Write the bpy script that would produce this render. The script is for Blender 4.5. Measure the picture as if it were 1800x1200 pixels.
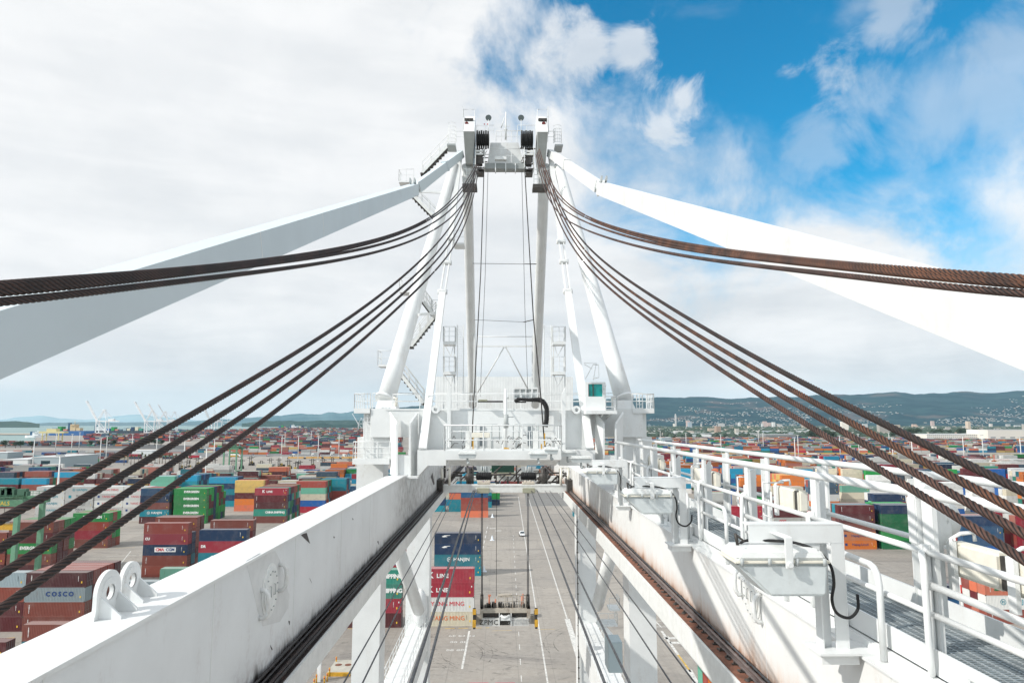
import bpy, bmesh, math, random
from mathutils import Vector, Matrix
R = math.radians
for o in list(bpy.data.objects): bpy.data.objects.remove(o)
C = bpy.context.scene.collection
SC = bpy.context.scene

# ------------------------------------------------------------------ camera
H = 42.0
F = 1200.0                      # focal length in pixels of the 1800 px wide photograph
PITCH, YAW = math.atan(143 / F), math.atan(19 / F)
cd = bpy.data.cameras.new('camera'); cam = bpy.data.objects.new('camera', cd); C.objects.link(cam)
cd.sensor_width = 36; cd.lens = 24; cd.clip_start = 0.05; cd.clip_end = 60000
cam.location = (0, 0, H); cam.rotation_euler = (R(90) + PITCH, 0, -YAW)
SC.camera = cam
CR = cam.rotation_euler.to_matrix()
SC.render.resolution_x = 1024; SC.render.resolution_y = 682

def ray(px, py):
    return CR @ Vector(((px - 900) / F, -(py - 600) / F, -1.0))
def W(px, py, Y):               # point of the photograph's pixel on the plane y = Y
    d = ray(px, py); return Vector((0, 0, H)) + d * (Y / d.y)
def WX(px, py, X):              # ... on the plane x = X
    d = ray(px, py); return Vector((0, 0, H)) + d * (X / d.x)
def G(px, py, z=0.0):           # ... on the ground
    d = ray(px, py); return Vector((0, 0, H)) + d * ((z - H) / d.z)
def XW(px, Y): return W(px, 270 if 55 <= Y < 60 else (850 if Y > 62 else 780), Y)
def WZ(px, py, z): return G(px, py, z)

# ------------------------------------------------------------------ nodes helper
def nt_new(m):
    m.use_nodes = True; t = m.node_tree; t.nodes.clear(); return t
class NB:
    def __init__(s, t): s.t = t
    def n(s, typ, **k):
        x = s.t.nodes.new(typ)
        ins = k.pop('ins', {})
        for a, b in k.items(): setattr(x, a, b)
        for a, b in ins.items(): s.put(x.inputs[a], b)
        return x
    def put(s, sock, v):
        if isinstance(v, bpy.types.NodeSocket): s.t.links.new(v, sock)
        else: sock.default_value = v
    def m(s, op, a, b=0.0, c=0.0, clamp=False):
        x = s.t.nodes.new('ShaderNodeMath'); x.operation = op; x.use_clamp = clamp
        s.put(x.inputs[0], a); s.put(x.inputs[1], b); s.put(x.inputs[2], c); return x.outputs[0]
    def mix(s, f, a, b, blend='MIX'):
        x = s.t.nodes.new('ShaderNodeMix'); x.data_type = 'RGBA'; x.blend_type = blend
        s.put(x.inputs[0], f); s.put(x.inputs[6], a); s.put(x.inputs[7], b); return x.outputs[2]
    def noise(s, vec, scale, detail=4, rough=.55, dist=0.0):
        x = s.n('ShaderNodeTexNoise', ins={'Scale': scale, 'Detail': detail, 'Roughness': rough, 'Distortion': dist})
        if vec is not None: s.put(x.inputs['Vector'], vec)
        return x.outputs['Fac']
    def ramp(s, v, a, b, lo=0.0, hi=1.0):
        x = s.n('ShaderNodeMapRange', interpolation_type='SMOOTHSTEP'); x.clamp = True
        s.put(x.inputs['Value'], v); s.put(x.inputs['From Min'], a); s.put(x.inputs['From Max'], b)
        s.put(x.inputs['To Min'], lo); s.put(x.inputs['To Max'], hi); return x.outputs[0]
    def comb(s, x_, y_, z_):
        x = s.n('ShaderNodeCombineXYZ'); s.put(x.inputs[0], x_); s.put(x.inputs[1], y_); s.put(x.inputs[2], z_); return x.outputs[0]
    def sep(s, v):
        x = s.n('ShaderNodeSeparateXYZ'); s.put(x.inputs[0], v); return x.outputs
    def scale(s, v, k):
        x = s.n('ShaderNodeVectorMath', operation='MULTIPLY'); s.put(x.inputs[0], v); s.put(x.inputs[1], k); return x.outputs[0]

# ------------------------------------------------------------------ sky and sun
SUN_EL = R(36); SUN_AZ = R(-114)        # azimuth measured from +Y towards +X: the sun stands to the left and a little behind
sun_dir = Vector((math.sin(SUN_AZ) * math.cos(SUN_EL), math.cos(SUN_AZ) * math.cos(SUN_EL), math.sin(SUN_EL)))
wd = bpy.data.worlds.new('World'); SC.world = wd
t = nt_new(wd); b = NB(t)
sky = b.n('ShaderNodeTexSky', sky_type='NISHITA'); sky.sun_disc = False
sky.sun_elevation = SUN_EL; sky.sun_rotation = SUN_AZ; sky.air_density = 1.0; sky.dust_density = .4; sky.ozone_density = 2.2
gen = b.n('ShaderNodeTexCoord').outputs['Generated']
gx, gy, gz = b.sep(gen)
gzc = b.m('MAXIMUM', gz, 0.0)
hsum = b.m('ADD', gzc, 0.09)
flat = b.comb(b.m('DIVIDE', gx, hsum), b.m('DIVIDE', gy, hsum), 0.0)
n_big = b.noise(flat, 1.15, 5, .5, .3)
n_fine = b.noise(gen, 5.5, 9, .58, .35)
n_band = b.noise(b.scale(gen, (2.2, 2.2, 11.0)), 1.5, 7, .55, .2)
def skyhole(px, py, r0, r1):            # an opening in the clouds round a direction of the sky
    d = ray(px, py).normalized()
    x = b.n('ShaderNodeVectorMath', operation='DOT_PRODUCT'); b.put(x.inputs[0], gen); b.put(x.inputs[1], d)
    ang = b.m('ARCCOSINE', x.outputs['Value'])
    ang = b.m('ADD', ang, b.m('MULTIPLY', b.m('SUBTRACT', n_fine, .5), 0.55))
    return b.ramp(ang, r0, r1, 1.0, 0.0)
hole = b.m('MAXIMUM', skyhole(1330, 60, .13, .34), skyhole(1660, 70, .13, .33))
hole = b.m('MAXIMUM', hole, skyhole(1080, -60, .10, .25))
hole = b.m('MAXIMUM', hole, skyhole(1300, 215, .04, .17))
wisp = b.m('MULTIPLY', b.ramp(b.noise(b.scale(gen, (1.0, 1.0, 1.5)), 4.2, 6, .5, .25), .46, .70, 0.0, .5), b.ramp(b.noise(gen, 2.2, 3, .5), .38, .58, .3, 1.0))
openup = b.m('MULTIPLY', b.m('MAXIMUM', b.ramp(gz, .60, .72), b.ramp(gy, .0, -.25)), b.ramp(n_big, .42, .58, .28, .0))   # more open sky overhead and behind
hole = b.m('MAXIMUM', hole, openup)
def puff(px, py, r0, r1, w):            # a small cloud drifting in the opening
    d = ray(px, py).normalized(); x = b.n('ShaderNodeVectorMath', operation='DOT_PRODUCT'); b.put(x.inputs[0], gen); b.put(x.inputs[1], d)
    ang = b.m('ADD', b.m('ARCCOSINE', x.outputs['Value']), b.m('MULTIPLY', b.m('SUBTRACT', n_puf, .5), .24)); return b.ramp(ang, r0, r1, w, 0.0)
n_puf = b.noise(gen, 9.0, 9, .6, .5)
for q_ in ((1030, 90, .0, .05, .75), (1110, 92, .0, .05, .7), (1200, 175, .0, .05, .75), (1165, 215, .0, .05, .7), (1385, 130, .0, .035, .45), (1450, 145, .0, .045, .5), (1530, 185, .0, .06, .35), (1640, 215, .0, .09, .38), (1750, 180, .0, .08, .4), (1580, 12, .0, .06, .45), (1790, 80, 0, .07, .4), (1430, 250, 0, .06, .3)):
    wisp = b.m('MAXIMUM', wisp, puff(*q_))
wisp = b.m('MINIMUM', wisp, .92)
cover = b.m('SUBTRACT', 1.0, b.m('MULTIPLY', hole, b.m('SUBTRACT', 1.0, wisp)), clamp=True)
shade = b.m('ADD', b.m('MULTIPLY', b.ramp(n_band, .35, .66), .6), b.m('MULTIPLY', b.ramp(n_fine, .35, .68), .4))
low = b.ramp(gz, 0.0, .45, 1.0, .0)
side = b.ramp(gx, -.5, .45, 0.0, 1.0)
dark = b.m('MULTIPLY', b.m('SUBTRACT', 1.0, shade), b.m('ADD', .55, b.m('ADD', b.m('MULTIPLY', low, .35), b.m('MULTIPLY', side, .25))))
cloudc = b.mix(b.m('MINIMUM', dark, 1.0), (.875, .88, .885, 1), (.64, .67, .70, 1))
away = b.m('MAXIMUM', b.ramp(gz, .55, .8), b.ramp(gy, .12, -.3))         # unseen cloud behind and overhead, brightness added to lift the shaded whites
cloudc = b.mix(b.m('MULTIPLY', away, .8), cloudc, (1.0, 1.02, 1.04, 1))
clearc = b.mix(1.0, sky.outputs[0], (.009, .122, .150, 1), 'MULTIPLY')
skyc = b.mix(cover, clearc, cloudc)
# the pale band of clear air just over the horizon
skyc = b.mix(b.ramp(gz, 0.0, .075, .8, 0.0), skyc, (.80, .87, .90, 1))
bg = b.n('ShaderNodeBackground', ins={'Color': skyc, 'Strength': 1.0})
out = b.n('ShaderNodeOutputWorld', ins={'Surface': bg.outputs[0]})
sl = bpy.data.lights.new('sun', 'SUN'); sl.energy = 3.5; sl.angle = R(.6); sl.color = (1.0, .955, .89)
so = bpy.data.objects.new('sun', sl); C.objects.link(so); so.location = (0, 0, 200)
so.rotation_euler = (-sun_dir).to_track_quat('-Z', 'Y').to_euler()
SC.view_settings.view_transform = 'Standard'; SC.view_settings.look = 'None'
SC.view_settings.exposure = 0.2; SC.view_settings.gamma = 1.0

# ------------------------------------------------------------------ materials
MATS = {}
def mat(name, col, rough=.5, metal=0.0, var=.0, vs=1.0, bump=0.0, bs=20.0, dirt=0.0, dirtc=(.25, .17, .1), ds=.7, spec=.5, extra=None):
    if name in MATS: return MATS[name]
    m = bpy.data.materials.new(name); t = nt_new(m); b = NB(t)
    pos = b.n('ShaderNodeNewGeometry').outputs['Position']
    c = (*col, 1)
    if var:
        n = b.noise(pos, vs, 5, .6)
        c = b.mix(b.ramp(n, .3, .7), tuple(x * (1 - var) for x in col) + (1,), tuple(min(1, x * (1 + var)) for x in col) + (1,))
    if dirt:
        n = b.noise(b.scale(pos, (1, 1, .25)), ds, 8, .7)
        n2 = b.noise(pos, ds * 9, 4, .6)
        k = b.m('MULTIPLY', b.ramp(n, .52, .72), b.ramp(n2, .35, .62)); k = b.m('MULTIPLY', k, dirt)
        c = b.mix(k, c, (*dirtc, 1))
    if extra: c = extra(b, pos, c)
    p = b.n('ShaderNodeBsdfPrincipled', ins={'Base Color': c, 'Roughness': rough, 'Metallic': metal, 'Specular IOR Level': spec})
    if bump:
        bn = b.n('ShaderNodeBump', ins={'Strength': bump, 'Distance': .02, 'Height': b.noise(pos, bs, 4)})
        b.put(p.inputs['Normal'], bn.outputs[0])
    b.n('ShaderNodeOutputMaterial', ins={'Surface': p.outputs[0]})
    MATS[name] = m; return m
white = mat('white_paint', (.74, .755, .75), .42, 0, .04, .8, .05, 6, .3, (.42, .33, .25), .8)
white2 = mat('white_paint_worn', (.74, .755, .74), .5, 0, .06, 2.5, .12, 9, .4, (.30, .2, .13), 1.3)
offw = mat('cream_plastic', (.76, .73, .64), .45, 0, .05, 4, .04, 30, .3, (.4, .33, .22), 3)
lens = mat('lamp_glass', (.66, .705, .71), .5, 0, .04, 6, .0, 1, .12, (.35, .3, .25), 5)
greyp = mat('grey_paint', (.42, .45, .45), .5, 0, .08, 1.5, .05, 8, .3)
galv = mat('galvanised_steel', (.33, .37, .385), .5, .45, .18, 3, .1, 40, .3, (.2, .18, .15), 2)
black = mat('black_rubber', (.012, .012, .013), .7, 0, .2, 5)
dark = mat('dark_steel', (.06, .055, .05), .55, .3, .3, 6, .2, 30, .5, (.13, .06, .03), 3)
rust = mat('rusty_steel', (.17, .07, .042), .85, 0, .35, 3.5, .5, 25, .7, (.06, .03, .022), 2)
railm = mat('rail_steel', (.27, .22, .21), .38, .55, .2, 4, .1, 60, .5, (.15, .08, .05), 4)
grime = mat('greasy_black', (.03, .02, .018), .65, 0, .5, 3, .5, 30, .6, (.12, .045, .02), 2)
yellow = mat('yellow_paint', (.60, .33, .03), .5, 0, .15, 3, .05, 10, .6)
green = mat('green_paint', (.09, .22, .13), .5, 0, .15, 1, .05, 8, .3)
red = mat('red_paint', (.5, .045, .035), .5, 0, .1, 2)
orange = mat('orange_paint', (.62, .17, .03), .5, 0, .1, 2)
beigem = mat('beige_paint', (.62, .55, .42), .5, 0, .1, 1, 0, 1, .3)
glass = mat('teal_glass', (.0, .33, .31), .08, 0, .25, 1.2)
dglass = mat('dark_glass', (.03, .05, .06), .1)
bluep = mat('blue_paint', (.03, .12, .32), .5, 0, .1, 1)

def _gl(b, pos, c):            # grease thrown up the inner face from the trolley rail
    x, y, z = b.sep(pos)
    st = b.noise(b.comb(0.0, b.m('MULTIPLY', y, 1.6), b.m('MULTIPLY', z, .35)), 1.0, 8, .72)
    sp = b.noise(pos, 5.0, 6, .7)
    h = b.m('ADD', b.m('SUBTRACT', z, H - 6.45), b.m('MULTIPLY', b.m('SUBTRACT', st, .5), -1.5))
    k = b.ramp(h, .0, .5, 1.0, 0.0)
    k2 = b.m('MULTIPLY', b.ramp(h, .2, 1.1, .3, 0.0), b.ramp(sp, .42, .6))
    c = b.mix(b.m('MULTIPLY', k2, .8), c, (.22, .12, .10, 1))
    c = b.mix(b.m('MULTIPLY', k, b.ramp(sp, .2, .45, .55, 1.0)), c, (.025, .018, .016, 1))
    far = b.ramp(y, 36, 44)                        # old grease, and the shade past the portal put into the colour
    s2 = b.noise(b.comb(0.0, b.m('MULTIPLY', y, .7), b.m('ADD', z, b.m('MULTIPLY', y, .25))), 1.3, 7, .7)
    c = b.mix(b.m('MULTIPLY', far, b.ramp(s2, .3, .8, 0.0, .8)), c, (.16, .14, .13, 1))
    return c
gl = mat('girder_white_greasy', (.74, .76, .765), .45, 0, .04, .5, .06, 5, .25, (.3, .2, .17), 1.2, extra=_gl)
def _gr(b, pos, c):            # rust bleeding from the rail pad on the other girder
    x, y, z = b.sep(pos)
    st = b.noise(b.comb(0.0, b.m('MULTIPLY', y, 1.2), b.m('MULTIPLY', z, .3)), 1.0, 8, .72)
    h = b.m('ADD', b.m('SUBTRACT', z, H - 6.45), b.m('MULTIPLY', b.m('SUBTRACT', st, .5), -1.6))
    c = b.mix(b.ramp(h, -.1, .85, .6, 0.0), c, (.62, .33, .17, 1))
    c = b.mix(b.ramp(h, -.1, .3, .7, 0.0), c, (.30, .12, .05, 1))
    far = b.ramp(y, 32, 44)
    s2 = b.noise(b.comb(0.0, b.m('MULTIPLY', y, .7), b.m('ADD', z, b.m('MULTIPLY', y, .25))), 1.3, 7, .7)
    return b.mix(b.m('MULTIPLY', far, b.ramp(s2, .4, .85, 0.0, .6)), c, (.3, .24, .2, 1))
gr = mat('girder_white_rusting', (.76, .765, .75), .45, 0, .04, .5, .06, 5, .2, (.45, .3, .2), 1.2, extra=_gr)
stayw = mat('stay_paint_white', (.72, .73, .725), .5, 0, .04, .35, .04, 6, .22, (.42, .34, .27), .9)

def rope_mat(name, a, c2):
    m = bpy.data.materials.new(name); t = nt_new(m); b = NB(t)
    pos = b.n('ShaderNodeNewGeometry').outputs['Position']
    n = b.noise(pos, 2.2, 5, .7); n2 = b.noise(pos, 40, 3, .6)
    at = b.n('ShaderNodeAttribute', attribute_name='groove').outputs['Fac']
    c = b.mix(b.ramp(n, .35, .68), (*a, 1), (*c2, 1))
    c = b.mix(b.m('MULTIPLY', b.ramp(n2, .4, .7), .45), c, (.05, .03, .025, 1))
    c = b.mix(b.ramp(at, .25, .85, .97, 0.0), c, (.006, .005, .005, 1))   # black in the grooves between the strands
    p = b.n('ShaderNodeBsdfPrincipled', ins={'Base Color': c, 'Roughness': .6, 'Metallic': .1})
    b.n('ShaderNodeOutputMaterial', ins={'Surface': p.outputs[0]}); return m
rope_dark = rope_mat('rope_dark_greased', (.015, .009, .007), (.055, .025, .018))
rope_rust = rope_mat('rope_rusty', (.055, .026, .017), (.19, .076, .037))
rope_mid = rope_mat('rope_brown', (.05, .027, .021), (.14, .068, .05))
rope_thin = mat('thin_wire_rope', (.075, .078, .085), .5, .3, .3, 6)

# ------------------------------------------------------------------ objects
def tag(o, label=None, cat=None, group=None, kind=None):
    if label: o['label'] = label
    if cat: o['category'] = cat
    if group: o['group'] = group
    if kind: o['kind'] = kind
    return o
def empty(name, loc=(0, 0, 0), label=None, cat=None, group=None, parent=None):
    o = bpy.data.objects.new(name, None); C.objects.link(o); o.location = Vector(loc) - (org(parent) if parent else Vector())
    o.parent = parent; o.empty_display_size = .5
    return tag(o, label, cat, group)
def org(o):
    v = Vector()
    while o is not None: v += Vector(o.location); o = o.parent
    return v
def copy_tree(o, parent=None):
    c = o.copy(); C.objects.link(c); c.parent = parent
    for ch in o.children: copy_tree(ch, c)
    return c
Z = Vector((0, 0, 1))
class MB:
    def __init__(s): s.v = []; s.f = []; s.mi = []; s.cur = 0; s.sm = []
    def add(s, vs, fs, sm=False):
        k = len(s.v); s.v += [tuple(x) for x in vs]
        for f in fs: s.f.append([i + k for i in f]); s.mi.append(s.cur); s.sm.append(sm)
        return s
    def box(s, x0, x1, y0, y1, z0, z1):
        return s.hexa([(x0, y0, z0), (x1, y0, z0), (x1, y1, z0), (x0, y1, z0), (x0, y0, z1), (x1, y0, z1), (x1, y1, z1), (x0, y1, z1)])
    def hexa(s, p):
        return s.add(p, [(0, 3, 2, 1), (4, 5, 6, 7), (0, 1, 5, 4), (1, 2, 6, 5), (2, 3, 7, 6), (3, 0, 4, 7)])
    def frame(s, p, q, up=Z):
        d = (q - p).normalized(); r = d.cross(up)
        if r.length < 1e-4: r = d.cross(Vector((0, 1, 0)))
        r.normalize(); return d, r, r.cross(d).normalized()
    def bar(s, p, q, w, h, up=Z, w2=None, h2=None):      # rectangular bar, w across, h along up
        p = Vector(p); q = Vector(q); d, r, u = s.frame(p, q, Vector(up)); w2 = w if w2 is None else w2; h2 = h if h2 is None else h2
        a = [p - r * w / 2 - u * h / 2, p + r * w / 2 - u * h / 2, p + r * w / 2 + u * h / 2, p - r * w / 2 + u * h / 2]
        c = [q - r * w2 / 2 - u * h2 / 2, q + r * w2 / 2 - u * h2 / 2, q + r * w2 / 2 + u * h2 / 2, q - r * w2 / 2 + u * h2 / 2]
        return s.add(a + c, [(0, 1, 2, 3), (7, 6, 5, 4), (0, 4, 5, 1), (1, 5, 6, 2), (2, 6, 7, 3), (3, 7, 4, 0)])
    def tube(s, pts, r, n=8, cap=True):
        pts = [Vector(p) for p in pts]; rr = r if isinstance(r, (list, tuple)) else [r] * len(pts)
        vs = []; N = len(pts); prev = None
        for i, p in enumerate(pts):
            d = (pts[min(i + 1, N - 1)] - pts[max(i - 1, 0)]).normalized()
            if prev is None:
                a = d.cross(Z)
                if a.length < .05: a = d.cross(Vector((0, 1, 0)))
            else: a = prev - d * prev.dot(d)
            a.normalize(); prev = a; c = d.cross(a)
            for k in range(n):
                th = 2 * math.pi * k / n; vs.append(p + (a * math.cos(th) + c * math.sin(th)) * rr[i])
        fs = []
        for i in range(N - 1):
            for k in range(n):
                k2 = (k + 1) % n; fs.append((i * n + k, i * n + k2, (i + 1) * n + k2, (i + 1) * n + k))
        s.add(vs, fs, n > 5)
        if cap: s.add([], []); b0 = len(s.v) - N * n; s.f.append([b0 + k for k in range(n)][::-1]); s.mi.append(s.cur); s.sm.append(False); s.f.append([b0 + (N - 1) * n + k for k in range(n)]); s.mi.append(s.cur); s.sm.append(False)
        return s
    def prism(s, poly, ext):
        poly = [Vector(p) for p in poly]; ext = Vector(ext); n = len(poly)
        return s.add(poly + [p + ext for p in poly], [tuple(range(n))[::-1], tuple(range(n, 2 * n))] + [(i, (i + 1) % n, (i + 1) % n + n, i + n) for i in range(n)])
    def ell(s, c, r, nu=10, nv=6):
        vs = []; fs = []
        for j in range(nv + 1):
            ph = math.pi * j / nv
            for i in range(nu):
                th = 2 * math.pi * i / nu; vs.append((c[0] + r[0] * math.sin(ph) * math.cos(th), c[1] + r[1] * math.sin(ph) * math.sin(th), c[2] + r[2] * math.cos(ph)))
        for j in range(nv):
            for i in range(nu): fs.append((j * nu + i, j * nu + (i + 1) % nu, (j + 1) * nu + (i + 1) % nu, (j + 1) * nu + i))
        return s.add(vs, fs, True)
    def build(s, name, mats, parent=None, label=None, cat=None, group=None, kind=None, bevel=0, at=None):
        me = bpy.data.meshes.new(name); o_ = org(parent) if parent else Vector(at or (0, 0, 0))
        me.from_pydata([(v[0] - o_.x, v[1] - o_.y, v[2] - o_.z) for v in s.v], [], s.f)
        if not isinstance(mats, (list, tuple)): mats = [mats]
        for m in mats: me.materials.append(m)
        me.polygons.foreach_set('material_index', s.mi); me.polygons.foreach_set('use_smooth', s.sm)
        bm = bmesh.new(); bm.from_mesh(me); bmesh.ops.remove_doubles(bm, verts=bm.verts, dist=1e-5) if bevel else None
        bmesh.ops.recalc_face_normals(bm, faces=bm.faces)
        if bevel: bmesh.ops.bevel(bm, geom=bm.edges[:], offset=bevel, segments=2, affect='EDGES', clamp_overlap=True)
        bm.to_mesh(me); bm.free(); me.update()
        o = bpy.data.objects.new(name, me); C.objects.link(o); o.parent = parent
        if not parent: o.location = o_
        return tag(o, label, cat, group, kind)
def railing(mb, pts, h=1.07, post=1.9, r=.03, mid=(.5,), kick=0, skip=()):
    """hand rail along a polyline: top rail, mid rails, posts"""
    pts = [Vector(p) for p in pts]; up = Vector((0, 0, h))
    mb.tube([p + up for p in pts], r, 6)
    for k in mid: mb.tube([p + up * k for p in pts], r * .8, 5)
    for a, c in zip(pts, pts[1:]):
        L = (c - a).length; n = max(1, round(L / post))
        for i in range(n + 1):
            q = a.lerp(c, i / n); mb.tube([q, q + up], r, 5)
        if kick: mb.bar(a + Z * kick / 2, c + Z * kick / 2, .012, kick)
_txt = {}
def text_mesh(s, size=1.0, extrude=.012, spacing=1.0, shear=0.0, offset=0.0):
    k = (s, size, spacing, shear, offset)
    if k not in _txt:
        cu = bpy.data.curves.new('lettering', 'FONT'); cu.body = s; cu.size = size; cu.extrude = extrude; cu.space_character = spacing
        cu.shear = shear; cu.offset = offset; cu.align_x = 'CENTER'; cu.align_y = 'CENTER'; cu.resolution_u = 2
        o = bpy.data.objects.new('tmp', cu); C.objects.link(o); dg = bpy.context.evaluated_depsgraph_get()
        me = bpy.data.meshes.new_from_object(o.evaluated_get(dg)); bpy.data.objects.remove(o); me.name = 'lettering'; _txt[k] = me
    return _txt[k]
def put_text(body, size, p, rot, m, parent, spacing=1.0, shear=0.0, label=None, name='lettering', bold=0.0):
    me = text_mesh(body, size, spacing=spacing, shear=shear, offset=bold)
    if not me.materials: me.materials.append(None)
    o = bpy.data.objects.new(name, me); C.objects.link(o); o.parent = parent
    o.location = Vector(p) - (org(parent) if parent else Vector()); o.rotation_euler = rot
    o.material_slots[0].link = 'OBJECT'; o.material_slots[0].material = m
    if label: o['label'] = label
    return o
# ================================================================== ground, water, hills
def ground_mat():
    m = bpy.data.materials.new('yard_pavement'); t = nt_new(m); b = NB(t)
    pos = b.n('ShaderNodeNewGeometry').outputs['Position']; x, y, z = b.sep(pos)
    big = b.noise(pos, .008, 5, .6); mid = b.noise(pos, .06, 6, .65); fine = b.noise(pos, .9, 6, .7)
    c = b.mix(b.ramp(big, .35, .65), (.245, .222, .195, 1), (.335, .303, .264, 1))
    c = b.mix(b.m('MULTIPLY', b.ramp(mid, .45, .7), .4), c, (.27, .255, .235, 1))
    c = b.mix(b.m('MULTIPLY', b.ramp(fine, .35, .75), .25), c, (.5, .475, .43, 1))
    # tyre streaks along the lanes and across the stacks
    s1 = b.noise(b.comb(b.m('MULTIPLY', x, .35), b.m('MULTIPLY', y, .012), 0.0), 1.0, 6, .7, .4)
    s2 = b.noise(b.comb(b.m('MULTIPLY', x, .012), b.m('MULTIPLY', y, .3), 3.0), 1.0, 6, .7, .4)
    c = b.mix(b.m('MULTIPLY', b.ramp(s1, .52, .7), .3), c, (.17, .16, .15, 1))
    c = b.mix(b.m('MULTIPLY', b.ramp(s2, .52, .7), .34), c, (.17, .16, .15, 1))
    # slab joints
    for ax, per in ((x, 6.0), (y, 6.0)):
        f = b.m('ABSOLUTE', b.m('SUBTRACT', b.m('FRACT', b.m('DIVIDE', ax, per)), .5))
        c = b.mix(b.m('MULTIPLY', b.ramp(f, .004, .012, 1.0, 0.0), .3), c, (.10, .095, .09, 1))
    oil = b.noise(pos, .35, 4, .6, .8)
    near = b.ramp(y, 118, 95, 0.0, .9)
    c = b.mix(b.m('MULTIPLY', b.ramp(oil, .58, .72), .5), c, (.08, .075, .07, 1))
    pat = b.noise(pos, .022, 2, .4, 1.2); c = b.mix(b.m('MULTIPLY', b.ramp(pat, .5, .52), .22), c, (.16, .15, .14, 1))
    warp = b.n('ShaderNodeTexWave', wave_type='RINGS', ins={'Scale': .018, 'Distortion': 9.0, 'Detail': 3.0, 'Detail Scale': .6}); b.put(warp.inputs['Vector'], pos)
    c = b.mix(b.m('MULTIPLY', b.m('MULTIPLY', b.ramp(warp.outputs['Fac'], .93, .99), b.ramp(mid, .45, .6)), .35), c, (.12, .11, .105, 1))
    c = b.mix(b.m('MULTIPLY', b.m('MULTIPLY', b.ramp(oil, .5, .62), near), .8), c, (.045, .04, .04, 1))
    p = b.n('ShaderNodeBsdfPrincipled', ins={'Base Color': c, 'Roughness': .85})
    b.n('ShaderNodeOutputMaterial', ins={'Surface': p.outputs[0]}); return m
gm = ground_mat()
far = lambda px, py: tuple(G(px, py))
outl = [(-6000, -400, 0), (-2500, 400, 0), far(-260, 777), far(58, 776.5), far(66, 765), far(150, 763), far(235, 761.5), far(300, 760), far(360, 758.5), far(440, 756.5), far(520, 755), far(600, 753), far(655, 751.5), far(700, 749), (-1400, 9000, 0), (-900, 14000, 0), (21000, 14000, 0), (21000, -400, 0)]
g = MB(); k = [Vector(p) for p in outl]
g.add(k, [tuple(range(len(k)))]); g.build('ground', gm, None, kind='structure')
g = MB(); g.add([far(-200, 764), far(66, 763.6), far(66, 761.6), far(-200, 759.8)], [(0, 1, 2, 3)]); g.build('breakwater', mat('sand_rock', (.36, .30, .23), .9, 0, .2, .02), None, kind='structure')
def water_mat():
    m = bpy.data.materials.new('bay_water'); t = nt_new(m); b = NB(t)
    pos = b.n('ShaderNodeNewGeometry').outputs['Position']
    n = b.noise(b.scale(pos, (.3, 1.2, 1)), .02, 6, .6)
    c = b.mix(b.ramp(b.noise(b.scale(pos, (.2, 1.5, 1)), .0015, 4), .4, .6), (.16, .25, .24, 1), (.24, .34, .32, 1))
    bp = b.n('ShaderNodeBump', ins={'Strength': .5, 'Distance': 1.5, 'Height': n})
    p = b.n('ShaderNodeBsdfPrincipled', ins={'Base Color': c, 'Roughness': .45, 'Normal': bp.outputs[0], 'Specular IOR Level': .3})
    b.n('ShaderNodeOutputMaterial', ins={'Surface': p.outputs[0]}); return m
g = MB(); g.add([(-24000, -3000, -1.5), (6000, -3000, -1.5), (6000, 19500, -1.5), (-24000, 19500, -1.5)], [(0, 1, 2, 3)]); g.build('bay_water', water_mat(), None, kind='structure')
# hills: polar strips whose skyline follows the photograph
from mathutils import noise as mn
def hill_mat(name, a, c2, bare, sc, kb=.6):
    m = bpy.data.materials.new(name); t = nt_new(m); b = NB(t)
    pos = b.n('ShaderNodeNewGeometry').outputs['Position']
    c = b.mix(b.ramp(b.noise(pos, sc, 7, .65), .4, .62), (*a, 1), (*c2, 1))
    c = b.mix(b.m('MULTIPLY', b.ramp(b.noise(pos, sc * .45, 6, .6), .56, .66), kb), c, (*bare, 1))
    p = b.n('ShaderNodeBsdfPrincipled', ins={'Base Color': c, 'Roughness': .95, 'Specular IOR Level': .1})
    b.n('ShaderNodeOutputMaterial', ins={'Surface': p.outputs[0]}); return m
def skyl(tab, px):
    for (a, ya), (c, yc) in zip(tab, tab[1:]):
        if a <= px <= c:
            t_ = (px - a) / (c - a); t_ = t_ * t_ * (3 - 2 * t_); return ya + (yc - ya) * t_
    return tab[0][1] if px < tab[0][0] else tab[-1][1]
HEI = {}
def hills(name, tab, D0, D1, m, rough, nx=260, ny=34, step=None, back=True):
    px0, px1 = tab[0][0], tab[-1][0]; g = MB(); vs = []; grid = {}
    for i in range(nx + 1):
        px = px0 + (px1 - px0) * i / nx; d = ray(px, 743); hx = d.x / d.y
        py = skyl(tab, px) + (mn.fractal(Vector((px * .03, D1 * .001, 0)), .8, 2, 4)) * rough * .5
        zt = max(0.0, H + (743.5 - py) / F * D1)
        for j in range(ny + 1):
            t_ = j / ny; D = D0 + (D1 - D0) * t_; X = hx * D
            s = t_ ** 1.15
            nz = mn.ridged_multi_fractal(Vector((X * .0009, D * .0009, 1.3)), .9, 2.1, 6, 1.0, 2.0) * .26
            z = zt * max(0, s * (1 - .55 * (1 - t_) * nz) + (nz - .15) * .45 * math.sin(math.pi * t_) * (1 - t_ * .3))
            z = min(z, zt * (.2 + .8 * t_)) if t_ < .98 else zt
            vs.append((X, D, z - 2 * (1 - t_))); grid[(i, j)] = Vector(vs[-1])
    fs = [(i * (ny + 1) + j, (i + 1) * (ny + 1) + j, (i + 1) * (ny + 1) + j + 1, i * (ny + 1) + j + 1) for i in range(nx) for j in range(ny)]
    g.add(vs, fs, True); g.build(name, m, None, kind='structure'); return grid, nx, ny
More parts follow.
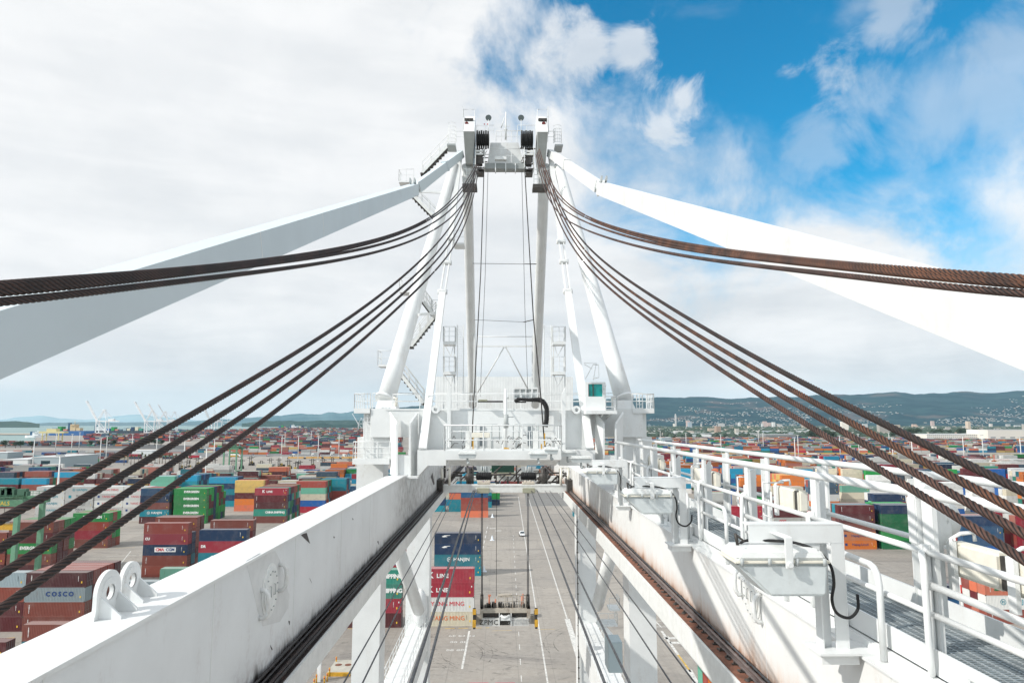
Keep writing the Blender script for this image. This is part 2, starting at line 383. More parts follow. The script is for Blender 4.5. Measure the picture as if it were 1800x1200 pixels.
TR = [(640, 718), (800, 712), (1000, 703), (1140, 700), (1220, 698), (1300, 701), (1400, 697), (1500, 693), (1560, 690), (1640, 692), (1700, 688), (1760, 690), (1800, 685), (1900, 682), (2100, 690), (2400, 700), (2800, 715)]
hm = hill_mat('oak_hills', (.003, .024, .036), (.020, .056, .062), (.15, .11, .10), .0036, .6)
hg = hills('oakland_hills' if False else 'hills', TR, 6800, 10500, hm, 5)
TM = [(330, 741), (400, 737), (450, 734), (490, 731), (520, 727), (560, 729), (580, 725), (600, 726.5), (625, 723.5), (650, 727), (700, 722), (780, 716)]
hills('far_hills', TM, 9500, 13000, hill_mat('far_hills', (.07, .14, .17), (.11, .19, .21), (.42, .34, .27), .0016, .75), 3)  # haze of distance put into the paler, bluer base colours
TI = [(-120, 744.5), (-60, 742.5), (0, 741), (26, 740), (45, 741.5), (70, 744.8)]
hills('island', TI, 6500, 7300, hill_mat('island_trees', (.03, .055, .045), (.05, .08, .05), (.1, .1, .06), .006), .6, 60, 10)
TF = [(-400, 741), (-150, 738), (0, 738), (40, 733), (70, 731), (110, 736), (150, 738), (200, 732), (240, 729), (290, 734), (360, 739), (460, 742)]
hills('distant_ridge', TF, 15500, 19000, hill_mat('distant_ridge', (.30, .43, .48), (.33, .46, .50), (.36, .46, .48), .001), 2, 160, 16)  # pale base colour carries the fading of distance
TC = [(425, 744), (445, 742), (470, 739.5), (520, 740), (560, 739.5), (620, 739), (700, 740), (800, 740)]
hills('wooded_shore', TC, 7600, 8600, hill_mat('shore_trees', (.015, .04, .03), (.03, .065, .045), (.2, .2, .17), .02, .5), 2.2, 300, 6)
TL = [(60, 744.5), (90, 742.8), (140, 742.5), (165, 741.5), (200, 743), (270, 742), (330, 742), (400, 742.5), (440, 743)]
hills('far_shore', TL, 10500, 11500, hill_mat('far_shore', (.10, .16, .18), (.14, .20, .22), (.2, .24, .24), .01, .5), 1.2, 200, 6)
TC2 = [(540, 749.5), (548, 746), (556, 744.5), (570, 744), (580, 746), (590, 748), (600, 747), (612, 747.5), (625, 746), (640, 748), (660, 749)]
hills('wooded_isle', TC2, 6350, 6600, hill_mat('isle_trees', (.012, .035, .028), (.025, .055, .04), (.03, .05, .04), .03), 1.5, 90, 6)

# coloured boxes collected into one mesh with a colour attribute
def col_mat(name, rough=.6, extra=0.0):
    m = bpy.data.materials.new(name); t = nt_new(m); b = NB(t)
    at = b.n('ShaderNodeAttribute', attribute_name='Col').outputs['Color']; pos = b.n('ShaderNodeNewGeometry').outputs['Position']
    c = b.mix(b.m('MULTIPLY', b.ramp(b.noise(pos, .7, 4), .45, .7), .25), at, (.2, .18, .16, 1))
    p = b.n('ShaderNodeBsdfPrincipled', ins={'Base Color': c, 'Roughness': rough}); b.n('ShaderNodeOutputMaterial', ins={'Surface': p.outputs[0]}); return m
class CB:
    def __init__(s): s.v = []; s.f = []; s.c = []
    def box(s, x0, x1, y0, y1, z0, z1, c, bottom=False):
        k = len(s.v); s.v += [(x0, y0, z0), (x1, y0, z0), (x1, y1, z0), (x0, y1, z0), (x0, y0, z1), (x1, y0, z1), (x1, y1, z1), (x0, y1, z1)]
        s.f += [(k + 4, k + 5, k + 6, k + 7), (k, k + 1, k + 5, k + 4), (k + 1, k + 2, k + 6, k + 5), (k + 2, k + 3, k + 7, k + 6), (k + 3, k, k + 4, k + 7)]; s.c += [c] * 5
    def hull(s, x, y, z, r, h, c, rnd):
        k = len(s.v); n = 6
        for j, (rr, zz) in enumerate(((.6, 0), (1, .35), (.75, .8), (.05, 1))):
            for i in range(n):
                a = 2 * math.pi * i / n + rnd.random() * .5; q = r * rr * rnd.uniform(.8, 1.2); s.v.append((x + q * math.cos(a), y + q * math.sin(a), z + h * zz * rnd.uniform(.9, 1.1)))
        for j in range(3):
            for i in range(n): s.f.append((k + j * n + i, k + j * n + (i + 1) % n, k + (j + 1) * n + (i + 1) % n, k + (j + 1) * n + i)); s.c.append(c)
    def build(s, name, m, label, cat, kind='stuff'):
        me = bpy.data.meshes.new(name); me.from_pydata(s.v, [], s.f); me.materials.append(m)
        at = me.color_attributes.new('Col', 'FLOAT_COLOR', 'CORNER'); fl = []
        for f, c in zip(s.f, s.c): fl += [*c, 1.0] * len(f)
        at.data.foreach_set('color', fl); o = bpy.data.objects.new(name, me); C.objects.link(o); return tag(o, label, cat, None, kind)
rc = random.Random(11)
city = CB()
def jit(c, k=.25): q = rc.uniform(1 - k, 1 + k); return tuple(min(.9, x * q) for x in c)
CITY = [(.46, .44, .41), (.36, .34, .31), (.56, .56, .54), (.35, .33, .32), (.45, .33, .26), (.3, .36, .4), (.5, .42, .34), (.66, .62, .55)]
for i in range(4600):                                  # flat town between the port and the hills
    Y = 2100 + 5200 * rc.random() ** 1.2; px = rc.uniform(1060, 1900) if rc.random() < .93 else rc.uniform(400, 700)
    if px < 900: continue
    d = ray(px, 743); X = d.x / d.y * Y
    w = rc.uniform(8, 34) * (1.6 if rc.random() < .15 else 1); l = rc.uniform(8, 25); h = rc.choice([4, 6, 6, 8, 9, 12]) * (1 if rc.random() < .985 else 4)
    city.box(X - w / 2, X + w / 2, Y, Y + l, 0, h, jit(rc.choice(CITY)))
for i in range(6500):
    Y = 1900 + 5400 * rc.random(); px = rc.uniform(1060, 1900); d = ray(px, 743); X = d.x / d.y * Y
    city.hull(X, Y, 0, rc.uniform(6, 16), rc.uniform(7, 17), jit((.035, .065, .04), .4), rc)
grid, nx, ny = hg
for i in range(7000):                                  # houses climbing the slopes
    a = rc.randrange(60, nx - 20); t_ = rc.random() ** 1.5 * .8; j = int(t_ * ny)
    if j >= ny: continue
    p = grid[(a, j)].lerp(grid[(a + 1, j + 1)], rc.random())
    if mn.noise(p * .0015) < -.12 + t_ * .40: continue
    w = rc.uniform(6, 17); city.box(p.x - w / 2, p.x + w / 2, p.y, p.y + 12, p.z - 6, p.z + rc.uniform(4, 8), jit(rc.choice(CITY)))
d = ray(1188, 743); X = d.x / d.y * 6900; city.box(X - 7, X + 7, 6900, 6914, 0, 118, (.6, .58, .55)); city.hull(X, 6907, 116, 8, 16, (.6, .58, .55), rc)
for px, h in ((1210, 60), (1345, 55), (1352, 45), (1500, 50), (1640, 60), (1120, 60)):
    d = ray(px, 743); Y = rc.uniform(5200, 6500); X = d.x / d.y * Y; city.box(X - 14, X + 14, Y, Y + 20, 0, h, (.55, .42, .38))
city.build('town', col_mat('town_colours', .8), 'far town of pale houses and trees spreading up the hillside', 'town')
# ================================================================== containers
def cont_mat():
    m = bpy.data.materials.new('container_paint'); t = nt_new(m); b = NB(t)
    oi = b.n('ShaderNodeObjectInfo'); pos = b.n('ShaderNodeNewGeometry').outputs['Position']; loc = b.n('ShaderNodeTexCoord').outputs['Object']
    c = oi.outputs['Color']; rn = oi.outputs['Random']
    hsv = b.n('ShaderNodeHueSaturation'); b.put(hsv.inputs['Color'], c); b.put(hsv.inputs['Value'], b.m('ADD', .66, b.m('MULTIPLY', rn, .34))); b.put(hsv.inputs['Saturation'], b.m('ADD', .88, b.m('MULTIPLY', rn, .15)))
    n = b.noise(pos, .35, 6, .65); c = b.mix(b.m('MULTIPLY', b.ramp(n, .42, .7), .13), hsv.outputs[0], (.36, .33, .30, 1))
    up = b.m('ABSOLUTE', b.sep(b.n('ShaderNodeNewGeometry').outputs['Normal'])[2]); c = b.mix(b.m('MULTIPLY', b.ramp(up, .7, .9), .3), c, (.52, .47, .43, 1))      # roofs made paler and dustier, sunlight put into the colour
    st = b.noise(b.scale(pos, (3.5, 3.5, .35)), 1.0, 6, .7); c = b.mix(b.m('MULTIPLY', b.ramp(st, .56, .72), .42), c, (.11, .06, .04, 1))
    p = b.n('ShaderNodeBsdfPrincipled', ins={'Base Color': c, 'Roughness': .52}); b.n('ShaderNodeOutputMaterial', ins={'Surface': p.outputs[0]}); return m
cmat = cont_mat()
hw = mat('door_hardware', (.33, .33, .33), .5, .4)
fit = mat('corner_casting', (.10, .06, .05), .7)
CH, CW = 2.88, 2.44
_cm = {}
def cont_mesh(L):
    if L in _cm: return _cm[L]
    g = MB(); h = L / 2; w = CW / 2
    def wall(p, along, n_in, length, zz0, zz1, pit):   # trapezoid corrugation
        N = int(length / pit); pit = length / N; prof = []
        for k in range(N): prof += [(k * pit, 0), (k * pit + .32 * pit, 0), (k * pit + .5 * pit, .04), (k * pit + .82 * pit, .04)]
        prof.append((length, 0)); vs = []
        for z in (zz0, zz1):
            for s_, dd in prof: vs.append((p[0] + along[0] * s_ + n_in[0] * (dd + .01), p[1] + along[1] * s_ + n_in[1] * (dd + .01), z))
        n = len(prof); g.add(vs, [(i, i + 1, n + i + 1, n + i) for i in range(n - 1)])
    wall((-h + .12, -w), (1, 0), (0, 1), L - .24, .16, CH - .12, .3); wall((-h + .12, w), (1, 0), (0, -1), L - .24, .16, CH - .12, .3)
    wall((-h, -w + .1), (0, 1), (1, 0), CW - .2, .16, CH - .12, .3)
    # roof, slightly ribbed
    N = int(L / .5); vs = []; prof = []
    for k in range(N): q = -h + .12 + (L - .24) * k / N; p_ = (L - .24) / N; prof += [(q, 0), (q + p_ * .4, 0), (q + p_ * .5, -.025), (q + p_ * .9, -.025)]
    for yy in (-w + .06, w - .06):
        for a, d in prof: vs.append((a, yy, CH - .02 + d))
    n = len(prof); g.add(vs, [(i, i + 1, n + i + 1, n + i) for i in range(n - 1)])
    for sx in (-1, 1):
        for sy in (-1, 1): g.box(*sorted((sx * h, sx * (h - .13))), *sorted((sy * w, sy * (w - .12))), .121, CH - .121)
    for sy in (-1, 1):
        g.box(-h + .18, h - .18, *sorted((sy * w, sy * (w - .07))), .0, .16); g.box(-h + .18, h - .18, *sorted((sy * w, sy * (w - .07))), CH - .12, CH)
    for sx in (-1, 1): g.box(*sorted((sx * h, sx * (h - .1))), -w + .17, w - .17, 0, .16); g.box(*sorted((sx * h, sx * (h - .1))), -w + .17, w - .17, CH - .14, CH)
    g.box(-h + .2, h - .2, -w + .1, w - .1, .02, .1)
    g.cur = 1
    for sx in (-1, 1):
        for sy in (-1, 1):
            for z0 in (0, CH - .12): g.box(*sorted((sx * (h + .004), sx * (h - .178))), *sorted((sy * (w + .004), sy * (w - .162))), z0, z0 + .12)
    me_o = g.build('container', [cmat, fit]); me = me_o.data; bpy.data.objects.remove(me_o)
    g = MB()                                            # doors on the +x end
    g.box(h - .06, h - .02, -w + .125, -.01, .165, CH - .145); g.box(h - .06, h - .02, .01, w - .125, .165, CH - .145)
    g.cur = 1
    for yy in (-.85, -.3, .3, .85): g.tube([(h, yy, .2), (h, yy, CH - .2)], .024, 5); g.box(h - .01, h + .03, yy - .06, yy + .2, 1.15, 1.21)
    d_o = g.build('end_door', [cmat, hw]); dm = d_o.data; bpy.data.objects.remove(d_o)
    _cm[L] = (me, dm); return _cm[L]
COL = dict(maroon=(.115, .018, .022), crimson=(.36, .018, .04), brown=(.25, .062, .042), redbrown=(.30, .055, .04), orange=(.62, .17, .03), coral=(.62, .16, .08), navy=(.008, .035, .095), blue=(.012, .10, .34), deepblue=(.01, .085, .20),
    teal=(.006, .21, .27), cyan=(.01, .28, .46), green=(.012, .27, .055), seagreen=(.03, .26, .19), mint=(.14, .42, .30), white=(.70, .70, .67), grey=(.33, .41, .44), lightgrey=(.55, .56, .53), cream=(.66, .60, .46), yellow=(.66, .44, .13), slate=(.06, .11, .16), salmon=(.55, .2, .15), darkgreen=(.01, .13, .05))
wht = mat('white_lettering', (.78, .78, .76), .5); navl = mat('navy_lettering', (.015, .05, .18), .5); redl = mat('red_lettering', (.6, .02, .04), .5); orl = mat('orange_lettering', (.7, .16, .04), .5)
mintl = mat('mint_lettering', (.55, .8, .65), .5); blk = mat('black_lettering', (.03, .03, .03), .5); teall = mat('teal_lettering', (.02, .25, .32), .5); yl = mat('yellow_label', (.75, .5, .04), .5)
gold = mat('dark_green_lettering', (.01, .15, .06), .5)
# logo: (text, size, material, dx, spacing, bold)
LOGO = {'HJ': ('HANJIN', 1.25, wht, 1.0, 1.05, .03), 'HJn': ('HANJIN', 1.25, teall, 1.0, 1.1, .02), 'EG': ('EVERGREEN', 1.2, wht, .5, 1.0, .05), 'KL': ('K', 1.5, wht, -2.6, 1, .03), 'YM': ('YANG MING', 1.25, redl, .6, 1.0, .0), 'YO': ('YANG MING', 1.25, orl, .6, 1.0, .0),
    'CS': ('CHINA SHIPPING', 1.15, wht, 2.2, .92, .05), 'CM': ('CHINA SHIPPING', 1.15, mintl, .6, .92, .05), 'CO': ('COSCO', 1.25, navl, 1.0, 1.5, .05), 'MS': ('MAERSK', 1.1, blk, .9, 1.1, .0), 'AP': ('APL', 1.3, navl, 0, 1, .05), 'HY': ('HYUNDAI', 1.4, wht, .6, 1.35, .03),
    'OO': ('OOCL', 1.0, redl, -2.5, 1, .05), 'HL': ('Hapag-Lloyd', 1.1, navl, .5, 1, .0), 'DR': ('DR', .9, wht, -4.9, 1, .05), 'CU': ('CU', .9, wht, -5.0, 1, .05), 'ME': ('m', 2.2, blk, 0, 1, .06), 'CG': ('CMA CGM', 1.15, navl, 0, .95, .05), 'EA': ('APL', .01, wht, 0, 1, 0)}
def disc(r, r2=0.0, n=20):
    g = MB(); vs = []
    for k in range(n): a = 2 * math.pi * k / n; vs += [(r2 * math.cos(a), -.012, r2 * math.sin(a)), (r * math.cos(a), -.012, r * math.sin(a))]
    g.add(vs, [(2 * k, 2 * k + 1, (2 * k + 3) % (2 * n), (2 * k + 2) % (2 * n)) for k in range(n)]); return g
_em = {}
def emblem(kind):
    if kind in _em: return _em[kind]
    if kind == 'ring':
        g = disc(.62, .5); g.add([(-.26, -.012, -.3), (-.12, -.012, -.3), (-.12, -.012, .3), (-.26, -.012, .3), (.12, -.012, -.3), (.26, -.012, -.3), (.26, -.012, .3), (.12, -.012, .3), (-.2, -.012, -.12), (.2, -.012, .05), (.2, -.012, .2), (-.2, -.012, .03)], [(0, 1, 2, 3), (4, 5, 6, 7), (8, 9, 10, 11)])
    elif kind == 'panel': g = MB(); g.add([(-2.9, -.008, -.62), (2.9, -.008, -.62), (2.9, -.008, .62), (-2.9, -.008, .62)], [(0, 1, 2, 3)])
    elif kind == 'tri': g = MB(); g.add([(-.6, -.012, -.6), (.5, -.012, -.6), (-.1, -.012, .7)], [(0, 1, 2)])
    elif kind == 'bar': g = MB(); g.add([(-.16, -.012, -.9), (.16, -.012, -.9), (.16, -.012, .9), (-.16, -.012, .9)], [(0, 1, 2, 3)])
    elif kind == 'flag': g = MB(); g.add([(-.9, -.012, .05), (-.2, -.012, .35), (1.9, -.012, .4), (1.9, -.012, .25), (.2, -.012, .1), (.9, -.012, -.25), (-.6, -.012, -.35), (-1.3, -.012, -.1)], [(0, 1, 2, 3, 4, 5, 6, 7)])
    elif kind == 'star': g = MB(); g.add([(-.5, -.012, -.5), (.5, -.012, -.5), (.5, -.012, .5), (-.5, -.012, .5)], [(0, 1, 2, 3)])
    elif kind == 'code':
        g = MB(); r_ = random.Random(4)
        for k in range(11): z = -.75 + k * .14; w = r_.uniform(.05, .11); g.add([(-w, -.012, z), (w, -.012, z), (w, -.012, z + .09), (-w, -.012, z + .09)], [(0, 1, 2, 3)])
    elif kind == 'tag': g = MB(); g.add([(-.14, -.012, -.22), (.14, -.012, -.22), (.14, -.012, .22), (-.14, -.012, .22)], [(0, 1, 2, 3)])
    o = g.build('emblem', wht); _em[kind] = o.data; bpy.data.objects.remove(o); return _em[kind]
def put(kind, parent, x, y, z, m, name='emblem', sc=1.0):
    o = bpy.data.objects.new(name, emblem(kind)); C.objects.link(o); o.parent = parent; o.location = (x, y, z); o.scale = (sc, 1, sc)
    o.material_slots[0].link = 'OBJECT'; o.material_slots[0].material = m; return o
SPECS = []      # (score, x, y, z, L, colour, logo, label, group)
ORD = ['on the ground', 'second up', 'third up', 'fourth up', 'fifth up', 'sixth up']
ROW = ['', 'second row', 'third row', 'fourth row', 'fifth row', 'sixth row', 'seventh row', 'eighth row', 'ninth row']
NICE = dict(crimson='crimson', redbrown='red brown', seagreen='sea green', lightgrey='pale grey', darkgreen='dark green', deepblue='deep blue')
rk = random.Random(21)
def stack(phrase, pxL, yb, L, levels, rows=1, mix=None, keep=0, lo=None):
    p = G(pxL, yb); 
    for r in range(rows):
        y = p.y + CW / 2 + r * 2.56; lv = levels if r == 0 else [rk.choice(mix or [l.split(':')[0] for l in levels]) for _ in levels]
        n = len(lv)
        for k, l in enumerate(lv):
            if lo is not None and k < lo: continue
            if r > 0 and k == n - 1 and r == rows - 1 and rk.random() < .3: continue
            c, _, lg = l.partition(':')
            if r > 0: lg = ''
            lett = {'': '', 'CG': ' with lettered white panel', 'EA': ' with small white emblem'}.get(lg, ' with large lettering')
            if lg in ('DR', 'CU'): lett = ' with two small letters'
            lab = f"{NICE.get(c, c)} container{lett}, {ORD[k] if k < n - 1 or n == 1 else 'on top'}, {ROW[r] + ' ' if r else ''}{phrase}"
            jx = rk.uniform(-.08, .08); SPECS.append((p.y + 38 * r, p.x + L / 2 + jx, y + rk.uniform(-.04, .04), k * (CH + .012), L, c, lg, lab, phrase, r))
A, B5 = 12.19, 13.72
RM = ['maroon', 'brown', 'maroon', 'crimson', 'redbrown', 'darkgreen', 'navy']
stack('of stack under the left rope ends', 38, 1110, A, ['brown', 'brown', 'grey:CO', 'maroon'], 5, ['maroon', 'brown', 'redbrown', 'maroon'])
stack('in stack cut by the left photo edge', -69, 1110, A, ['maroon', 'maroon', 'brown', 'grey'], 2, ['brown', 'maroon'])
stack('of low stack behind the padeyes', 36, 1156, A, ['teal', 'brown'])
stack('in far left bottom corner', -112, 1158, A, ['maroon'])
stack('of red stack behind the green steel leg', 9, 1011, A, ['maroon', 'brown', 'green:EG', 'maroon', 'brown'], 4, ['maroon', 'maroon', 'green', 'brown'])
stack('left of the green steel leg', -72, 1011, A, ['maroon', 'brown', 'maroon', 'brown'], 2, RM)
stack('of green topped stack between left ropes', 124, 963, A, ['brown', 'crimson', 'redbrown', 'green:EG'], 3, ['brown', 'green', 'maroon'])
stack('of mixed stack left of green block', 244, 920, A, ['maroon', 'teal:HJ', 'brown', 'navy', 'deepblue'], 4, RM)
stack('of bright green block', 303, 920, B5, ['green:EG'] * 5, 8, ['green', 'maroon', 'green', 'navy', 'maroon', 'darkgreen'])
stack('of block nearest left girder top', 445, 919, B5, ['brown', 'seagreen:CS', 'maroon', 'maroon', 'crimson:KL'], 8, ['maroon', 'navy', 'lightgrey', 'darkgreen', 'brown', 'seagreen', 'maroon'])
stack('of yellow topped stack', 411, 898, B5, ['coral', 'orange', 'maroon', 'yellow:ME', 'yellow:ME'], 3, RM + ['yellow'])
stack('of pale banded stack right of block', 519, 901, B5, ['crimson', 'blue', 'cream', 'mint:CM', 'redbrown'], 5, ['maroon', 'teal', 'darkgreen', 'brown'])
stack('of teal stack beside left leg', 563, 894, A, ['mint', 'brown', 'redbrown', 'teal', 'teal:HJ'], 4, ['teal', 'brown', 'navy'])
stack('of teal stack right of green block', 365, 890, B5, ['teal', 'navy', 'teal', 'navy', 'cyan:HJ'], 4, ['navy', 'teal', 'navy'])
stack('of tall teal stack behind green block', 303, 885, A, ['teal', 'teal', 'teal', 'teal', 'cyan:HJ'], 8, ['teal', 'navy', 'teal', 'deepblue'])
stack('of mint stack left of tall teal', 262, 887, A, ['white', 'white', 'teal', 'mint', 'mint:CM'], 3, ['mint', 'grey'])
for q, (px, lg) in enumerate(((60, 'HJn'), (111, 'MS'), (163, 'YM'), (214, 'YM'))):
    lv = ['white', 'white:' + lg, 'white:' + lg, 'white:' + lg, 'white:' + ('HJn' if q < 2 else 'YM')]
    stack('of ' + ['leftmost', 'second', 'third', 'fourth'][q] + ' white stack behind left ropes', px, 915, A, lv, 3, ['white', 'lightgrey', 'grey'])
stack('of teal topped stack at far left', 34, 893, A, ['brown', 'maroon', 'lightgrey', 'brown', 'cyan:HJ'], 3, RM)
stack('of stack left of teal topped one', -15, 893, A, ['maroon', 'teal', 'brown', 'maroon', 'teal'], 2, RM)
stack('of brown stack behind far left teal', 40, 874, B5, ['brown', 'brown', 'brown', 'maroon', 'brown'], 4, RM)
stack('of cyan stack by thin mast', 92, 876, B5, ['brown', 'navy', 'brown', 'brown', 'cyan:HJ'], 2, RM)
stack('of mixed stack beside girder edge', 345, 1032, A, ['brown', 'teal', 'teal:HJ', 'crimson:DR', 'navy'], 2, ['maroon', 'teal', 'brown'])
stack('of brown stack behind navy top', 365, 1006, A, ['brown', 'maroon', 'brown', 'maroon', 'brown'], 1)
stack('of stack bearing the white panel', 248, 1014, A, ['brown', 'brown', 'navy:CG', 'crimson:CU', 'redbrown'], 2, ['navy', 'teal', 'maroon'])
stack('of stack behind the panel stack', 268, 998, A, ['brown', 'maroon', 'brown', 'brown', 'brown'], 2, RM)
stack('of grey pair right of padeyes', 182, 1068, A, ['grey', 'grey:CO'])
stack('of mint stack over left girder', 277, 1068, A, ['mint', 'mint', 'mint'])
stack('between the left portal legs', 601, 1103, A, ['maroon', 'crimson', 'seagreen:CS', 'seagreen:CS'])
stack('behind the left rear leg', 648, 1012, A, ['crimson', 'deepblue', 'crimson'], 1)
stack('of red and white stack under the trolley', 730, 1100, A, ['cream:YO', 'white:YM', 'crimson:KL', 'crimson:KL'])
stack('of navy and teal stack in the lane', 763, 1012, 13.1, ['teal:HJ', 'teal:HJ', 'navy:EA', 'navy:EA'])
stack('of brown stack just under the trolley', 810, 909, A, ['coral', 'brown', 'redbrown', 'deepblue'])
stack('of teal stack left of brown one', 789, 899, A, ['teal:HJ', 'teal:HJ', 'coral', 'navy'], 1)
stack('of teal stack near left rail beam', 737, 899, A, ['teal', 'navy:HJ', 'navy', 'deepblue'], 2)
stack('of pair behind the brown stack', 821, 892, A, ['teal', 'navy', 'teal'], 2)
stack('of far pair at lane edge', 832, 880, A, ['white', 'green', 'crimson'], 2, RM)
stack('of first far stack under trolley', 790, 872, A, ['crimson', 'white', 'navy', 'teal', 'cyan'], 2, RM)
stack('beside the right rail beam', 1007, 907, A, ['teal', 'teal'])
stack('behind the near right leg', 1139, 1075, A, ['deepblue:HJ'])
stack('of low stack behind right rail', 1150, 905, A, ['brown', 'white', 'slate', 'brown', 'cyan'], 2)
MX = ['orange', 'maroon', 'redbrown', 'lightgrey', 'slate', 'salmon', 'navy', 'orange', 'crimson']
# near block in the bottom right, seen end on
for i in range(9):
    y = 86.5 + i * 2.62
    for k in range(2):
        c = ['orange', 'maroon', 'orange', 'redbrown', 'coral', 'orange', 'redbrown', 'maroon', 'slate'][i] if k == 0 else ['deepblue', 'brown', 'navy', 'maroon', 'coral', 'lightgrey', 'orange', 'redbrown', 'mint'][i]
        SPECS.append((y, 30.0 + A / 2, y, k * (CH + .012), A, c, '', f"{NICE.get(c, c)} container, {'on the ground' if k == 0 else 'on top'}, {ROW[i] or 'first row'} of bottom right block", 'bottom right block', 0))
stack('of white banded stack at right edge', 1737, 1096, A, ['brown', 'white:HJn', 'coral:HY'], 4, ['redbrown', 'white', 'maroon', 'coral'])
stack('of blue stack left of white banded', 1637, 1076, A, ['deepblue', 'navy'], 3, ['maroon', 'crimson', 'redbrown'])
stack('of crimson and green stack, right edge', 1744, 950, A, ['crimson', 'crimson', 'seagreen', 'crimson'], 3, MX)
stack('of blue stack behind right ropes', 1697, 995, A, ['maroon', 'blue', 'deepblue', 'deepblue', 'navy'], 3, ['navy', 'blue', 'salmon', 'maroon'])
stack('of stack with two orange boxes', 1478, 965, A, ['orange:HL', 'orange:HL', 'brown', 'maroon', 'maroon'], 4, ['maroon', 'teal', 'salmon', 'brown'])
stack('of dark green stack by white box', 1553, 965, A, ['darkgreen', 'green', 'darkgreen', 'darkgreen', 'navy'], 4, ['green', 'darkgreen', 'navy'])
stack('of navy topped stack between rails', 1541, 935, A, ['green', 'maroon', 'orange', 'crimson:DR', 'navy'], 3, ['maroon', 'mint', 'white', 'navy', 'salmon'])
stack('of mint topped stack', 1483, 912, A, ['brown', 'salmon', 'cream', 'cream', 'mint'], 2, MX)
stack('of slate and orange stack', 1428, 917, A, ['blue', 'orange:HL', 'orange:HL', 'white', 'slate:EA', 'slate:EA'], 2, MX)
stack('of cream topped stack', 1361, 936, A, ['navy', 'lightgrey:OO', 'maroon', 'maroon', 'brown', 'cream'], 2, MX)
stack('of crimson stack over walkway', 1284, 946, A, ['maroon', 'crimson', 'crimson:DR', 'crimson'], 2, ['white', 'crimson', 'maroon'])
stack('of pale topped stack over walkway', 1233, 932, A, ['maroon', 'crimson', 'darkgreen', 'lightgrey:MS', 'lightgrey'], 3, ['teal', 'salmon', 'crimson', 'green'])
stack('of blue stack behind pale one', 1243, 897, A, ['coral', 'blue', 'blue', 'slate', 'navy:EA', 'slate:EA'], 3, MX)
stack('of orange stack right of blue', 1303, 884, A, ['green', 'darkgreen', 'maroon', 'orange', 'orange'], 3, MX)
stack('of yellow and orange block', 1376, 884, A, ['orange', 'coral', 'maroon', 'orange', 'orange'], 6, ['yellow', 'orange', 'coral', 'yellow', 'orange'])
stack('of white stack with blue letters', 1528, 884, A, ['maroon', 'cream', 'white', 'lightgrey', 'white:AP'], 2, ['white', 'slate', 'white'])
stack('of cream stack by white mast', 1600, 900, A, ['salmon', 'cream', 'brown', 'cream', 'cream'], 2, ['white', 'slate', 'white'])
stack('of pale stack behind four ropes', 1650, 905, A, ['blue', 'white:AP', 'cream', 'white', 'white'], 3, ['white', 'lightgrey', 'white'])
stack('of pale stack near right edge', 1712, 900, A, ['blue', 'white', 'white', 'white:MS', 'white:MS'], 3, ['white', 'blue', 'white'])
stack('of last pale stack, right edge', 1772, 905, A, ['teal', 'white', 'white', 'cream', 'white:MS'], 3, ['white', 'blue', 'white'])
i = 0
for px, cs in ((1180, 'cyan white'), (1228, 'coral brown'), (1272, 'cyan blue'), (1312, 'grey slate'), (1395, 'cyan white'), (1438, 'cream maroon'), (1483, 'cream redbrown'), (1524, 'green brown'), (1562, 'orange darkgreen'), (1604, 'slate navy'), (1650, 'green maroon'), (1695, 'maroon deepblue'), (1735, 'blue lightgrey'), (1780, 'white teal')):
    a_, b_ = cs.split(); i += 1
    stack('of stack ' + str(0) if False else 'of back row stack, ' + ['1st', '2nd', '3rd', '4th', '5th', '6th', '7th', '8th', '9th', '10th', '11th', '12th', '13th', '14th'][i - 1] + ' from the crane', px, 866 + (i % 3), A, [b_, a_, b_, a_, a_], 2, MX)
seen = {}
SPECS.sort(key=lambda s: s[0])
NI = 292
stuffc = CB()
vocab = {'brown': 'rust brown'}
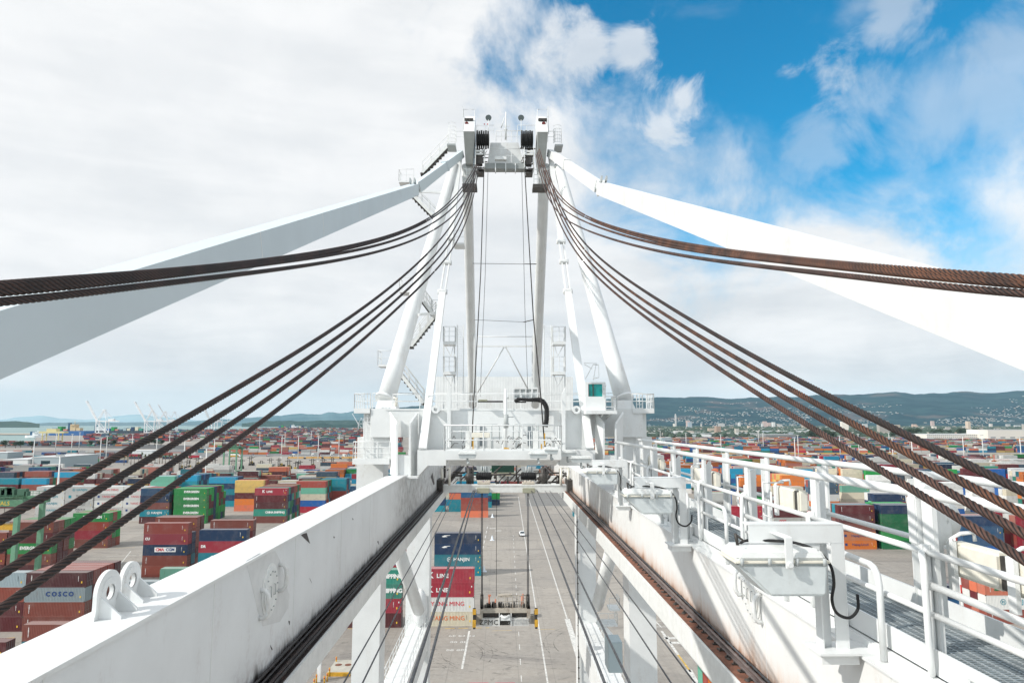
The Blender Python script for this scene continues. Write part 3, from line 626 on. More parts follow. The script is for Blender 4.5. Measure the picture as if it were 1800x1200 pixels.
for i, (sc, x, y, z, L, c, lg, lab, ph, r) in enumerate(SPECS):
    if i >= NI:
        q = rk.uniform(.85, 1.15); stuffc.box(x - L / 2, x + L / 2, y - CW / 2, y + CW / 2, z, z + CH, tuple(v * q for v in COL[c])); continue
    me, dm = cont_mesh(L)
    o = bpy.data.objects.new('shipping_container', me); C.objects.link(o); o.location = (x, y, z); q = rk.uniform(.92, 1.08); o.color = (*[v * q for v in COL[c]], 1)
    if y < 320 and x < 40:
        d = bpy.data.objects.new('end_door', dm); C.objects.link(d); d.parent = o; d.color = o.color
    f = -CW / 2; zc = CH * .54
    tag(o, lab, 'container', 'shipping containers stacked in the yard')
    def T(body, size, m, dx, sp=1.0, bold=0.0, dz=0.0, sh=0.0): return put_text(body, size, (x + dx, y + f - .012, z + zc + dz), (R(90), 0, 0), m, o, sp, sh, bold=bold)
    if lg and lg != 'EA':
        body, size, m, dx, sp_, bold = LOGO[lg]
        if lg == 'CG':
            put('panel', o, 0, f, zc, wht); T('CMA', 1.1, redl, -1.45, .95, .04, 0, 0); T('CGM', 1.1, navl, 1.4, .95, .04)
        elif lg == 'KL': T('K', 1.7, wht, -3.1, 1, .05); T('LINE', 1.15, wht, -.6, 1.1, .04, -.12); 
        elif lg == 'MS': T(body, size, m, dx, sp_, bold, .32); T('SEALAND', .75, m, dx, 1.2, 0, -.55); put('star', o, -3.9, f, zc, teall, sc=1.2)
        else: T(body, size, m, dx, sp_, bold)
        if lg in ('HJ', 'HJn'): put('ring', o, dx - 3.4, f, zc, m)
        if lg in ('YM', 'YO'): put('star', o, -4.3, f, zc, navl if lg == 'YM' else orl, sc=.9)
        if lg == 'HY': put('tri', o, -3.6, f, zc, gold)
        if lg == 'HL': put('star', o, -4.2, f, zc, navl, sc=.8)
    elif lg == 'EA': put('flag', o, -3.6 if c == 'navy' else 0, f, zc + (.5 if c == 'navy' else 0), wht, sc=.75)
    if y < 345 and r == 0:
        dark_c = c not in ('white', 'cream', 'lightgrey', 'grey')
        if c in ('brown', 'maroon', 'redbrown', 'coral'): put('code', o, -L / 2 + 1.1, f, zc, wht, 'side_marking', 1.1)
        put('tag', o, L / 2 - .9, f, zc - .55, yl, 'warning_label', .9)
        if rk.random() < .6: put('code', o, L / 2 - 1.6, f, zc + .15, wht if dark_c else blk, 'serial_marking', .7)
        if c in ('teal', 'deepblue', 'crimson') and rk.random() < .7: put('tag', o, L / 2 - .5, f, zc + .6, yl if c == 'teal' else wht, 'warning_label', .7)

# the rest of the yard and the far terminals, thousands of boxes
PL = ['maroon'] * 5 + ['brown'] * 2 + ['redbrown'] * 3 + ['crimson'] * 3 + ['white', 'cream', 'grey', 'slate', 'navy', 'blue', 'green', 'lightgrey', 'coral', 'navy', 'deepblue', 'seagreen', 'white', 'orange', 'lightgrey', 'slate', 'salmon', 'teal']
PR = ['maroon', 'brown', 'redbrown', 'crimson', 'coral', 'navy', 'deepblue', 'seagreen', 'white', 'orange', 'lightgrey', 'slate', 'salmon', 'salmon', 'teal', 'orange', 'white', 'white', 'cyan', 'green', 'yellow', 'cream', 'blue']
PW_ = ['white'] * 9 + ['cream'] * 5 + ['lightgrey'] * 4 + ['salmon', 'brown', 'teal', 'slate', 'crimson']
def fill(px0, px1, yn, yf, pal, lvl=(2, 5), dens=.85, rows=6, aisle=16, top_only=False, seed=1):
    r_ = random.Random(seed); Y = G(900, yn).y; Ye = G(900, yf).y
    while Y < Ye:
        nr = rows; d0, d1 = ray(px0, 743), ray(px1, 743); X = d0.x / d0.y * Y; X1 = d1.x / d1.y * Y; X = math.floor(X / 12.8) * 12.8
        while X < X1:
            if r_.random() < dens:
                n0 = r_.randint(*lvl); bias = r_.choice(pal)
                for r in range(nr):
                    n = max(1, n0 - (r_.random() < .25)); yy = Y + r * 2.56
                    for k in range(n):
                        if r > 0 and k < n - 1 and Y > 900 and not (k >= n - 3): continue
                        c = COL[bias if r_.random() < .35 else r_.choice(pal)]; q = r_.uniform(.42, .92)
                        stuffc.box(X, X + 12.2, yy, yy + CW, k * (CH + .01), k * (CH + .01) + CH, tuple(v * q for v in c))
            X += 12.8 if r_.random() < .93 else 19
        Y += nr * 2.56 + aisle * (.7 if Y < 900 else 1.0)
fill(-80, 120, 862, 845, PL, (3, 5), .9, 5, 14, seed=2)
fill(120, 560, 866, 848, ['white', 'cream', 'lightgrey', 'brown', 'teal', 'salmon', 'coral', 'mint', 'yellow', 'navy'] * 2 + PL[:6], (2, 4), .85, 4, 14, seed=3)
fill(-80, 640, 846, 834, PW_, (1, 3), .75, 4, 16, seed=4)
fill(560, 640, 862, 836, PR, (2, 4), .8, 4, 16, seed=5)
fill(640, 845, 888, 846, ['cyan', 'teal', 'navy', 'deepblue', 'white', 'crimson', 'green', 'lightgrey', 'cream'] * 2, (2, 4), .85, 4, 14, seed=6)
fill(845, 1130, 862, 826, PW_ + PR, (2, 4), .85, 5, 14, seed=7)
fill(1130, 1500, 862, 826, PR + ['orange'] * 4, (3, 5), .85, 5, 14, seed=8)
fill(1500, 1920, 868, 828, PW_ + PW_ + PR, (3, 5), .92, 5, 12, seed=9)
fill(1820, 2300, 1000, 860, PR, (3, 5), .9, 5, 14, seed=19)
fill(-500, -90, 1010, 850, PL, (3, 5), .9, 5, 14, seed=20)
fill(1130, 2000, 818, 813, PR + ['maroon'] * 9, (2, 3), .8, 3, 14, seed=18)
fill(340, 700, 798, 792, PR + ['salmon', 'white', 'coral'] * 4, (1, 3), .6, 3, 20, seed=10)
fill(380, 700, 789, 771, PL, (2, 5), .84, 6, 22, seed=11)
fill(270, 700, 771, 759, PL, (2, 5), .74, 6, 40, seed=12)
fill(155, 330, 775, 769.5, PL + ['crimson'] * 5, (3, 5), .9, 6, 30, seed=13)
fill(440, 720, 759, 755, PL + ['orange', 'white'] * 2, (3, 5), .8, 6, 60, seed=14)
fill(1120, 2000, 795.5, 774, PR, (2, 3), .92, 4, 13, seed=15)
fill(850, 1130, 800, 760, PR, (2, 3), .8, 4, 30, seed=16)
fill(60, 330, 806, 803, PL + ['navy'] * 4, (1, 2), .45, 2, 30, seed=17)
fill(100, 215, 817, 812, PR + PL, (1, 2), .3, 2, 14, seed=30)
fill(-80, 330, 798, 794, PR + PL, (1, 1), .35, 2, 60, seed=31)
fill(-60, 240, 783, 778, PL + ['slate', 'navy'] * 5, (1, 2), .7, 3, 30, seed=33)
fill(1130, 1900, 806, 803, ['slate', 'navy', 'brown', 'lightgrey'], (1, 1), .4, 2, 12, seed=34)
stuffc.build('distant_containers', col_mat('distant_container_colours', .6), 'thousands of distant multicoloured containers stacked in rows across the port', 'containers')
# ================================================================== the crane
crane = empty('container_crane', (0.3, 47, 0), 'huge white gantry crane with twin boom girders, A-frame tower and grated walkway, filling the foreground', 'crane')
def P_(mb, name, m=None, parent=None, **k): return mb.build(name, m or white, parent or crane, **k)
gT, gS, gB = H - 3.3, H - 6.45, H - 7.35           # girder top, rail shelf, girder bottom
# --- boom girders
g = MB(); g.box(-7.0, -6.0, -8, 104, gB, gT)
GL = P_(g, 'boom_girder', gl, label='left boom girder, greasy black along the rail')
g = MB(); g.box(-7.06, -5.93, -8, 42.6, gT + .003, gT + .07)
P_(g, 'top_flange', white, GL)
g = MB(); rT = H - 4.3
g.box(6.7, 7.9, -8, 104, gB, rT)
GR = P_(g, 'boom_girder', gr, label='right boom girder, streaked with rust along the rail')
g = MB(); g.box(6.63, 7.95, -8, 42.6, rT + .003, rT + .06); P_(g, 'top_flange', white, GR)
# shelves with rail, rail pad, clips, and the white lip beams
def lip(x0, x1, sgn, zb):
    a = MB(); a.box(min(x0, x1), max(x0, x1), -8, 104, zb, gS - .02)
    return a
g = lip(-5.99, -5.38, 1, H - 7.12); P_(g, 'rail_beam', white2, label='pale lip beam under the left trolley rail')
g = lip(6.69, 5.96, -1, H - 7.27); P_(g, 'rail_beam', white2, label='white lip beam under the rusty right rail')
g = MB(); g.box(-5.99, -5.46, -8, 104, gS - .015, gS + .012); P_(g, 'rail_pad', grime)
g = MB(); g.box(6.03, 6.69, -8, 104, gS - .015, gS + .012); P_(g, 'rail_pad', rust)
def rail_at(x):
    g = MB()
    prof = [(-.09, 0), (.09, 0), (.09, .02), (.02, .04), (.02, .09), (.045, .1), (.045, .14), (-.045, .14), (-.045, .1), (-.02, .09), (-.02, .04), (-.09, .02)]
    g.prism([(x + a, -8, gS + .014 + z) for a, z in prof], (0, 112, 0)); return g
P_(rail_at(6.44), 'trolley_rail', railm); P_(rail_at(-5.62), 'trolley_rail', grime)
rnd = random.Random(5)
cl = MB()
y = 4.0
while y < 70:
    for s in (-1, 1):
        x = 6.44 + s * .17
        cl.box(x - .06, x + .06, y - .045, y + .045, gS + .013, gS + .05)
        cl.box(x - .09 * s - .02, x - .09 * s + .02, y - .11, y + .11, gS + .013, gS + .035)
        cl.tube([(x, y, gS + .05), (x, y, gS + .10)], .028, 6)
        if rnd.random() < .6: cl.ell((x + rnd.uniform(-.05, .08) * s, y + rnd.uniform(-.15, .15), gS + .02), (.07, .12, .02), 7, 4)
    y += .56
P_(cl, 'rail_clips', dark)
cr = MB()                                             # lumps of old grease and spall along the foot of the girders
for i in range(300):
    y = 4 + 50 * rnd.random() ** 1.5
    cr.ell((6.69 - abs(rnd.gauss(0, .035)), y, gS + .02 + abs(rnd.gauss(0, .035))), (.03, rnd.uniform(.03, .14), rnd.uniform(.015, .06)), 6, 4)
P_(cr, 'rust_flakes', dark)
cr = MB()
for i in range(760):
    y = 5 + 40 * rnd.random() ** 1.4
    cr.ell((-5.99 + abs(rnd.gauss(0, .04)), y, gS + .02 + abs(rnd.gauss(0, .07))), (.035, rnd.uniform(.04, .2), rnd.uniform(.02, .07)), 6, 4)
P_(cr, 'grease_lumps', grime)
for X_, ys, z0, z1, s_ in ((-6.0, (9.5, 14.9, 20.6, 26.4, 32.1, 38), gS + .03, gT, 1), (6.7, (12.2, 17.9, 23.7, 29.3, 35), gS + .03, rT, -1)):
    for y in ys:
        g = MB(); g.box(*sorted((X_ + s_ * .0005, X_ + s_ * .006)), y, y + .03, z0, z1); P_(g, 'weld_seam', white2)
# --- padeye on the left girder top
def padeye(X, Y, Zb, R0=.40):
    g = MB(); zc = Zb + R0 + .02; th = .07; N = 40; hr_ = .125; vs = []; ring_in = []; ring_out = []
    for k in range(N):
        a = 2 * math.pi * k / N; ring_in.append((Y + hr_ * math.cos(a), zc + hr_ * math.sin(a)))
        oy, oz = math.cos(a) * R0, math.sin(a) * R0
        if oz < -.1 * R0:                       # the disc runs out into a flared foot
            f = min(1, (-oz / R0 - .1) / .75); oy = math.copysign(abs(oy) * (1 - f) + f * R0 * 1.12, oy) if abs(oy) > .02 else oy; oz = max(oz - f * .02, -(R0 + .02))
            if f >= .95: oz = -(R0 + .02)
        ring_out.append((Y + oy, zc + oz))
    for xx in (X - th / 2, X + th / 2): vs += [(xx, p, q) for p, q in ring_in] + [(xx, p, q) for p, q in ring_out]
    fs = []
    for k in range(N):
        j = (k + 1) % N; fs += [(k, j, N + j, N + k), (2 * N + k, 3 * N + k, 3 * N + j, 2 * N + j), (k, 2 * N + k, 2 * N + j, j), (N + k, N + j, 3 * N + j, 3 * N + k)]
    g.add(vs, fs)
    for sx in (1,):
        g.prism([(X + sx * (th / 2 + .001), Y + .235 * math.cos(2 * math.pi * k / N) , zc + .235 * math.sin(2 * math.pi * k / N)) for k in range(N)][:1] and [], (0, 0, 0)) if False else None
        rv = []
        for k in range(N):
            a = 2 * math.pi * k / N
            for rr in (hr_ + .004, .24): rv.append((X + sx * (th / 2 + .022), Y + rr * math.cos(a), zc + rr * math.sin(a)))
            rv.append((X + sx * (th / 2 - .005), Y + .24 * math.cos(a), zc + .24 * math.sin(a)))
        g.add(rv, [f for k in range(N) for f in ((3 * k, 3 * k + 1, (3 * k + 4) % (3 * N), (3 * k + 3) % (3 * N)), (3 * k + 1, 3 * k + 2, (3 * k + 5) % (3 * N), (3 * k + 4) % (3 * N)))])
        for dy in (-.25, .25):
            yy = Y + dy; g.prism([(X + sx * (th / 2 - .004), yy - .02, Zb), (X + sx * .40, yy - .02, Zb), (X + sx * .40, yy - .02, Zb + .05), (X + sx * (th / 2 - .004), yy - .02, Zb + .36)], (0, .04, 0))
    return g
for px_, py_0, r_ in ((186, 1080, .36), (226, 1053, .33)):
    a = WZ(px_, py_0, gT + .071); P_(padeye(a.x, a.y, gT + .071, r_), 'padeye', white)
# --- manhole cover with handles on the inner face of the left girder
def manhole(Xf, sgn, Y, Zc, rust_=False):
    e = MB(); N = 28; th = .05
    ring = [(Xf + sgn * .02, Y + .50 * math.cos(2 * math.pi * k / N), Zc + .56 * math.sin(2 * math.pi * k / N)) for k in range(N)]
    e.prism(ring, (sgn * .035, 0, 0))
    ring2 = [(Xf, Y + .62 * math.cos(2 * math.pi * k / N), Zc + .68 * math.sin(2 * math.pi * k / N)) for k in range(N)]
    e.prism(ring2, (sgn * .02, 0, 0))
    mh = P_(e, 'manhole_cover', white2)
    h = MB()
    for sy in (-1, 1):
        yy = Y + sy * .70; zz = Zc + sy * .17
        h.tube([(Xf, yy, zz + .34), (Xf + sgn * .12, yy, zz + .33), (Xf + sgn * .20, yy, zz + .22), (Xf + sgn * .22, yy, zz), (Xf + sgn * .20, yy, zz - .22), (Xf + sgn * .12, yy, zz - .33), (Xf, yy, zz - .34)], .055, 10)
    P_(h, 'grab_handle', white, mh)
    h = MB()
    for k in range(14):
        a = 2 * math.pi * (k + .5) / 14; h.tube([(Xf + sgn * .055, Y + .42 * math.cos(a), Zc + .48 * math.sin(a)), (Xf + sgn * .085, Y + .42 * math.cos(a), Zc + .48 * math.sin(a))], .02, 6)
    for sy in (-1, 1):
        h.tube([(Xf + sgn * .055, Y + sy * .16, Zc + .13), (Xf + sgn * .1, Y + sy * .16, Zc + .13), (Xf + sgn * .1, Y + sy * .16, Zc - .13), (Xf + sgn * .055, Y + sy * .16, Zc - .13)], .014, 6)
    P_(h, 'cover_bolts', greyp, mh)
ch = mat('bare_patch', (.07, .06, .06), .7, 0, .3, 8)
for pts in ([(528, 939), (539, 936), (545, 955)], [(619, 910), (621, 911), (620.5, 914)], [(586, 942), (588.5, 943), (587, 946)], [(544, 1015), (546, 1019), (548, 1024), (545, 1018)], [(507, 1090), (509.5, 1091), (509, 1098), (507.5, 1094)], [(475, 1133), (479, 1140), (478, 1142), (476, 1138)], [(663, 951), (665, 950), (666, 957)], [(760, 830), (764, 850), (762, 852), (757, 838)]):
    g = MB(); P4 = [WX(x, y, -5.996) for x, y in pts]; g.prism(P4, (.004, 0, 0)); P_(g, 'paint_chip', ch)
pt_ = mat('touched_up_paint', (.66, .67, .665), .55, 0, .06, 2)
g = MB(); g.prism([WX(x, y, -5.999) for x, y in ((432, 985), (455, 972), (484, 968), (492, 984), (497, 1003), (508, 1045), (506, 1068), (492, 1092), (462, 1100), (452, 1070), (443, 1030))], (.003, 0, 0)); P_(g, 'paint_patch', pt_)
a = WX(474, 1037, -6.0); manhole(-6.0, 1, a.y, a.z)
a = WX(1322, 1045, 6.7); manhole(6.7, -1, a.y, a.z)
# --- hangers: two chamfered ribs standing on each girder, with the sill box between them
def hanger(pa, pb, pc, pd, sill=True, nm='hanger_frame'):
    g = MB()
    for (po, pi, s) in ((pa, pb, 1), (pd, pc, -1)):
        o0, o1 = W(po, 836, 45.6), W(po, 725, 45.6)
        o0.z = W(pi, 836, 44.4).z
        i0, i1 = W(pi, 836, 44.4), W(pi, 744, 44.4)
        g.prism([o0, i0, i1, o1], (.04, .12, 0))
        g.bar(i0 + Vector((0, -.05, 0)), i1 + Vector((0, -.05, 0)), .12, .05, up=(0, 1, 0)); g.bar(i1 + Vector((0, -.05, 0)), o1 + Vector((0, -.05, 0)), .12, .05, up=(0, 1, 0))
    x0, x1 = W(pb - 1, 836, 44.6).x, W(pc + 1, 836, 44.6).x; zt = W(pb, 800, 44.6).z; zb = W(pb, 836, 44.4).z
    if sill: g.box(x0, x1, 44.5, 45.6, zb, zt)
    g.box(W(pa - 2, 836, 44).x, W(pd + 2, 836, 44).x, 43.8, 45.8, zb - .12, zb - .003)
    P_(g, nm, white)
hanger(685.5, 698, 720.5, 733.5)
hanger(1046, 1061, 1082, 1095)
g = MB(); a = W(712, 838, 43.9); g.prism([a, W(722, 838, 43.9), W(719, 862, 43.9)], (0, .06, 0)); P_(g, 'gusset', white)
# --- portal: top beam, legs, deep middle box
g = MB(); g.box(W(652, 743, 46).x, W(1130, 743, 46).x, 46, 49, W(800, 768, 46).z, W(800, 718, 46).z)
P_(g, 'portal_beam', white)
g = MB(); g.box(W(736, 743, 45.7).x, W(1040, 743, 45.7).x, 45.7, 45.99, W(800, 798, 45.7).z, W(800, 722, 45.7).z)
wall = P_(g, 'machinery_wall', white)
g = MB()
for px in (843.5, 927.5):
    g.box(W(px, 743, 45.6).x, W(px + 8.5, 743, 45.6).x, 45.62, 45.7, W(px, 783, 45.6).z, W(px, 749, 45.6).z)
P_(g, 'door', mat('door_grey', (.20, .23, .25), .5), wall)
g = MB()
for px, hw, up in ((789, 3.3, 680), (1040 - 50 + 1, 3.0, 680)):      # upright fins on the middle wall
    x = W(px, 743, 45.2).x
    g.prism([W(px - hw, 797, 45.2), W(px + hw, 797, 45.2), W(px + hw, up + 0, 45.2), W(px - hw, up + 12, 45.2)], (0, .4, 0))
P_(g, 'fin', white)
lg = []
LEGX = ((-9.8, -8.0), (8.56, 10.36))
for (x0, x1) in LEGX:
    g = MB(); g.box(x0, x1, 47.2, 49.4, 3.2, W(700, 768, 47).z - .01); lg.append(P_(g, 'portal_leg', white))
    g = MB(); g.box(x0 - .15 if x0 > 0 else x0 - .6, x1 + .15, 77.6, 79.8, 3.2, H - 3.0); P_(g, 'portal_leg', white)
g = MB(); g.box(W(640, 743, 46.6).x, W(686, 743, 46.6).x, 46.4, 49.6, W(700, 806, 46.4).z, W(700, 720, 46.4).z); P_(g, 'leg_head', white)
g = MB(); g.box(W(1095, 743, 46.6).x, W(1135, 743, 46.6).x, 46.4, 49.6, W(700, 812, 46.4).z, W(700, 720, 46.4).z); P_(g, 'leg_head', white)
g = MB()
for x0, x1 in LEGX: g.box(x0 - .3, x1 + .3, 46, 81, .9, 3.2)
P_(g, 'sill_beam', white)
# portal tie beams between front and rear legs, 16 m above the ground, with walkway on top
TZ = 20.3
for k, (x0, x1) in enumerate(LEGX):
    g = MB(); xa = x0 + (-.5 if k == 0 else .1); xb = x1 + (.3 if k == 0 else .1)
    g.box(x0 - .1, x1 + .1, 49.4, 77.6, TZ - 2.6, TZ); tb = P_(g, 'tie_beam', white)
    g = MB()
    for xx in (x0 - .02, x1 + .02): railing(g, [(xx, 50, TZ), (xx, 77, TZ)], 1.1, 2.0, .035)
    P_(g, 'handrail', white, tb)
    pass
    # diagonal tube brace
    g = MB(); xm = (x0 + x1) / 2
    if k == 0: g.tube([W(698, 960, 62), W(736, 1072, 75)], .62, 16)
    else: g.tube([W(1078, 955, 62), W(1050, 1064, 75)], .62, 16)
    P_(g, 'brace_tube', white)
    g = MB(); g.ell((xm + (.2 if k == 0 else 0), 76.7, TZ + 1.9), (.8, 1.0, 2.0), 18, 12)
    if k == 0: P_(g, 'brace_node', white)
# red lettering on the inner side of the left tie beam
rl = mat('faded_red_lettering', (.62, .25, .22), .6)
put_text('WASHINGTON', 1.0, (-7.88, 60, TZ - 1.0), (R(90), 0, R(90)), rl, crane)
put_text('TERMINAL', 1.0, (-7.88, 59, TZ - 2.1), (R(90), 0, R(90)), rl, crane)
# stair platforms between the right legs, switch box
g = MB()
for pxa, pxb, py in ((1052, 1084, 1095), (1070, 1088, 1068)):
    a, c = W(pxa, py, 72), W(pxb, py, 72)
    g.box(a.x, c.x, 71.4, 73.4, a.z - .15, a.z); railing(g, [(a.x, 71.5, a.z), (c.x, 71.5, a.z), (c.x, 73.3, a.z)], 1.1, 1.0, .03)
a = W(1080, 1125, 70); c = W(1052, 1092, 72); g.bar(a, c, .8, .08)
P_(g, 'stair_landing', white2)
g = MB(); a = W(1070, 1182, 56); c = W(1094, 1128, 56); g.box(a.x, c.x, 56, 58, a.z, c.z); P_(g, 'switch_cabinet', mat('cabinet_grey', (.42, .50, .52), .5), bevel=.03)
g = MB(); x = 8.44
g.tube([(x, 77.4, 5), (x, 77.4, H - 7)], .05, 6)
for i in range(26): g.box(x - .09, x + .09, 77.25, 77.4, 8 + i * 1.1, 8.1 + i * 1.1)
P_(g, 'cable_riser', dark)
# --- the landings either side of the portal
g = MB(); pl = W(620, 808, 45.5); q = W(685, 808, 45.5); zt = W(620, 806, 45.5).z
g.box(pl.x, q.x, 45.4, 46.39, zt - .35, zt); railing(g, [(pl.x, 46.3, zt), (pl.x + .02, 45.5, zt), (q.x, 45.45, zt)], 1.1, .75, .035, (.33, .66))
P_(g, 'side_landing', white)
g = MB(); zt = W(620, 718, 46).z
xa, xb = W(622, 743, 46).x, W(650, 743, 46).x
g.box(xa, xb, 45.9, 48, zt - .3, zt + .02); railing(g, [(xb, 46, zt), (xa, 46, zt), (xa, 48, zt)], 1.0, .7, .03)
for px in (640, 646, 652): g.tube([W(px, 806, 46.1), W(px, 690, 46.1)], .03, 5)
for k in range(14): g.tube([W(640, 806 - k * 8, 46.1), W(652, 806 - k * 8, 46.1)], .022, 5)
xa, xb = W(1112, 743, 46).x, W(1150, 743, 46).x
g.box(xa, xb, 45.9, 48, zt - .3, zt + .02); railing(g, [(xa, 46, zt), (xb, 46, zt), (xb, 48, zt)], 1.0, .5, .035)
for px in (1119, 1129): g.tube([W(px, 800, 46.1), W(px, 692, 46.1)], .035, 5)
for k in range(16): g.tube([W(1119, 795 - k * 6.5, 46.1), W(1129, 795 - k * 6.5, 46.1)], .022, 5)
for k in range(5): g.tube([W(1132 - k * .5, 770 + k * 8, 46.1), W(1119, 770 + k * 8, 46.1)], .022, 5)
P_(g, 'ladder_cage', white)
g = MB(); zb = W(700, 718, 46).z
railing(g, [W(690, 718, 46.1), W(738, 718, 46.1)], .95, 1.4, .03); railing(g, [W(752, 718, 46.1), W(1040, 718, 46.1)], .95, 1.5, .026)
railing(g, [W(655, 718, 49), W(1130, 718, 49)], 1.1, 1.8, .026)
g.bar(W(678, 719.5, 46.0), W(1040, 719.5, 46.0), .1, .1)
P_(g, 'handrail', white, label='thin handrail along the top of the portal beam')
# corrugated machinery house behind
def corr(x0, x1, Y, z0, z1, pitch=.34, d=.009):
    g = MB(); x = x0; k = 0; pr = []
    while x < x1: pr += [(x, Y), (x + pitch * .4, Y), (x + pitch * .5, Y - d), (x + pitch * .9, Y - d)]; x += pitch
    vs = [(a, c, z0) for a, c in pr] + [(a, c, z1) for a, c in pr]; n = len(pr)
    g.add(vs, [(i, i + 1, n + i + 1, n + i) for i in range(n - 1)])
    g.box(x0, x1, Y + .01, Y + 12, z0, z1 - .02); return g
a, c = W(765, 720, 86), W(1006, 662, 86)
mh = P_(corr(a.x, c.x, 86, a.z - 3, c.z), 'machinery_house', white)
g = MB(); a, c = W(904, 700, 80), W(945, 682, 80); g.box(a.x, c.x, 80, 84, a.z, c.z); 
P_(g, 'vent_housing', greyp)
g = MB()
for k in range(5):
    q = W(904 + k * 10.2, 691, 79.9); g.box(q.x - .06, q.x + .06, 79.86, 79.99, a.z, c.z)
g.box(a.x, c.x, 79.85, 79.985, c.z - .12, c.z + .1); g.box(a.x, c.x, 79.85, 79.985, a.z - .1, a.z + .1)
P_(g, 'vent_frame', white)
# festoon cable chain hanging down the wall
g = MB(); pth = [(906, 706), (909, 702), (915, 701.5), (930, 702.5), (945, 702), (953, 704), (958, 710), (961, 718), (961, 735), (959, 750)]
pts = [W(x, y, 45.3) for x, y in pth]
g.tube(pts, [.08, .09, .1, .12, .13, .14, .15, .15, .15, .15], 8)
pp = []
for a, c in zip(pts, pts[1:]):
    for k in range(5): pp.append((a.lerp(c, k / 5), (c - a).normalized()))
for q, d in pp: g.tube([q - d * .02, q + d * .02], .175 if q.x > 2 else .13, 8)
P_(g, 'cable_chain', black)
g = MB(); g.tube([W(840, 705.5, 45.4), W(884, 705.5, 45.4)], .06, 6); g.tube([W(905, 706.5, 45.4), W(925, 706.5, 45.4)], .05, 6); P_(g, 'cable_tray', black)
g = MB(); a, c = W(841, 705, 45.3), W(857, 702, 45.3); g.box(a.x, c.x, 45.1, 45.5, a.z, c.z); P_(g, 'lamp_box', mat('olive_grey', (.36, .36, .27), .6), bevel=.03)
# mast on the middle platform
g = MB(); g.tube([W(888.5, 795, 42), W(888.5, 683, 42)], [.13, .09], 10); m_ = P_(g, 'mast', white)
g = MB(); g.tube([W(889.5, 752, 42), W(889.5, 728, 42)], .15, 10); g.tube([W(876, 732.5, 42), W(903, 732.5, 42)], .03, 6); g.tube([W(884, 746, 42), W(895, 746, 42)], .08, 6)
g.tube([W(891, 699, 41.9), W(894, 699, 41.9)], .06, 6); P_(g, 'mast_fitting', greyp, m_)
g = MB(); g.prism([W(885, 793, 41.2), W(900, 793, 41.2), W(894, 787, 41.2), W(886, 786, 41.2)], (0, .3, 0)); P_(g, 'wheel_chock', yellow)
g = MB()
for px, a_, b_ in ((830.5, 790, 769), (956.5, 783, 761), (951, 790, 780)): g.box(XW(px, 41.5).x, XW(px + 2, 41.5).x, 41.5, 41.6, W(px, a_, 41.5).z, W(px, b_, 41.5).z)
P_(g, 'warning_strip', yellow)
# --- middle platform across the girders, its fascia and under beam
g = MB(); x0, x1 = W(733, 743, 43.9).x, W(1060, 743, 43.9).x
zt, zm, zb = W(800, 792, 41).z, W(800, 808, 41).z, W(800, 819, 41.5).z
g.box(W(783, 743, 41).x, W(986, 743, 41).x, 41.0, 44.9, zm, zt)
pf = P_(g, 'cross_platform', white)
g = MB(); g.prism([(XW(786, 41.2).x, 41.15, zm - .003), (XW(984, 41.2).x, 41.15, zm - .003), (XW(979, 41.3).x, 42.2, zb), (XW(790, 41.3).x, 42.2, zb)], (0, .25, 0))
g.box(XW(790, 42.3).x, XW(980, 42.3).x, 42.45, 44.8, zb + .15, zm - .003)
P_(g, 'under_beam', greyp if False else white2, pf)
g = MB(); g.prism([W(733.6, 791, 43.9), W(784, 791, 43.9), W(784, 818, 43.9), W(752, 818, 43.9), W(736, 835, 43.9), W(733.6, 835, 43.9)], (0, 1.7, 0))
g.prism([W(1046, 791, 43.9), W(984, 791, 43.9), W(984, 818, 43.9), W(1026, 818, 43.9), W(1040, 835, 43.9), W(1046, 835, 43.9)], (0, 1.7, 0))
P_(g, 'haunch_plate', white)
g = MB()
A_ = W(781, 797, 41.05); B_ = W(987, 797, 41.05); A_.z = B_.z = zt
railing(g, [A_ + Vector((0, 3.6, 0)), A_, B_, B_ + Vector((0, 3.6, 0))], 1.5, 2.0, .045, (.42,), .1)
railing(g, [A_ + Vector((0, 3.7, 0)), B_ + Vector((0, 3.7, 0))], 1.1, 1.6, .03)
P_(g, 'handrail', white, pf)
g = MB()
for px0, px1 in ((811, 821), (835, 878), (902, 944)):              # looped guard rails in front of the doors
    ys = [(px0, 775), (px0, 750), (px0 + 3, 745.5), (px1 - 4, 745.5), (px1, 750), (px1, 775)]
    g.tube([W(x, y, 45.2) for x, y in ys], .035, 6)
for px in (823, 836, 864, 912, 935, 946): g.tube([W(px, 790, 44.8), W(px, 745.5, 44.8)], .05, 6)
P_(g, 'looped_guard', greyp, pf)
g = MB()
for px in (822, 942):
    a, c = W(px - 4, 790, 42), W(px + 4, 757, 42); g.box(a.x, c.x, 42, 42.5, a.z, c.z)
P_(g, 'sheave_post', white2, pf)
g = MB()
a = W(838, 769, 42); g.box(XW(829, 42).x, XW(861, 42).x, 42, 42.4, W(890, 769, 42).z, W(890, 760, 42).z); P_(g, 'junction_box', offw, pf, bevel=.03)
g = MB(); r2 = random.Random(3)
for i in range(26):
    px = r2.choice([r2.uniform(793, 815), r2.uniform(960, 990), r2.uniform(870, 925)]); py = r2.uniform(768, 790)
    a = W(px, py, r2.uniform(42, 44)); c = a + Vector((r2.uniform(-.5, .5), r2.uniform(-.3, .3), r2.uniform(-.3, .4)))
    g.tube([a, a.lerp(c, .5) + Vector((0, 0, .15)), c], .022, 5)
P_(g, 'loose_cables', dark, pf)
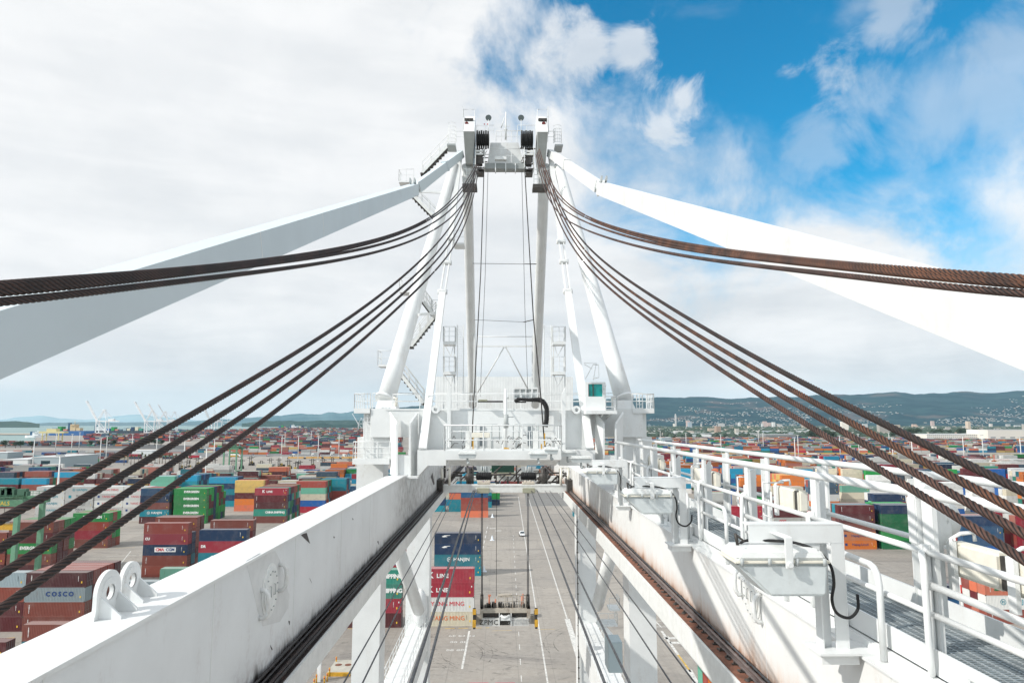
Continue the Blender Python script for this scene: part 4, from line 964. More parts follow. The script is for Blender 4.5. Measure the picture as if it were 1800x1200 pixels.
# --- A frame legs, back legs, inner stays
def leg(a, c, r0, r1, name, n=24):
    g = MB(); K = 8; g.tube([a.lerp(c, i / K) for i in range(K + 1)], [r0 + (r1 - r0) * i / K for i in range(K + 1)], n); return P_(g, name, white)
l1 = leg(W(678, 704, 47.5), W(799, 292, 57.5), .64, .42, 'tower_leg')
l2 = leg(W(1096, 700, 47.5), W(981, 292, 57.5), .64, .42, 'tower_leg')
for L_, px, dx, s in ((l1, 676, 17, 1), (l2, 1097, 17, -1)):
    g = MB(); g.tube([W(px, 704, 47.4) , W(px + 2.0 * s, 700.5, 47.5)], .74, 24); g.prism([W(px - dx - 0, 719, 46.6), W(px + dx + 4, 719, 46.6), W(px + dx - 2 + 2 * s, 703, 46.8), W(px - dx + 3 + 2 * s, 703, 46.8)], (0, 1.5, 0)); P_(g, 'foot_flange', white, L_)
    g = MB(); g.tube([W(px + 20 * s, 714, 46.4), W(px + 21 * s, 700, 46.4), W(px + 15 * s, 699, 46.4)], .09, 8); P_(g, 'cable_loop', offw, L_)
leg(W(821, 292, 58), W(831, 712, 84), .47, .50, 'back_leg'); leg(W(957, 292, 58), W(941, 712, 84), .50, .52, 'back_leg')
def chain(px, w0, name='inner_stay'):
    g = MB(); n = len(px) - 1; tot = 0
    P = []
    for i, (x, y) in enumerate(px):
        tt = (y - px[0][1]) / (px[-1][1] - px[0][1]); P.append(W(x, y, 58 + (44.2 - 58) * tt))
    for i, (a, c) in enumerate(zip(P, P[1:])):
        w = w0[i]
        if w < .3:
            for s in (-1, 1): g.bar(a + Vector((s * .17, 0, 0)), c + Vector((s * .17, 0, 0)), .1, .34, up=(0, 1, 0))
        else: g.bar(a, c, w, .45, up=(0, 1, 0))
    for a in P[1:-1]: g.tube([a - Vector((.36, 0, 0)), a + Vector((.36, 0, 0))], .2, 12); g.box(a.x - .3, a.x + .3, a.y - .3, a.y + .3, a.z - .08, a.z + .08)
    P_(g, name, white)
chain([(808, 275), (792, 420), (786, 462), (778, 513), (743, 790)], [.42, .25, .25, .5])
chain([(968, 275), (986, 425), (991, 460), (998, 512), (1037, 790)], [.42, .25, .25, .5])
for px, py in ((780.5, 785), (775, 782)): pass
# hinge drums at the foot of the stays
for px, py in ((765.5, 719), (1013.5, 720)):
    g = MB(); a = W(px, py, 45.2); N = 24; vs = []; 
    for k in range(N):
        th = 2 * math.pi * k / N
        for rr, yy in ((.27, 0), (.12, 0)): vs.append((a.x + rr * math.cos(th), a.y, a.z + rr * math.sin(th)))
        for rr, yy in ((.27, 0), (.12, 0)): vs.append((a.x + rr * math.cos(th), a.y + .4, a.z + rr * math.sin(th)))
    fs = []
    for k in range(N):
        i, j = 4 * k, 4 * ((k + 1) % N); fs += [(i, i + 1, j + 1, j), (i, j, j + 2, i + 2), (i + 1, i + 3, j + 3, j + 1)]
    g.add(vs, fs); P_(g, 'pin_ring', white)
stay_shaded = mat('stay_white_shade_tinted', (.56, .63, .66), .5, 0, .03, .4, .04, 6, .08, (.4, .35, .3), 1)  # white of the left stay with its shade put into the colour
# --- main forestays
def stay(X, linkpx, linkpy, sgn, apx, apy):
    p1 = WX(linkpx, linkpy, X)
    d = (WX(0, 590, X) if X < 0 else WX(1800, 577, X)) - p1; d.normalize()
    L = (p1.y + 3) / .933
    g = MB(); g.bar(p1, p1 + d * L, .65, .82)
    st = P_(g, 'forestay', stay_shaded if X < 0 else stayw)
    for k in (3.2, 9.5, 15.8, 22.1, 28.4, 34.7):
        q = p1 + d * k; g = MB(); g.bar(q, q + d * .035, .66, .83); P_(g, 'weld_seam', white2)
    b2 = W(apx, apy, 57.5); g = MB(); e = (b2 - p1).normalized()
    g.bar(p1 + e * .5, b2, .5, .8, w2=.45, h2=.62); 
    for k in (.62,):
        m_ = p1.lerp(b2, k); g.bar(m_ - e * .12, m_ + e * .12, .56, .84)
    P_(g, 'stay_link', stay_shaded if X < 0 else stayw)
    g = MB()
    for s in (-.2, .2):
        c = p1 + Vector((s, 0, 0)); N = 16
        g.prism([c + Vector((-.05, .36 * math.cos(2 * math.pi * k / N), .58 * math.sin(2 * math.pi * k / N))) for k in range(N)], (.1, 0, 0))
    P_(g, 'link_plate', white2)
    g = MB(); g.tube([p1 - Vector((.42, 0, 0)), p1 + Vector((.42, 0, 0))], .16, 12)
    q = p1 + d * 1.2 + Z * .45
    for s in (-.2, .12): g.box(q.x + s, q.x + s + .1, q.y - .5, q.y + .1, q.z, q.z + .3)
    P_(g, 'link_pin', greyp)
stay(-6.5, 729, 333, 1, 811, 271)
stay(6.85, 1056, 331, -1, 966, 269)
# --- tower head
head = empty('tower_head', W(890, 290, 58), parent=crane)
def HP(g, name, m=white, **k): return g.build(name, m, head, **k)
for s, (a, c, al, cl_) in enumerate(((814.7, 834, 818.5, 831.5), (944.5, 963, 946.5, 959))):
    g = MB()
    z0 = W(890, 288, 57.4).z; z1 = W(890, 232, 55.3).z; z2 = W(890, 205, 57.6).z
    xa, xb, xc, xd = W(al, 288, 57.4).x, W(cl_, 288, 57.4).x, W(c, 232, 55.3).x, W(a, 232, 55.3).x
    g.hexa([(xa, 57.4, z0), (xb, 57.4, z0), (xb, 60, z0), (xa, 60, z0), (xd, 55.3, z1), (xc, 55.3, z1), (xc, 60, z1), (xd, 60, z1)])
    HP(g, 'head_column', mat('head_shade_grey', (.40, .42, .41), .5, 0, .06, 1.5, .05, 8, .3))  # shade on the down-tilted column faces is put into this grey
    g = MB(); g.hexa([(xd, 55.25, z1 + .01), (xc, 55.25, z1 + .01), (xc, 59, z1 + .01), (xd, 59, z1 + .01), (xd + .05, 57.6, z2), (xc - .05, 57.6, z2), (xc - .05, 59, z2), (xd + .05, 59, z2)])
    HP(g, 'head_cap', white)
    g = MB(); m_ = W((a + c) / 2, 211.5, 56.9); g.box(m_.x - .38, m_.x + .38, 56.7, 57.3, m_.z - .07, m_.z + .1); HP(g, 'name_plate', dark)
    lx = 820.5 if s == 0 else 955.5
    g = MB(); m_ = W(lx, 219, 56.6); g.tube([m_, m_ + Vector((0, -.25, 0))], .16, 10); g.box(m_.x - .14, m_.x + .14, m_.y - .1, m_.y + .1, m_.z - .2, m_.z + .05); HP(g, 'obstruction_lamp', mat('red_lamp', (.14, .015, .01), .25))
    g = MB(); y_ = 57.6
    fr = [(a, 232), (a, 192.5), (c, 192.5), (c + 1.5, 236)]
    g.tube([W(x, y, y_) for x, y in fr], .035, 6)
    ox = a - 1 if s == 0 else c
    g.bar(W(ox, 206, y_), W(ox + .2, 188, y_), .14, .06)
    HP(g, 'head_frame', white)
g = MB(); zf = W(890, 287, 57).z
g.box(XW(852.5, 57).x, XW(925, 57).x, 57, 57.9, W(890, 296.5, 57).z, zf)
HP(g, 'head_platform', mat('platform_shade_grey', (.28, .30, .295), .55))  # dark of the shaded underside put into the platform colour
g = MB()
for px in (871, 889, 906): g.box(XW(px - .8, 57).x, XW(px + .8, 57).x, 56.9, 57.6, W(890, 301, 57).z, W(890, 287, 57).z)
HP(g, 'stiffener', white)
g = MB(); g.prism([W(857, 287, 57.95), W(921, 287, 57.95), W(911, 251, 57.95), W(862, 251, 57.95)], (0, .6, 0)); HP(g, 'head_wall', white)
g = MB(); g.box(XW(870, 57).x, XW(890, 57).x, 56.5, 57.0, W(890, 284, 57).z, W(890, 279, 57).z); HP(g, 'equipment_box', white2)
g = MB()
railing(g, [W(861, 286, 57.1), W(918, 286, 57.1)], 1.25, .9, .03, (.5,)); railing(g, [W(802, 250, 58), W(814, 250, 58)], 1.0, .5, .025)
railing(g, [W(963, 250, 58), W(975, 250, 58)], 1.0, .5, .025)
railing(g, [W(838, 238, 59), W(868, 238, 59)], .95, .7, .024); railing(g, [W(910, 238, 59), W(942, 238, 59)], .95, .7, .024)
railing(g, [W(872, 249, 59), W(918, 249, 59)], 1.0, .5, .03)
HP(g, 'handrail', white)
for a, c in ((837, 860), (915.5, 937)):
    g = MB(); n = 6
    for k in range(n):
        px = a + (c - a) * (k + .5) / n; m_ = W(px, 246, 57.2); r_ = .80 - .05 * (k % 2)
        N = 22; g.prism([m_ + Vector((-.065, r_ * math.cos(2 * math.pi * j / N), r_ * math.sin(2 * math.pi * j / N))) for j in range(N)], (.13, 0, 0))
    m0, m1 = W(a, 246, 57.2), W(c, 246, 57.2); g.tube([m0, m1], .5, 16)
    HP(g, 'rope_sheave', black)
    g = MB()
    for px in ((a - 1, c - 8) if a < 880 else (a + 6, c + 1)):
        g.box(XW(px - .6, 57).x, XW(px + .6, 57).x, 56.6, 57.8, W(890, 297, 57).z, W(890, 262, 57).z)
    o = -1 if a < 880 else 7
    for yy in (266, 271): g.box(XW(a + o, 56.8).x, XW(a + o + 14, 56.8).x, 56.7, 56.8, W(890, yy + 2, 56.8).z, W(890, yy - 1, 56.8).z)
    HP(g, 'sheave_stand', white2)
    g = MB()
    for yy in (298, 303.5): g.box(XW(a + o + 2, 57).x, XW(a + o + 14, 57).x, 56.9, 58, W(890, yy + 1.2, 57).z, W(890, yy - .8, 57).z)
    g.box(XW(a + o + 1, 57).x, XW(a + o + 12, 57).x, 56.8, 57.4, W(890, 290, 57).z, W(890, 274, 57).z)
    HP(g, 'step', dark)
g = MB(); r_ = random.Random(6)
for k in range(64):
    px = r_.choice([r_.uniform(837, 856), r_.uniform(918, 940)]); py = r_.uniform(258, 297); a = W(px, py, r_.uniform(56.8, 57.6)); L_ = r_.uniform(.1, .4); d = r_.choice([Vector((1, 0, 0)), Vector((0, 0, 1)), Vector((.5, 0, .8))]); g.tube([a - d * L_, a + d * L_], r_.uniform(.02, .07), 5)
HP(g, 'rope_gear', dark)
for px in (858.7, 916):
    g = MB(); m_ = W(px, 207, 57.5); g.tube([m_ + Vector((0, .35, .05)), m_ + Vector((0, .1, 0)), m_], [.12, .25, .27], 16); HP(g, 'round_lamp', mat('lamp_back', (.07, .09, .09), .4))
    g = MB(); g.tube([m_ - Z * .2, m_ - Z * 1.6], .03, 6); HP(g, 'lamp_stem', white)
g = MB(); g.tube([W(888.8, 246, 58), W(889.2, 197, 58)], [.09, .05], 8); g.tube([W(881, 225, 58), W(887, 206, 58)], .05, 6); g.tube([W(884, 222, 58), W(896, 222.5, 58)], .02, 5)
g.tube([W(886, 228, 58), W(892, 228, 58)], .07, 6); HP(g, 'anemometer_mast', white)
g = MB()
for px in (851.5, 857): q = W(px, 218.5, 58); g.ell(q, (.06, .06, .06), 8, 5)
HP(g, 'signal_lamp', mat('signal_red', (.7, .05, .06), .4))
def cage(px0, px1, yb, yt, Y):
    g = MB(); a, c = W(px0, yb, Y), W(px1, yb, Y); xm = (a.x + c.x) / 2; r_ = (c.x - a.x) / 2; zt = W(890, yt, Y).z
    for k in range(7):
        th = math.pi * k / 6 + math.pi; g.tube([(xm + r_ * math.cos(th), Y + r_ * math.sin(th), a.z), (xm + r_ * math.cos(th), Y + r_ * math.sin(th), zt - .3 * abs(math.cos(th))) ], .018, 4)
    n = 5
    for j in range(n + 1):
        z = a.z + (zt - a.z) * j / n; g.tube([(xm + r_ * math.cos(math.pi * k / 8 + math.pi), Y + r_ * math.sin(math.pi * k / 8 + math.pi), z) for k in range(9)], .018, 4)
    return g
HP(cage(788, 801, 252, 218, 58), 'ladder_hoop'); HP(cage(973, 987, 252, 222, 58), 'ladder_hoop')
g = MB()
for px0, px1, py in ((787, 802, 262), (787, 800, 297), (974, 988, 262), (972, 988, 299)):
    g.box(XW(px0, 58).x, XW(px1, 58).x, 57, 58.6, W(890, py + 1.3, 58).z, W(890, py - 1, 58).z)
HP(g, 'side_landing', greyp)
for s, (a, c) in enumerate(((813, 838.5), (936.5, 963))):     # hanging work platforms below the head
    g = MB(); za, zb2 = W(890, 329, 55).z, W(890, 323, 55).z
    x0, x1 = XW(a, 55).x, XW(c, 55).x
    g.box(x0, x1, 55, 56.4, za, zb2)
    hp = HP(g, 'hanging_platform', dark)
    g = MB()
    for yy in (298, 307, 315): g.tube([W(a + 3, yy, 55.1), W(c, yy, 55.1)], .025, 5)
    for k in range(5): px = a + 2 + (c - a - 3) * k / 4; g.tube([W(px, 323, 55.1), W(px, 297, 55.1)], .028, 5)
    g.build('handrail', greyp, hp)
# --- stairs up the left tower leg
def stair(pa, pb, Y, w=.8, name='stair_flight'):
    a, c = W(*pa, Y), W(*pb, Y)
    if a.z > c.z: a, c = c, a
    g = MB(); L = (c - a); n = max(5, int(abs(L.z) / .26))
    for dy in (0, w):
        g.bar(a + Vector((0, dy, 0)), c + Vector((0, dy, 0)), .05, .24)
        g.tube([a + Vector((0, dy, 1.0)), c + Vector((0, dy, 1.0))], .028, 5); g.tube([a + Vector((0, dy, .55)), c + Vector((0, dy, .55))], .022, 5)
        for k in range(4): q = a.lerp(c, k / 3) + Vector((0, dy, 0)); g.tube([q, q + Z], .028, 5)
    P = P_(g, name, white2)
    g = MB()
    for k in range(n + 1):
        q = a.lerp(c, k / n); g.box(q.x - .16, q.x + .16, q.y, q.y + w, q.z - .16, q.z - .02)
    g.build('tread', dark, P)
stair((787, 256), (742, 303), 58.5); stair((726, 343), (768, 386), 57); stair((745, 530), (759, 549), 52)
stair((766, 553), (722, 608), 52.5); stair((704, 657), (744, 708), 50)
g = MB()
def land(px0, px1, py, Y, rail=True, d=1.2, h=1.05):
    a, c = W(px0, py, Y), W(px1, py, Y); g.box(a.x, c.x, Y, Y + d, a.z - .12, a.z + .02)
    if rail: railing(g, [(a.x, Y + d, a.z), (a.x, Y, a.z), (c.x, Y, a.z)], h, .8, .024)
land(701, 727, 318, 57); land(702, 724, 511, 52, d=1.5); land(664, 690, 641, 50, d=1.5); land(758, 770, 551, 52); land(797, 816, 427, 55, d=1.6)
g.bar(W(728, 336, 56), W(783, 339, 56), .14, .18); g.bar(W(736, 553, 50), W(768, 550, 52), .16, .2); g.tube([W(705, 340, 56), W(728, 352, 56)], .03, 5)
P_(g, 'stair_landing', white)
# --- the two ladder towers on the portal
for s, (p0, p1, l0, l1) in enumerate(((779, 800, 804, 815), (972, 994, 956, 969))):
    g = MB()
    for py in (600, 653):
        a, c = W(p0, py, 52), W(p1, py, 52); g.box(a.x, c.x, 52, 53.4, a.z - .22, a.z + .02)
        railing(g, [(a.x, 53.3, a.z), (a.x, 52, a.z), (c.x, 52, a.z), (c.x, 53.3, a.z)], 1.15, .5, .028, (.35, .68))
        for px in (p0 + 2, p1 - 2): g.tube([W(px, py + 4, 52.6), W((p0 + p1) / 2 + (3 if s == 0 else -3), py + 26, 52.6)], .03, 5)
    for px in (p0 + 1, p1 - 1): g.bar(W(px, 718, 52.8), W(px, 602, 52.8), .1, .1, up=(0, 1, 0))
    P_(g, 'access_tower', white)
    g = MB()
    for px in (l0, l1): g.tube([W(px, 718, 52.2), W(px, 571, 52.2)], .04, 5)
    for k in range(48): g.tube([W(l0, 717 - 3.05 * k, 52.2), W(l1, 717 - 3.05 * k, 52.2)], .013, 4)
    P_(g, 'ladder', white)
# cross ties between the back legs
g = MB()
g.bar(W(838, 608.5, 72), W(937, 608.5, 72), .16, .16); g.tube([W(840, 591.5, 72), W(936, 591.5, 72)], .05, 6); g.tube([W(886, 610, 72), W(838, 692, 76)], .07, 8); g.tube([W(889, 610, 72), W(927, 682, 76)], .07, 8)
g.bar(W(833, 690, 74), W(834, 560, 74), .14, .14, up=(0, 1, 0)); g.bar(W(935.5, 690, 74), W(936, 590, 74), .14, .14, up=(0, 1, 0))
P_(g, 'cross_truss', white)
g = MB(); g.tube([W(831, 463, 66), W(943, 464.5, 66)], .025, 5); g.tube([W(834, 562, 66), W(925, 566, 66)], .02, 5); g.tube([W(920, 566, 66), W(938, 562, 66)], .045, 5); g.tube([W(922, 464, 66), W(943, 464, 66)], .04, 5)
P_(g, 'tie_wire', dark)
# --- operator cabin on the portal
a, c = W(1028, 722, 45), W(1063, 672, 45)
g = MB(); g.box(a.x, c.x, 44.6, 47, a.z, W(890, 697, 45).z); g.box(a.x, c.x, 44.6, 47, W(890, 675, 45).z, c.z)
g.box(c.x - .22, c.x, 44.6, 47, W(890, 697, 45).z + .001, W(890, 675, 45).z - .001); g.box(a.x, a.x + .2, 44.6, 47, W(890, 697, 45).z + .001, W(890, 675, 45).z - .001)
cabn = P_(g, 'control_cabin', white)
g = MB(); g.box(a.x + .201, c.x - .221, 44.7, 46.9, W(890, 697, 45).z + .002, W(890, 675, 45).z - .002); P_(g, 'window', glass, cabn)
g = MB()
for px in (1036, 1044): g.box(XW(px, 44.6).x - .03, XW(px, 44.6).x + .03, 44.62, 44.69, W(890, 696.9, 45).z, W(890, 675.1, 45).z)
P_(g, 'window_bar', dark, cabn)
g = MB(); q0, q1 = W(1030, 724, 44), W(1084, 724, 44); g.box(q0.x, q1.x, 43.8, 45.98, q0.z - .12, q0.z + .1); railing(g, [(XW(1064, 44).x, 43.9, q0.z), (q1.x, 43.9, q0.z), (q1.x, 45.9, q0.z)], 1.0, .6, .035, (.33, .66))
for px in (1060, 1072): g.bar(W(px, 728, 44), W(px - 6, 736, 45.9), .07, .1)
P_(g, 'cabin_landing', white)
g = MB()
pts = [(1027, 638), (1048, 638), (1043, 668)]; g.tube([W(x, y, 48) for x, y in pts], .03, 5); g.tube([W(1027, 640, 48), W(1041, 648, 48)], .03, 5); g.tube([W(1043, 640, 48), W(1029, 666, 48)], .03, 5)
g.tube([W(1043, 640, 48), W(1052, 641, 48)], .05, 5); g.tube([W(1052, 641, 48), W(1053, 664, 48)], .02, 5); g.tube([W(1042, 665, 47), W(1053, 663, 47)], .04, 5)
for px in (1061, 1063, 1064): g.ell(W(px, 690 - (px - 1061) * 4, 44.5), (.07, .07, .1), 8, 5)
P_(g, 'antenna_frame', white)
import numpy as np
# ================================================================== walkway, railings and lamps on the right girder
wz = H - 3.7
g = MB(); x0, x1 = 7.08, 8.5
n = 9
for i in range(n): xx = x0 + .06 + (x1 - x0 - .12) * i / (n - 1); g.box(xx - .006, xx + .006, -8, 43, wz - .04, wz)
gratL = g
g = MB(); y = 2.0
while y < 43.5: g.box(x0 + .05, x1 - .05, y, y + .028, wz - .055, wz - .008); y += .085 if y < 24 else .17
wk = P_(g, 'walkway_grating', galv)
gratL.build('grating_bar', mat('galvanised_bright', (.5, .53, .54), .4, .5, .15, 8), wk)
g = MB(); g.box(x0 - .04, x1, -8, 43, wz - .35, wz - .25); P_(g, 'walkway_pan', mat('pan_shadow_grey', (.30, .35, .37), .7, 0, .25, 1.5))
g = MB()                      # fascia strips and kick plate
g.box(x0 - .05, x0 - .01, -8, 43, wz - .34, wz + .06); g.box(x0 - .16, x0 - .06, -8, 43, rT + .065, wz - .36)
g.box(x1 + .01, x1 + .05, -8, 43, wz - .1, wz + .34); g.box(x1 - .12, x1 + .06, -8, 43, wz - .2, wz - .11)
P_(g, 'kick_plate', white)
g = MB(); y = 3.0
while y < 42: g.box(6.72, x0 - .17, y, y + .5, rT + .062, rT + .10); g.box(6.9, 6.94, y + .1, y + .4, rT + .1, wz - .05); y += 3.7
P_(g, 'support_bracket', white)
# outer railing
YR = [2.2, 6.2, 10.2, 14.2, 18.3, 22.3, 26.2, 30.2, 34.2, 38.2, 42.0]
g = MB(); xo = x1 + .1
g.tube([(xo, -4, H - 1.04)] + [(xo, y, H - 1.04) for y in YR] + [(xo, 43, H - 1.04)], .075, 12)
g.tube([(xo, -4, H - 2.36)] + [(xo, y, H - 2.36) for y in YR] + [(xo, 43, H - 2.36)], .06, 12)
P_(g, 'outer_handrail', white)
for y in YR:
    g = MB(); g.box(xo - .015, xo + .045, y - .13, y + .13, wz - .3, H - 1.1); g.box(xo - .15, xo - .016, y + .09, y + .12, wz - .3, H - 1.15)
    P_(g, 'railing_post', white)
# inner railing: heavy posts with chamfered plates
g = MB(); xi = 7.15
g.tube([(xi, -4, H - 1.19), (xi, 43, H - 1.19)], .085, 12); P_(g, 'inner_handrail', white)
YI = [3.5, 7.6, 11.6, 15.8, 20.1, 24.4, 28.6, 32.8, 37.0, 41.0]
for i, y in enumerate(YI):
    g = MB(); g.box(xi - .02, xi + .06, y - .16, y + .12, rT + .065, H - 1.25); g.tube([(xi - .09, y - .02, rT + .065), (xi - .09, y - .02, H - 2.0)], .075, 10)
    p = P_(g, 'railing_post', white)
    g = MB(); pl = [(xi + .08, y + .14, H - 1.5), (xi + .30, y + .14, H - 1.25), (xi + .62, y + .14, H - 1.25), (xi + .62, y + .14, H - 2.5), (xi + .08, y + .14, H - 2.9)] if i == 20 else [(xi + .07, y + .14, H - 1.62), (xi + .25, y + .14, H - 1.35), (xi + .33, y + .14, H - 1.35), (xi + .33, y + .14, H - 3.3), (xi + .07, y + .14, H - 3.4)]
    g.prism(pl, (0, .05, 0)); P_(g, 'post_plate', white, p)
# looped lower rails
g = MB()
for a, c in zip(YI, YI[1:]):
    ya, yb = a + .02, c - .02
    g.tube([(xi - .1, ya, H - 2.12), (xi - .1, yb - .1, H - 2.12)], .055, 10)
    e = ya + 1.15
    g.tube([(xi - .28, e - .05, rT + .07), (xi - .28, e - .05, H - 2.95), (xi - .28, e, H - 2.75), (xi - .27, e + .12, H - 2.65), (xi - .22, e + .35, H - 2.63), (xi - .12, yb, H - 2.63)], .06, 12)
    g.tube([(xi - .1, ya + .05, H - 2.12), (xi - .2, ya - .12, H - 2.14), (xi - .24, ya - .22, H - 2.3), (xi - .26, ya - .25, H - 2.6), (xi - .26, ya - .25, rT + .55), (xi - .22, ya - .2, rT + .3), (xi - .1, ya + .05, rT + .14), (xi - .02, ya + .5, rT + .14)], .055, 12)
    g.tube([(xi - .1, ya, H - 3.1), (xi - .1, yb - .1, H - 3.1)], .05, 10)
P_(g, 'looped_rail', white)
for y in YI:
    g = MB(); g.box(xi - .17, xi - .01, y - .07, y + .03, H - 2.2, H - 2.02); g.box(xi - .17, xi - .01, y - .07, y + .03, H - 2.72, H - 2.54); P_(g, 'rail_clamp', white)
# --- floodlights hung over the girder edge, one complete fixture then copies
def floodlight(Y, spin=0.0):
    r = empty('floodlight', (6.35, Y, rT + .065), parent=crane)
    # L bracket: post, arm, gusset
    g = MB(); zt = H - 1.95; X = 6.35
    g.box(X - .06, X + .16, Y - .03, Y + .0, rT + .06, zt - .31); g.box(X - .30, X + .16, Y - .03, Y + .0, zt - .3, zt); g.box(X - .28, X - .06, Y + .16, Y + .2, rT + .06, zt - .33); g.box(X - .30, X - .27, Y, Y + .26, rT + .06, zt - .3); g.box(X + .162, X + .19, Y - .03, Y + .26, rT + .06, zt)
    g.box(X - 1.63, X + .16, Y - .035, Y - .003, zt - .32, zt + .005); g.box(X - 1.63, X + .19, Y - .035, Y + .3, zt + .01, zt + .04)
    g.prism([(X - .30, Y - .002, zt - .3), (X - .72, Y - .002, zt - .3), (X - .30, Y - .002, zt - .72)], (0, .04, 0))
    g.box(X - .5, X + .6, Y - .3, Y + .45, rT + .062, rT + .10); g.box(X - .42, 6.62, Y - .2, Y + .35, rT - .12, rT + .06)
    g.build('bracket', white, r)
    # housing
    cx, cz = X - 1.25, H - 2.50
    g = MB(); L, D = 1.0, .48
    top = cz + .18
    for (a, c, z0, z1, sh) in ((.84, .48, cz + .02, cz + .21, .88),):
        vs = []
        for z, k in ((z0, 1.0), (z1, sh)):
            for sx, sy in ((-1, -1), (1, -1), (1, 1), (-1, 1)): vs.append((cx + sx * a * k, Y - .15 + sy * c * k, z))
        g.hexa(vs)
    h = g.build('housing', white2, r, bevel=.05)
    g = MB(); g.box(cx - .87, cx + .87, Y - .66, Y + .36, cz - .025, cz + .018); g.build('rim', offw, h, bevel=.012)
    g = MB()
    for sx in (-.75, -.25, .25, .75): g.tube([(cx + sx, Y - .68, cz - .06), (cx + sx, Y - .68, cz + .07)], .035, 6)
    for sx in (-.6, .62): g.ell((cx + sx, Y - .45, cz + .17), (.05, .05, .05), 8, 5)
    g.build('clasp', greyp, h)
    g = MB(); zb = cz - .62
    t_ = [(cx - .84, Y - .62, cz - .03), (cx + .84, Y - .62, cz - .03), (cx + .84, Y + .32, cz - .03), (cx - .84, Y + .32, cz - .03)]
    b_ = [(cx - .22, Y - .57, zb), (cx + .81, Y - .57, zb), (cx + .81, Y + .26, zb), (cx - .22, Y + .26, zb)]
    g.hexa(b_ + t_)
    g.build('lens', lens, r, bevel=.045)
    # yoke strap over the housing
    g = MB(); sx = cx + .09
    g.box(sx - .07, sx + .07, Y - .74, Y - .70, cz - .1, zt - .1); g.box(sx - .07, sx + .07, Y - .70, Y - .03, zt - .13, zt - .1); g.tube([(sx, Y - .78, cz - .03), (sx, Y - .68, cz - .03)], .06, 10)
    g.build('yoke', white, r, bevel=.01)
    # black supply cable
    g = MB()
    pts = [(cx - .55, Y + .02, cz + .2), (cx - .4, Y + .04, cz + .27), (cx + .1, Y - .06, cz + .28), (cx + .45, Y - .2, cz + .26), (cx + .75, Y - .4, cz + .15), (cx + .93, Y - .5, cz - .08), (cx + .98, Y - .5, cz - .4), (cx + .95, Y - .45, cz - .7), (cx + 1.05, Y - .4, cz - .95), (cx + 1.3, Y - .35, cz - 1.05), (cx + 1.52, Y - .25, cz - .92), (cx + 1.6, Y - .1, cz - .7)]
    P2 = []
    for i in range(len(pts) - 1):
        a_, b2, c2, d2 = [Vector(pts[max(0, min(len(pts) - 1, i + k))]) for k in (-1, 0, 1, 2)]
        for k in range(5):
            tt = k / 5; P2.append(.5 * ((2 * b2) + (c2 - a_) * tt + (2 * a_ - 5 * b2 + 4 * c2 - d2) * tt * tt + (3 * b2 - a_ - 3 * c2 + d2) * tt ** 3))
    P2.append(Vector(pts[-1])); g.tube(P2, .028, 8); g.build('supply_cable', black, r)
    g = MB(); g.tube([(cx - .62, Y - .1, cz + .18), (cx - .66, Y - .1, cz + .42)], .03, 6); g.tube([(cx - .68, Y - .1, cz + .42), (cx - .5, Y - .1, cz + .28)], .02, 5); g.build('cable_gland', dark, r)
    return r
fl = floodlight(13.3)
for k, Y in enumerate((24.5, 35.7)):
    c = copy_tree(fl, crane); c.location.y += Y - 13.3
def small_lamp(px, py, Y, w=1.05, par=None):
    r = empty('floodlight', W(px, py, Y), parent=crane); p = W(px, py, Y)
    g = MB(); t_ = [(p.x + a * w / 2, p.y + c * .35, p.z + .0) for a, c in ((-1, -1), (1, -1), (1, 1), (-1, 1))]; b_ = [(p.x + a * w / 2 * .86, p.y + c * .28, p.z - .22) for a, c in ((-1, -1), (1, -1), (1, 1), (-1, 1))]
    g.hexa(b_ + t_); g.build('lens', lens, r, bevel=.02)
    g = MB(); g.box(p.x - w * .53, p.x + w * .53, p.y - .39, p.y + .39, p.z + .01, p.z + .06); g.box(p.x - w * .45, p.x + w * .45, p.y - .3, p.y + .3, p.z + .06, p.z + .17); g.build('housing', white2, r, bevel=.015)
    g = MB(); g.tube([(p.x, p.y - .1, p.z - .2), (p.x, p.y - .1, p.z - .5)], .06, 8); g.ell((p.x + .05, p.y - .1, p.z - .5), (.1, .1, .09), 8, 5); g.build('stay_knob', greyp, r)
small_lamp(822, 798, 40.2); small_lamp(946, 798, 40.2); small_lamp(968.5, 791, 40.2, .8)
small_lamp(1021, 806, 41.5, 1.3); small_lamp(997, 796, 43, 1.1)
# --- beige twin-tube lamps on the outer railing
def tube_light(Y, X=8.05, s=1.0, z=H - 2.1, n=2):
    r = empty('tube_light', (X, Y, z), parent=crane)
    g = MB(); g.box(X, X + .26, Y - 1.2 - 1.35 * (n - 1), Y - 1.055 - 1.35 * (n - 1), z - .28, z + .28)
    for k in range(n): g.box(X, X + .26, Y - .9 - 1.35 * k, Y + .3 - 1.35 * k, z - .28, z + .28)
    g.build('diffuser', offw, r, bevel=.05)
    g = MB()
    for k in range(n): g.box(X + .02, X + .24, Y - 1.06 - 1.35 * k, Y - .89 - 1.35 * k, z - .25, z + .25)
    g.build('rusty_joint', dark, r)
    g = MB()
    for k in range(n):
        yy = Y + .1 - 1.35 * k
        g.tube([(X - .05, yy, z - .5), (X - .07, yy, z + .34), (X + .1, yy, z + .42), (X + .32, yy, z + .44), (X + .34, yy, z + .3)], .035, 6); g.box(X - .1, X - .03, yy - .08, yy + .08, z - .5, z + .3)
    g.build('hanger_strap', white, r)
tube_light(11.45, 7.55, z=H - 2.25, n=3); tube_light(18.9, 7.62, z=H - 2.0, n=1); tube_light(27.5, 7.7, z=H - 2.05, n=2); tube_light(36, 7.7, z=H - 2.0, n=2)
g = MB(); p0 = W(1598, 872, 11.9); p1 = W(1668, 955, 11.9)
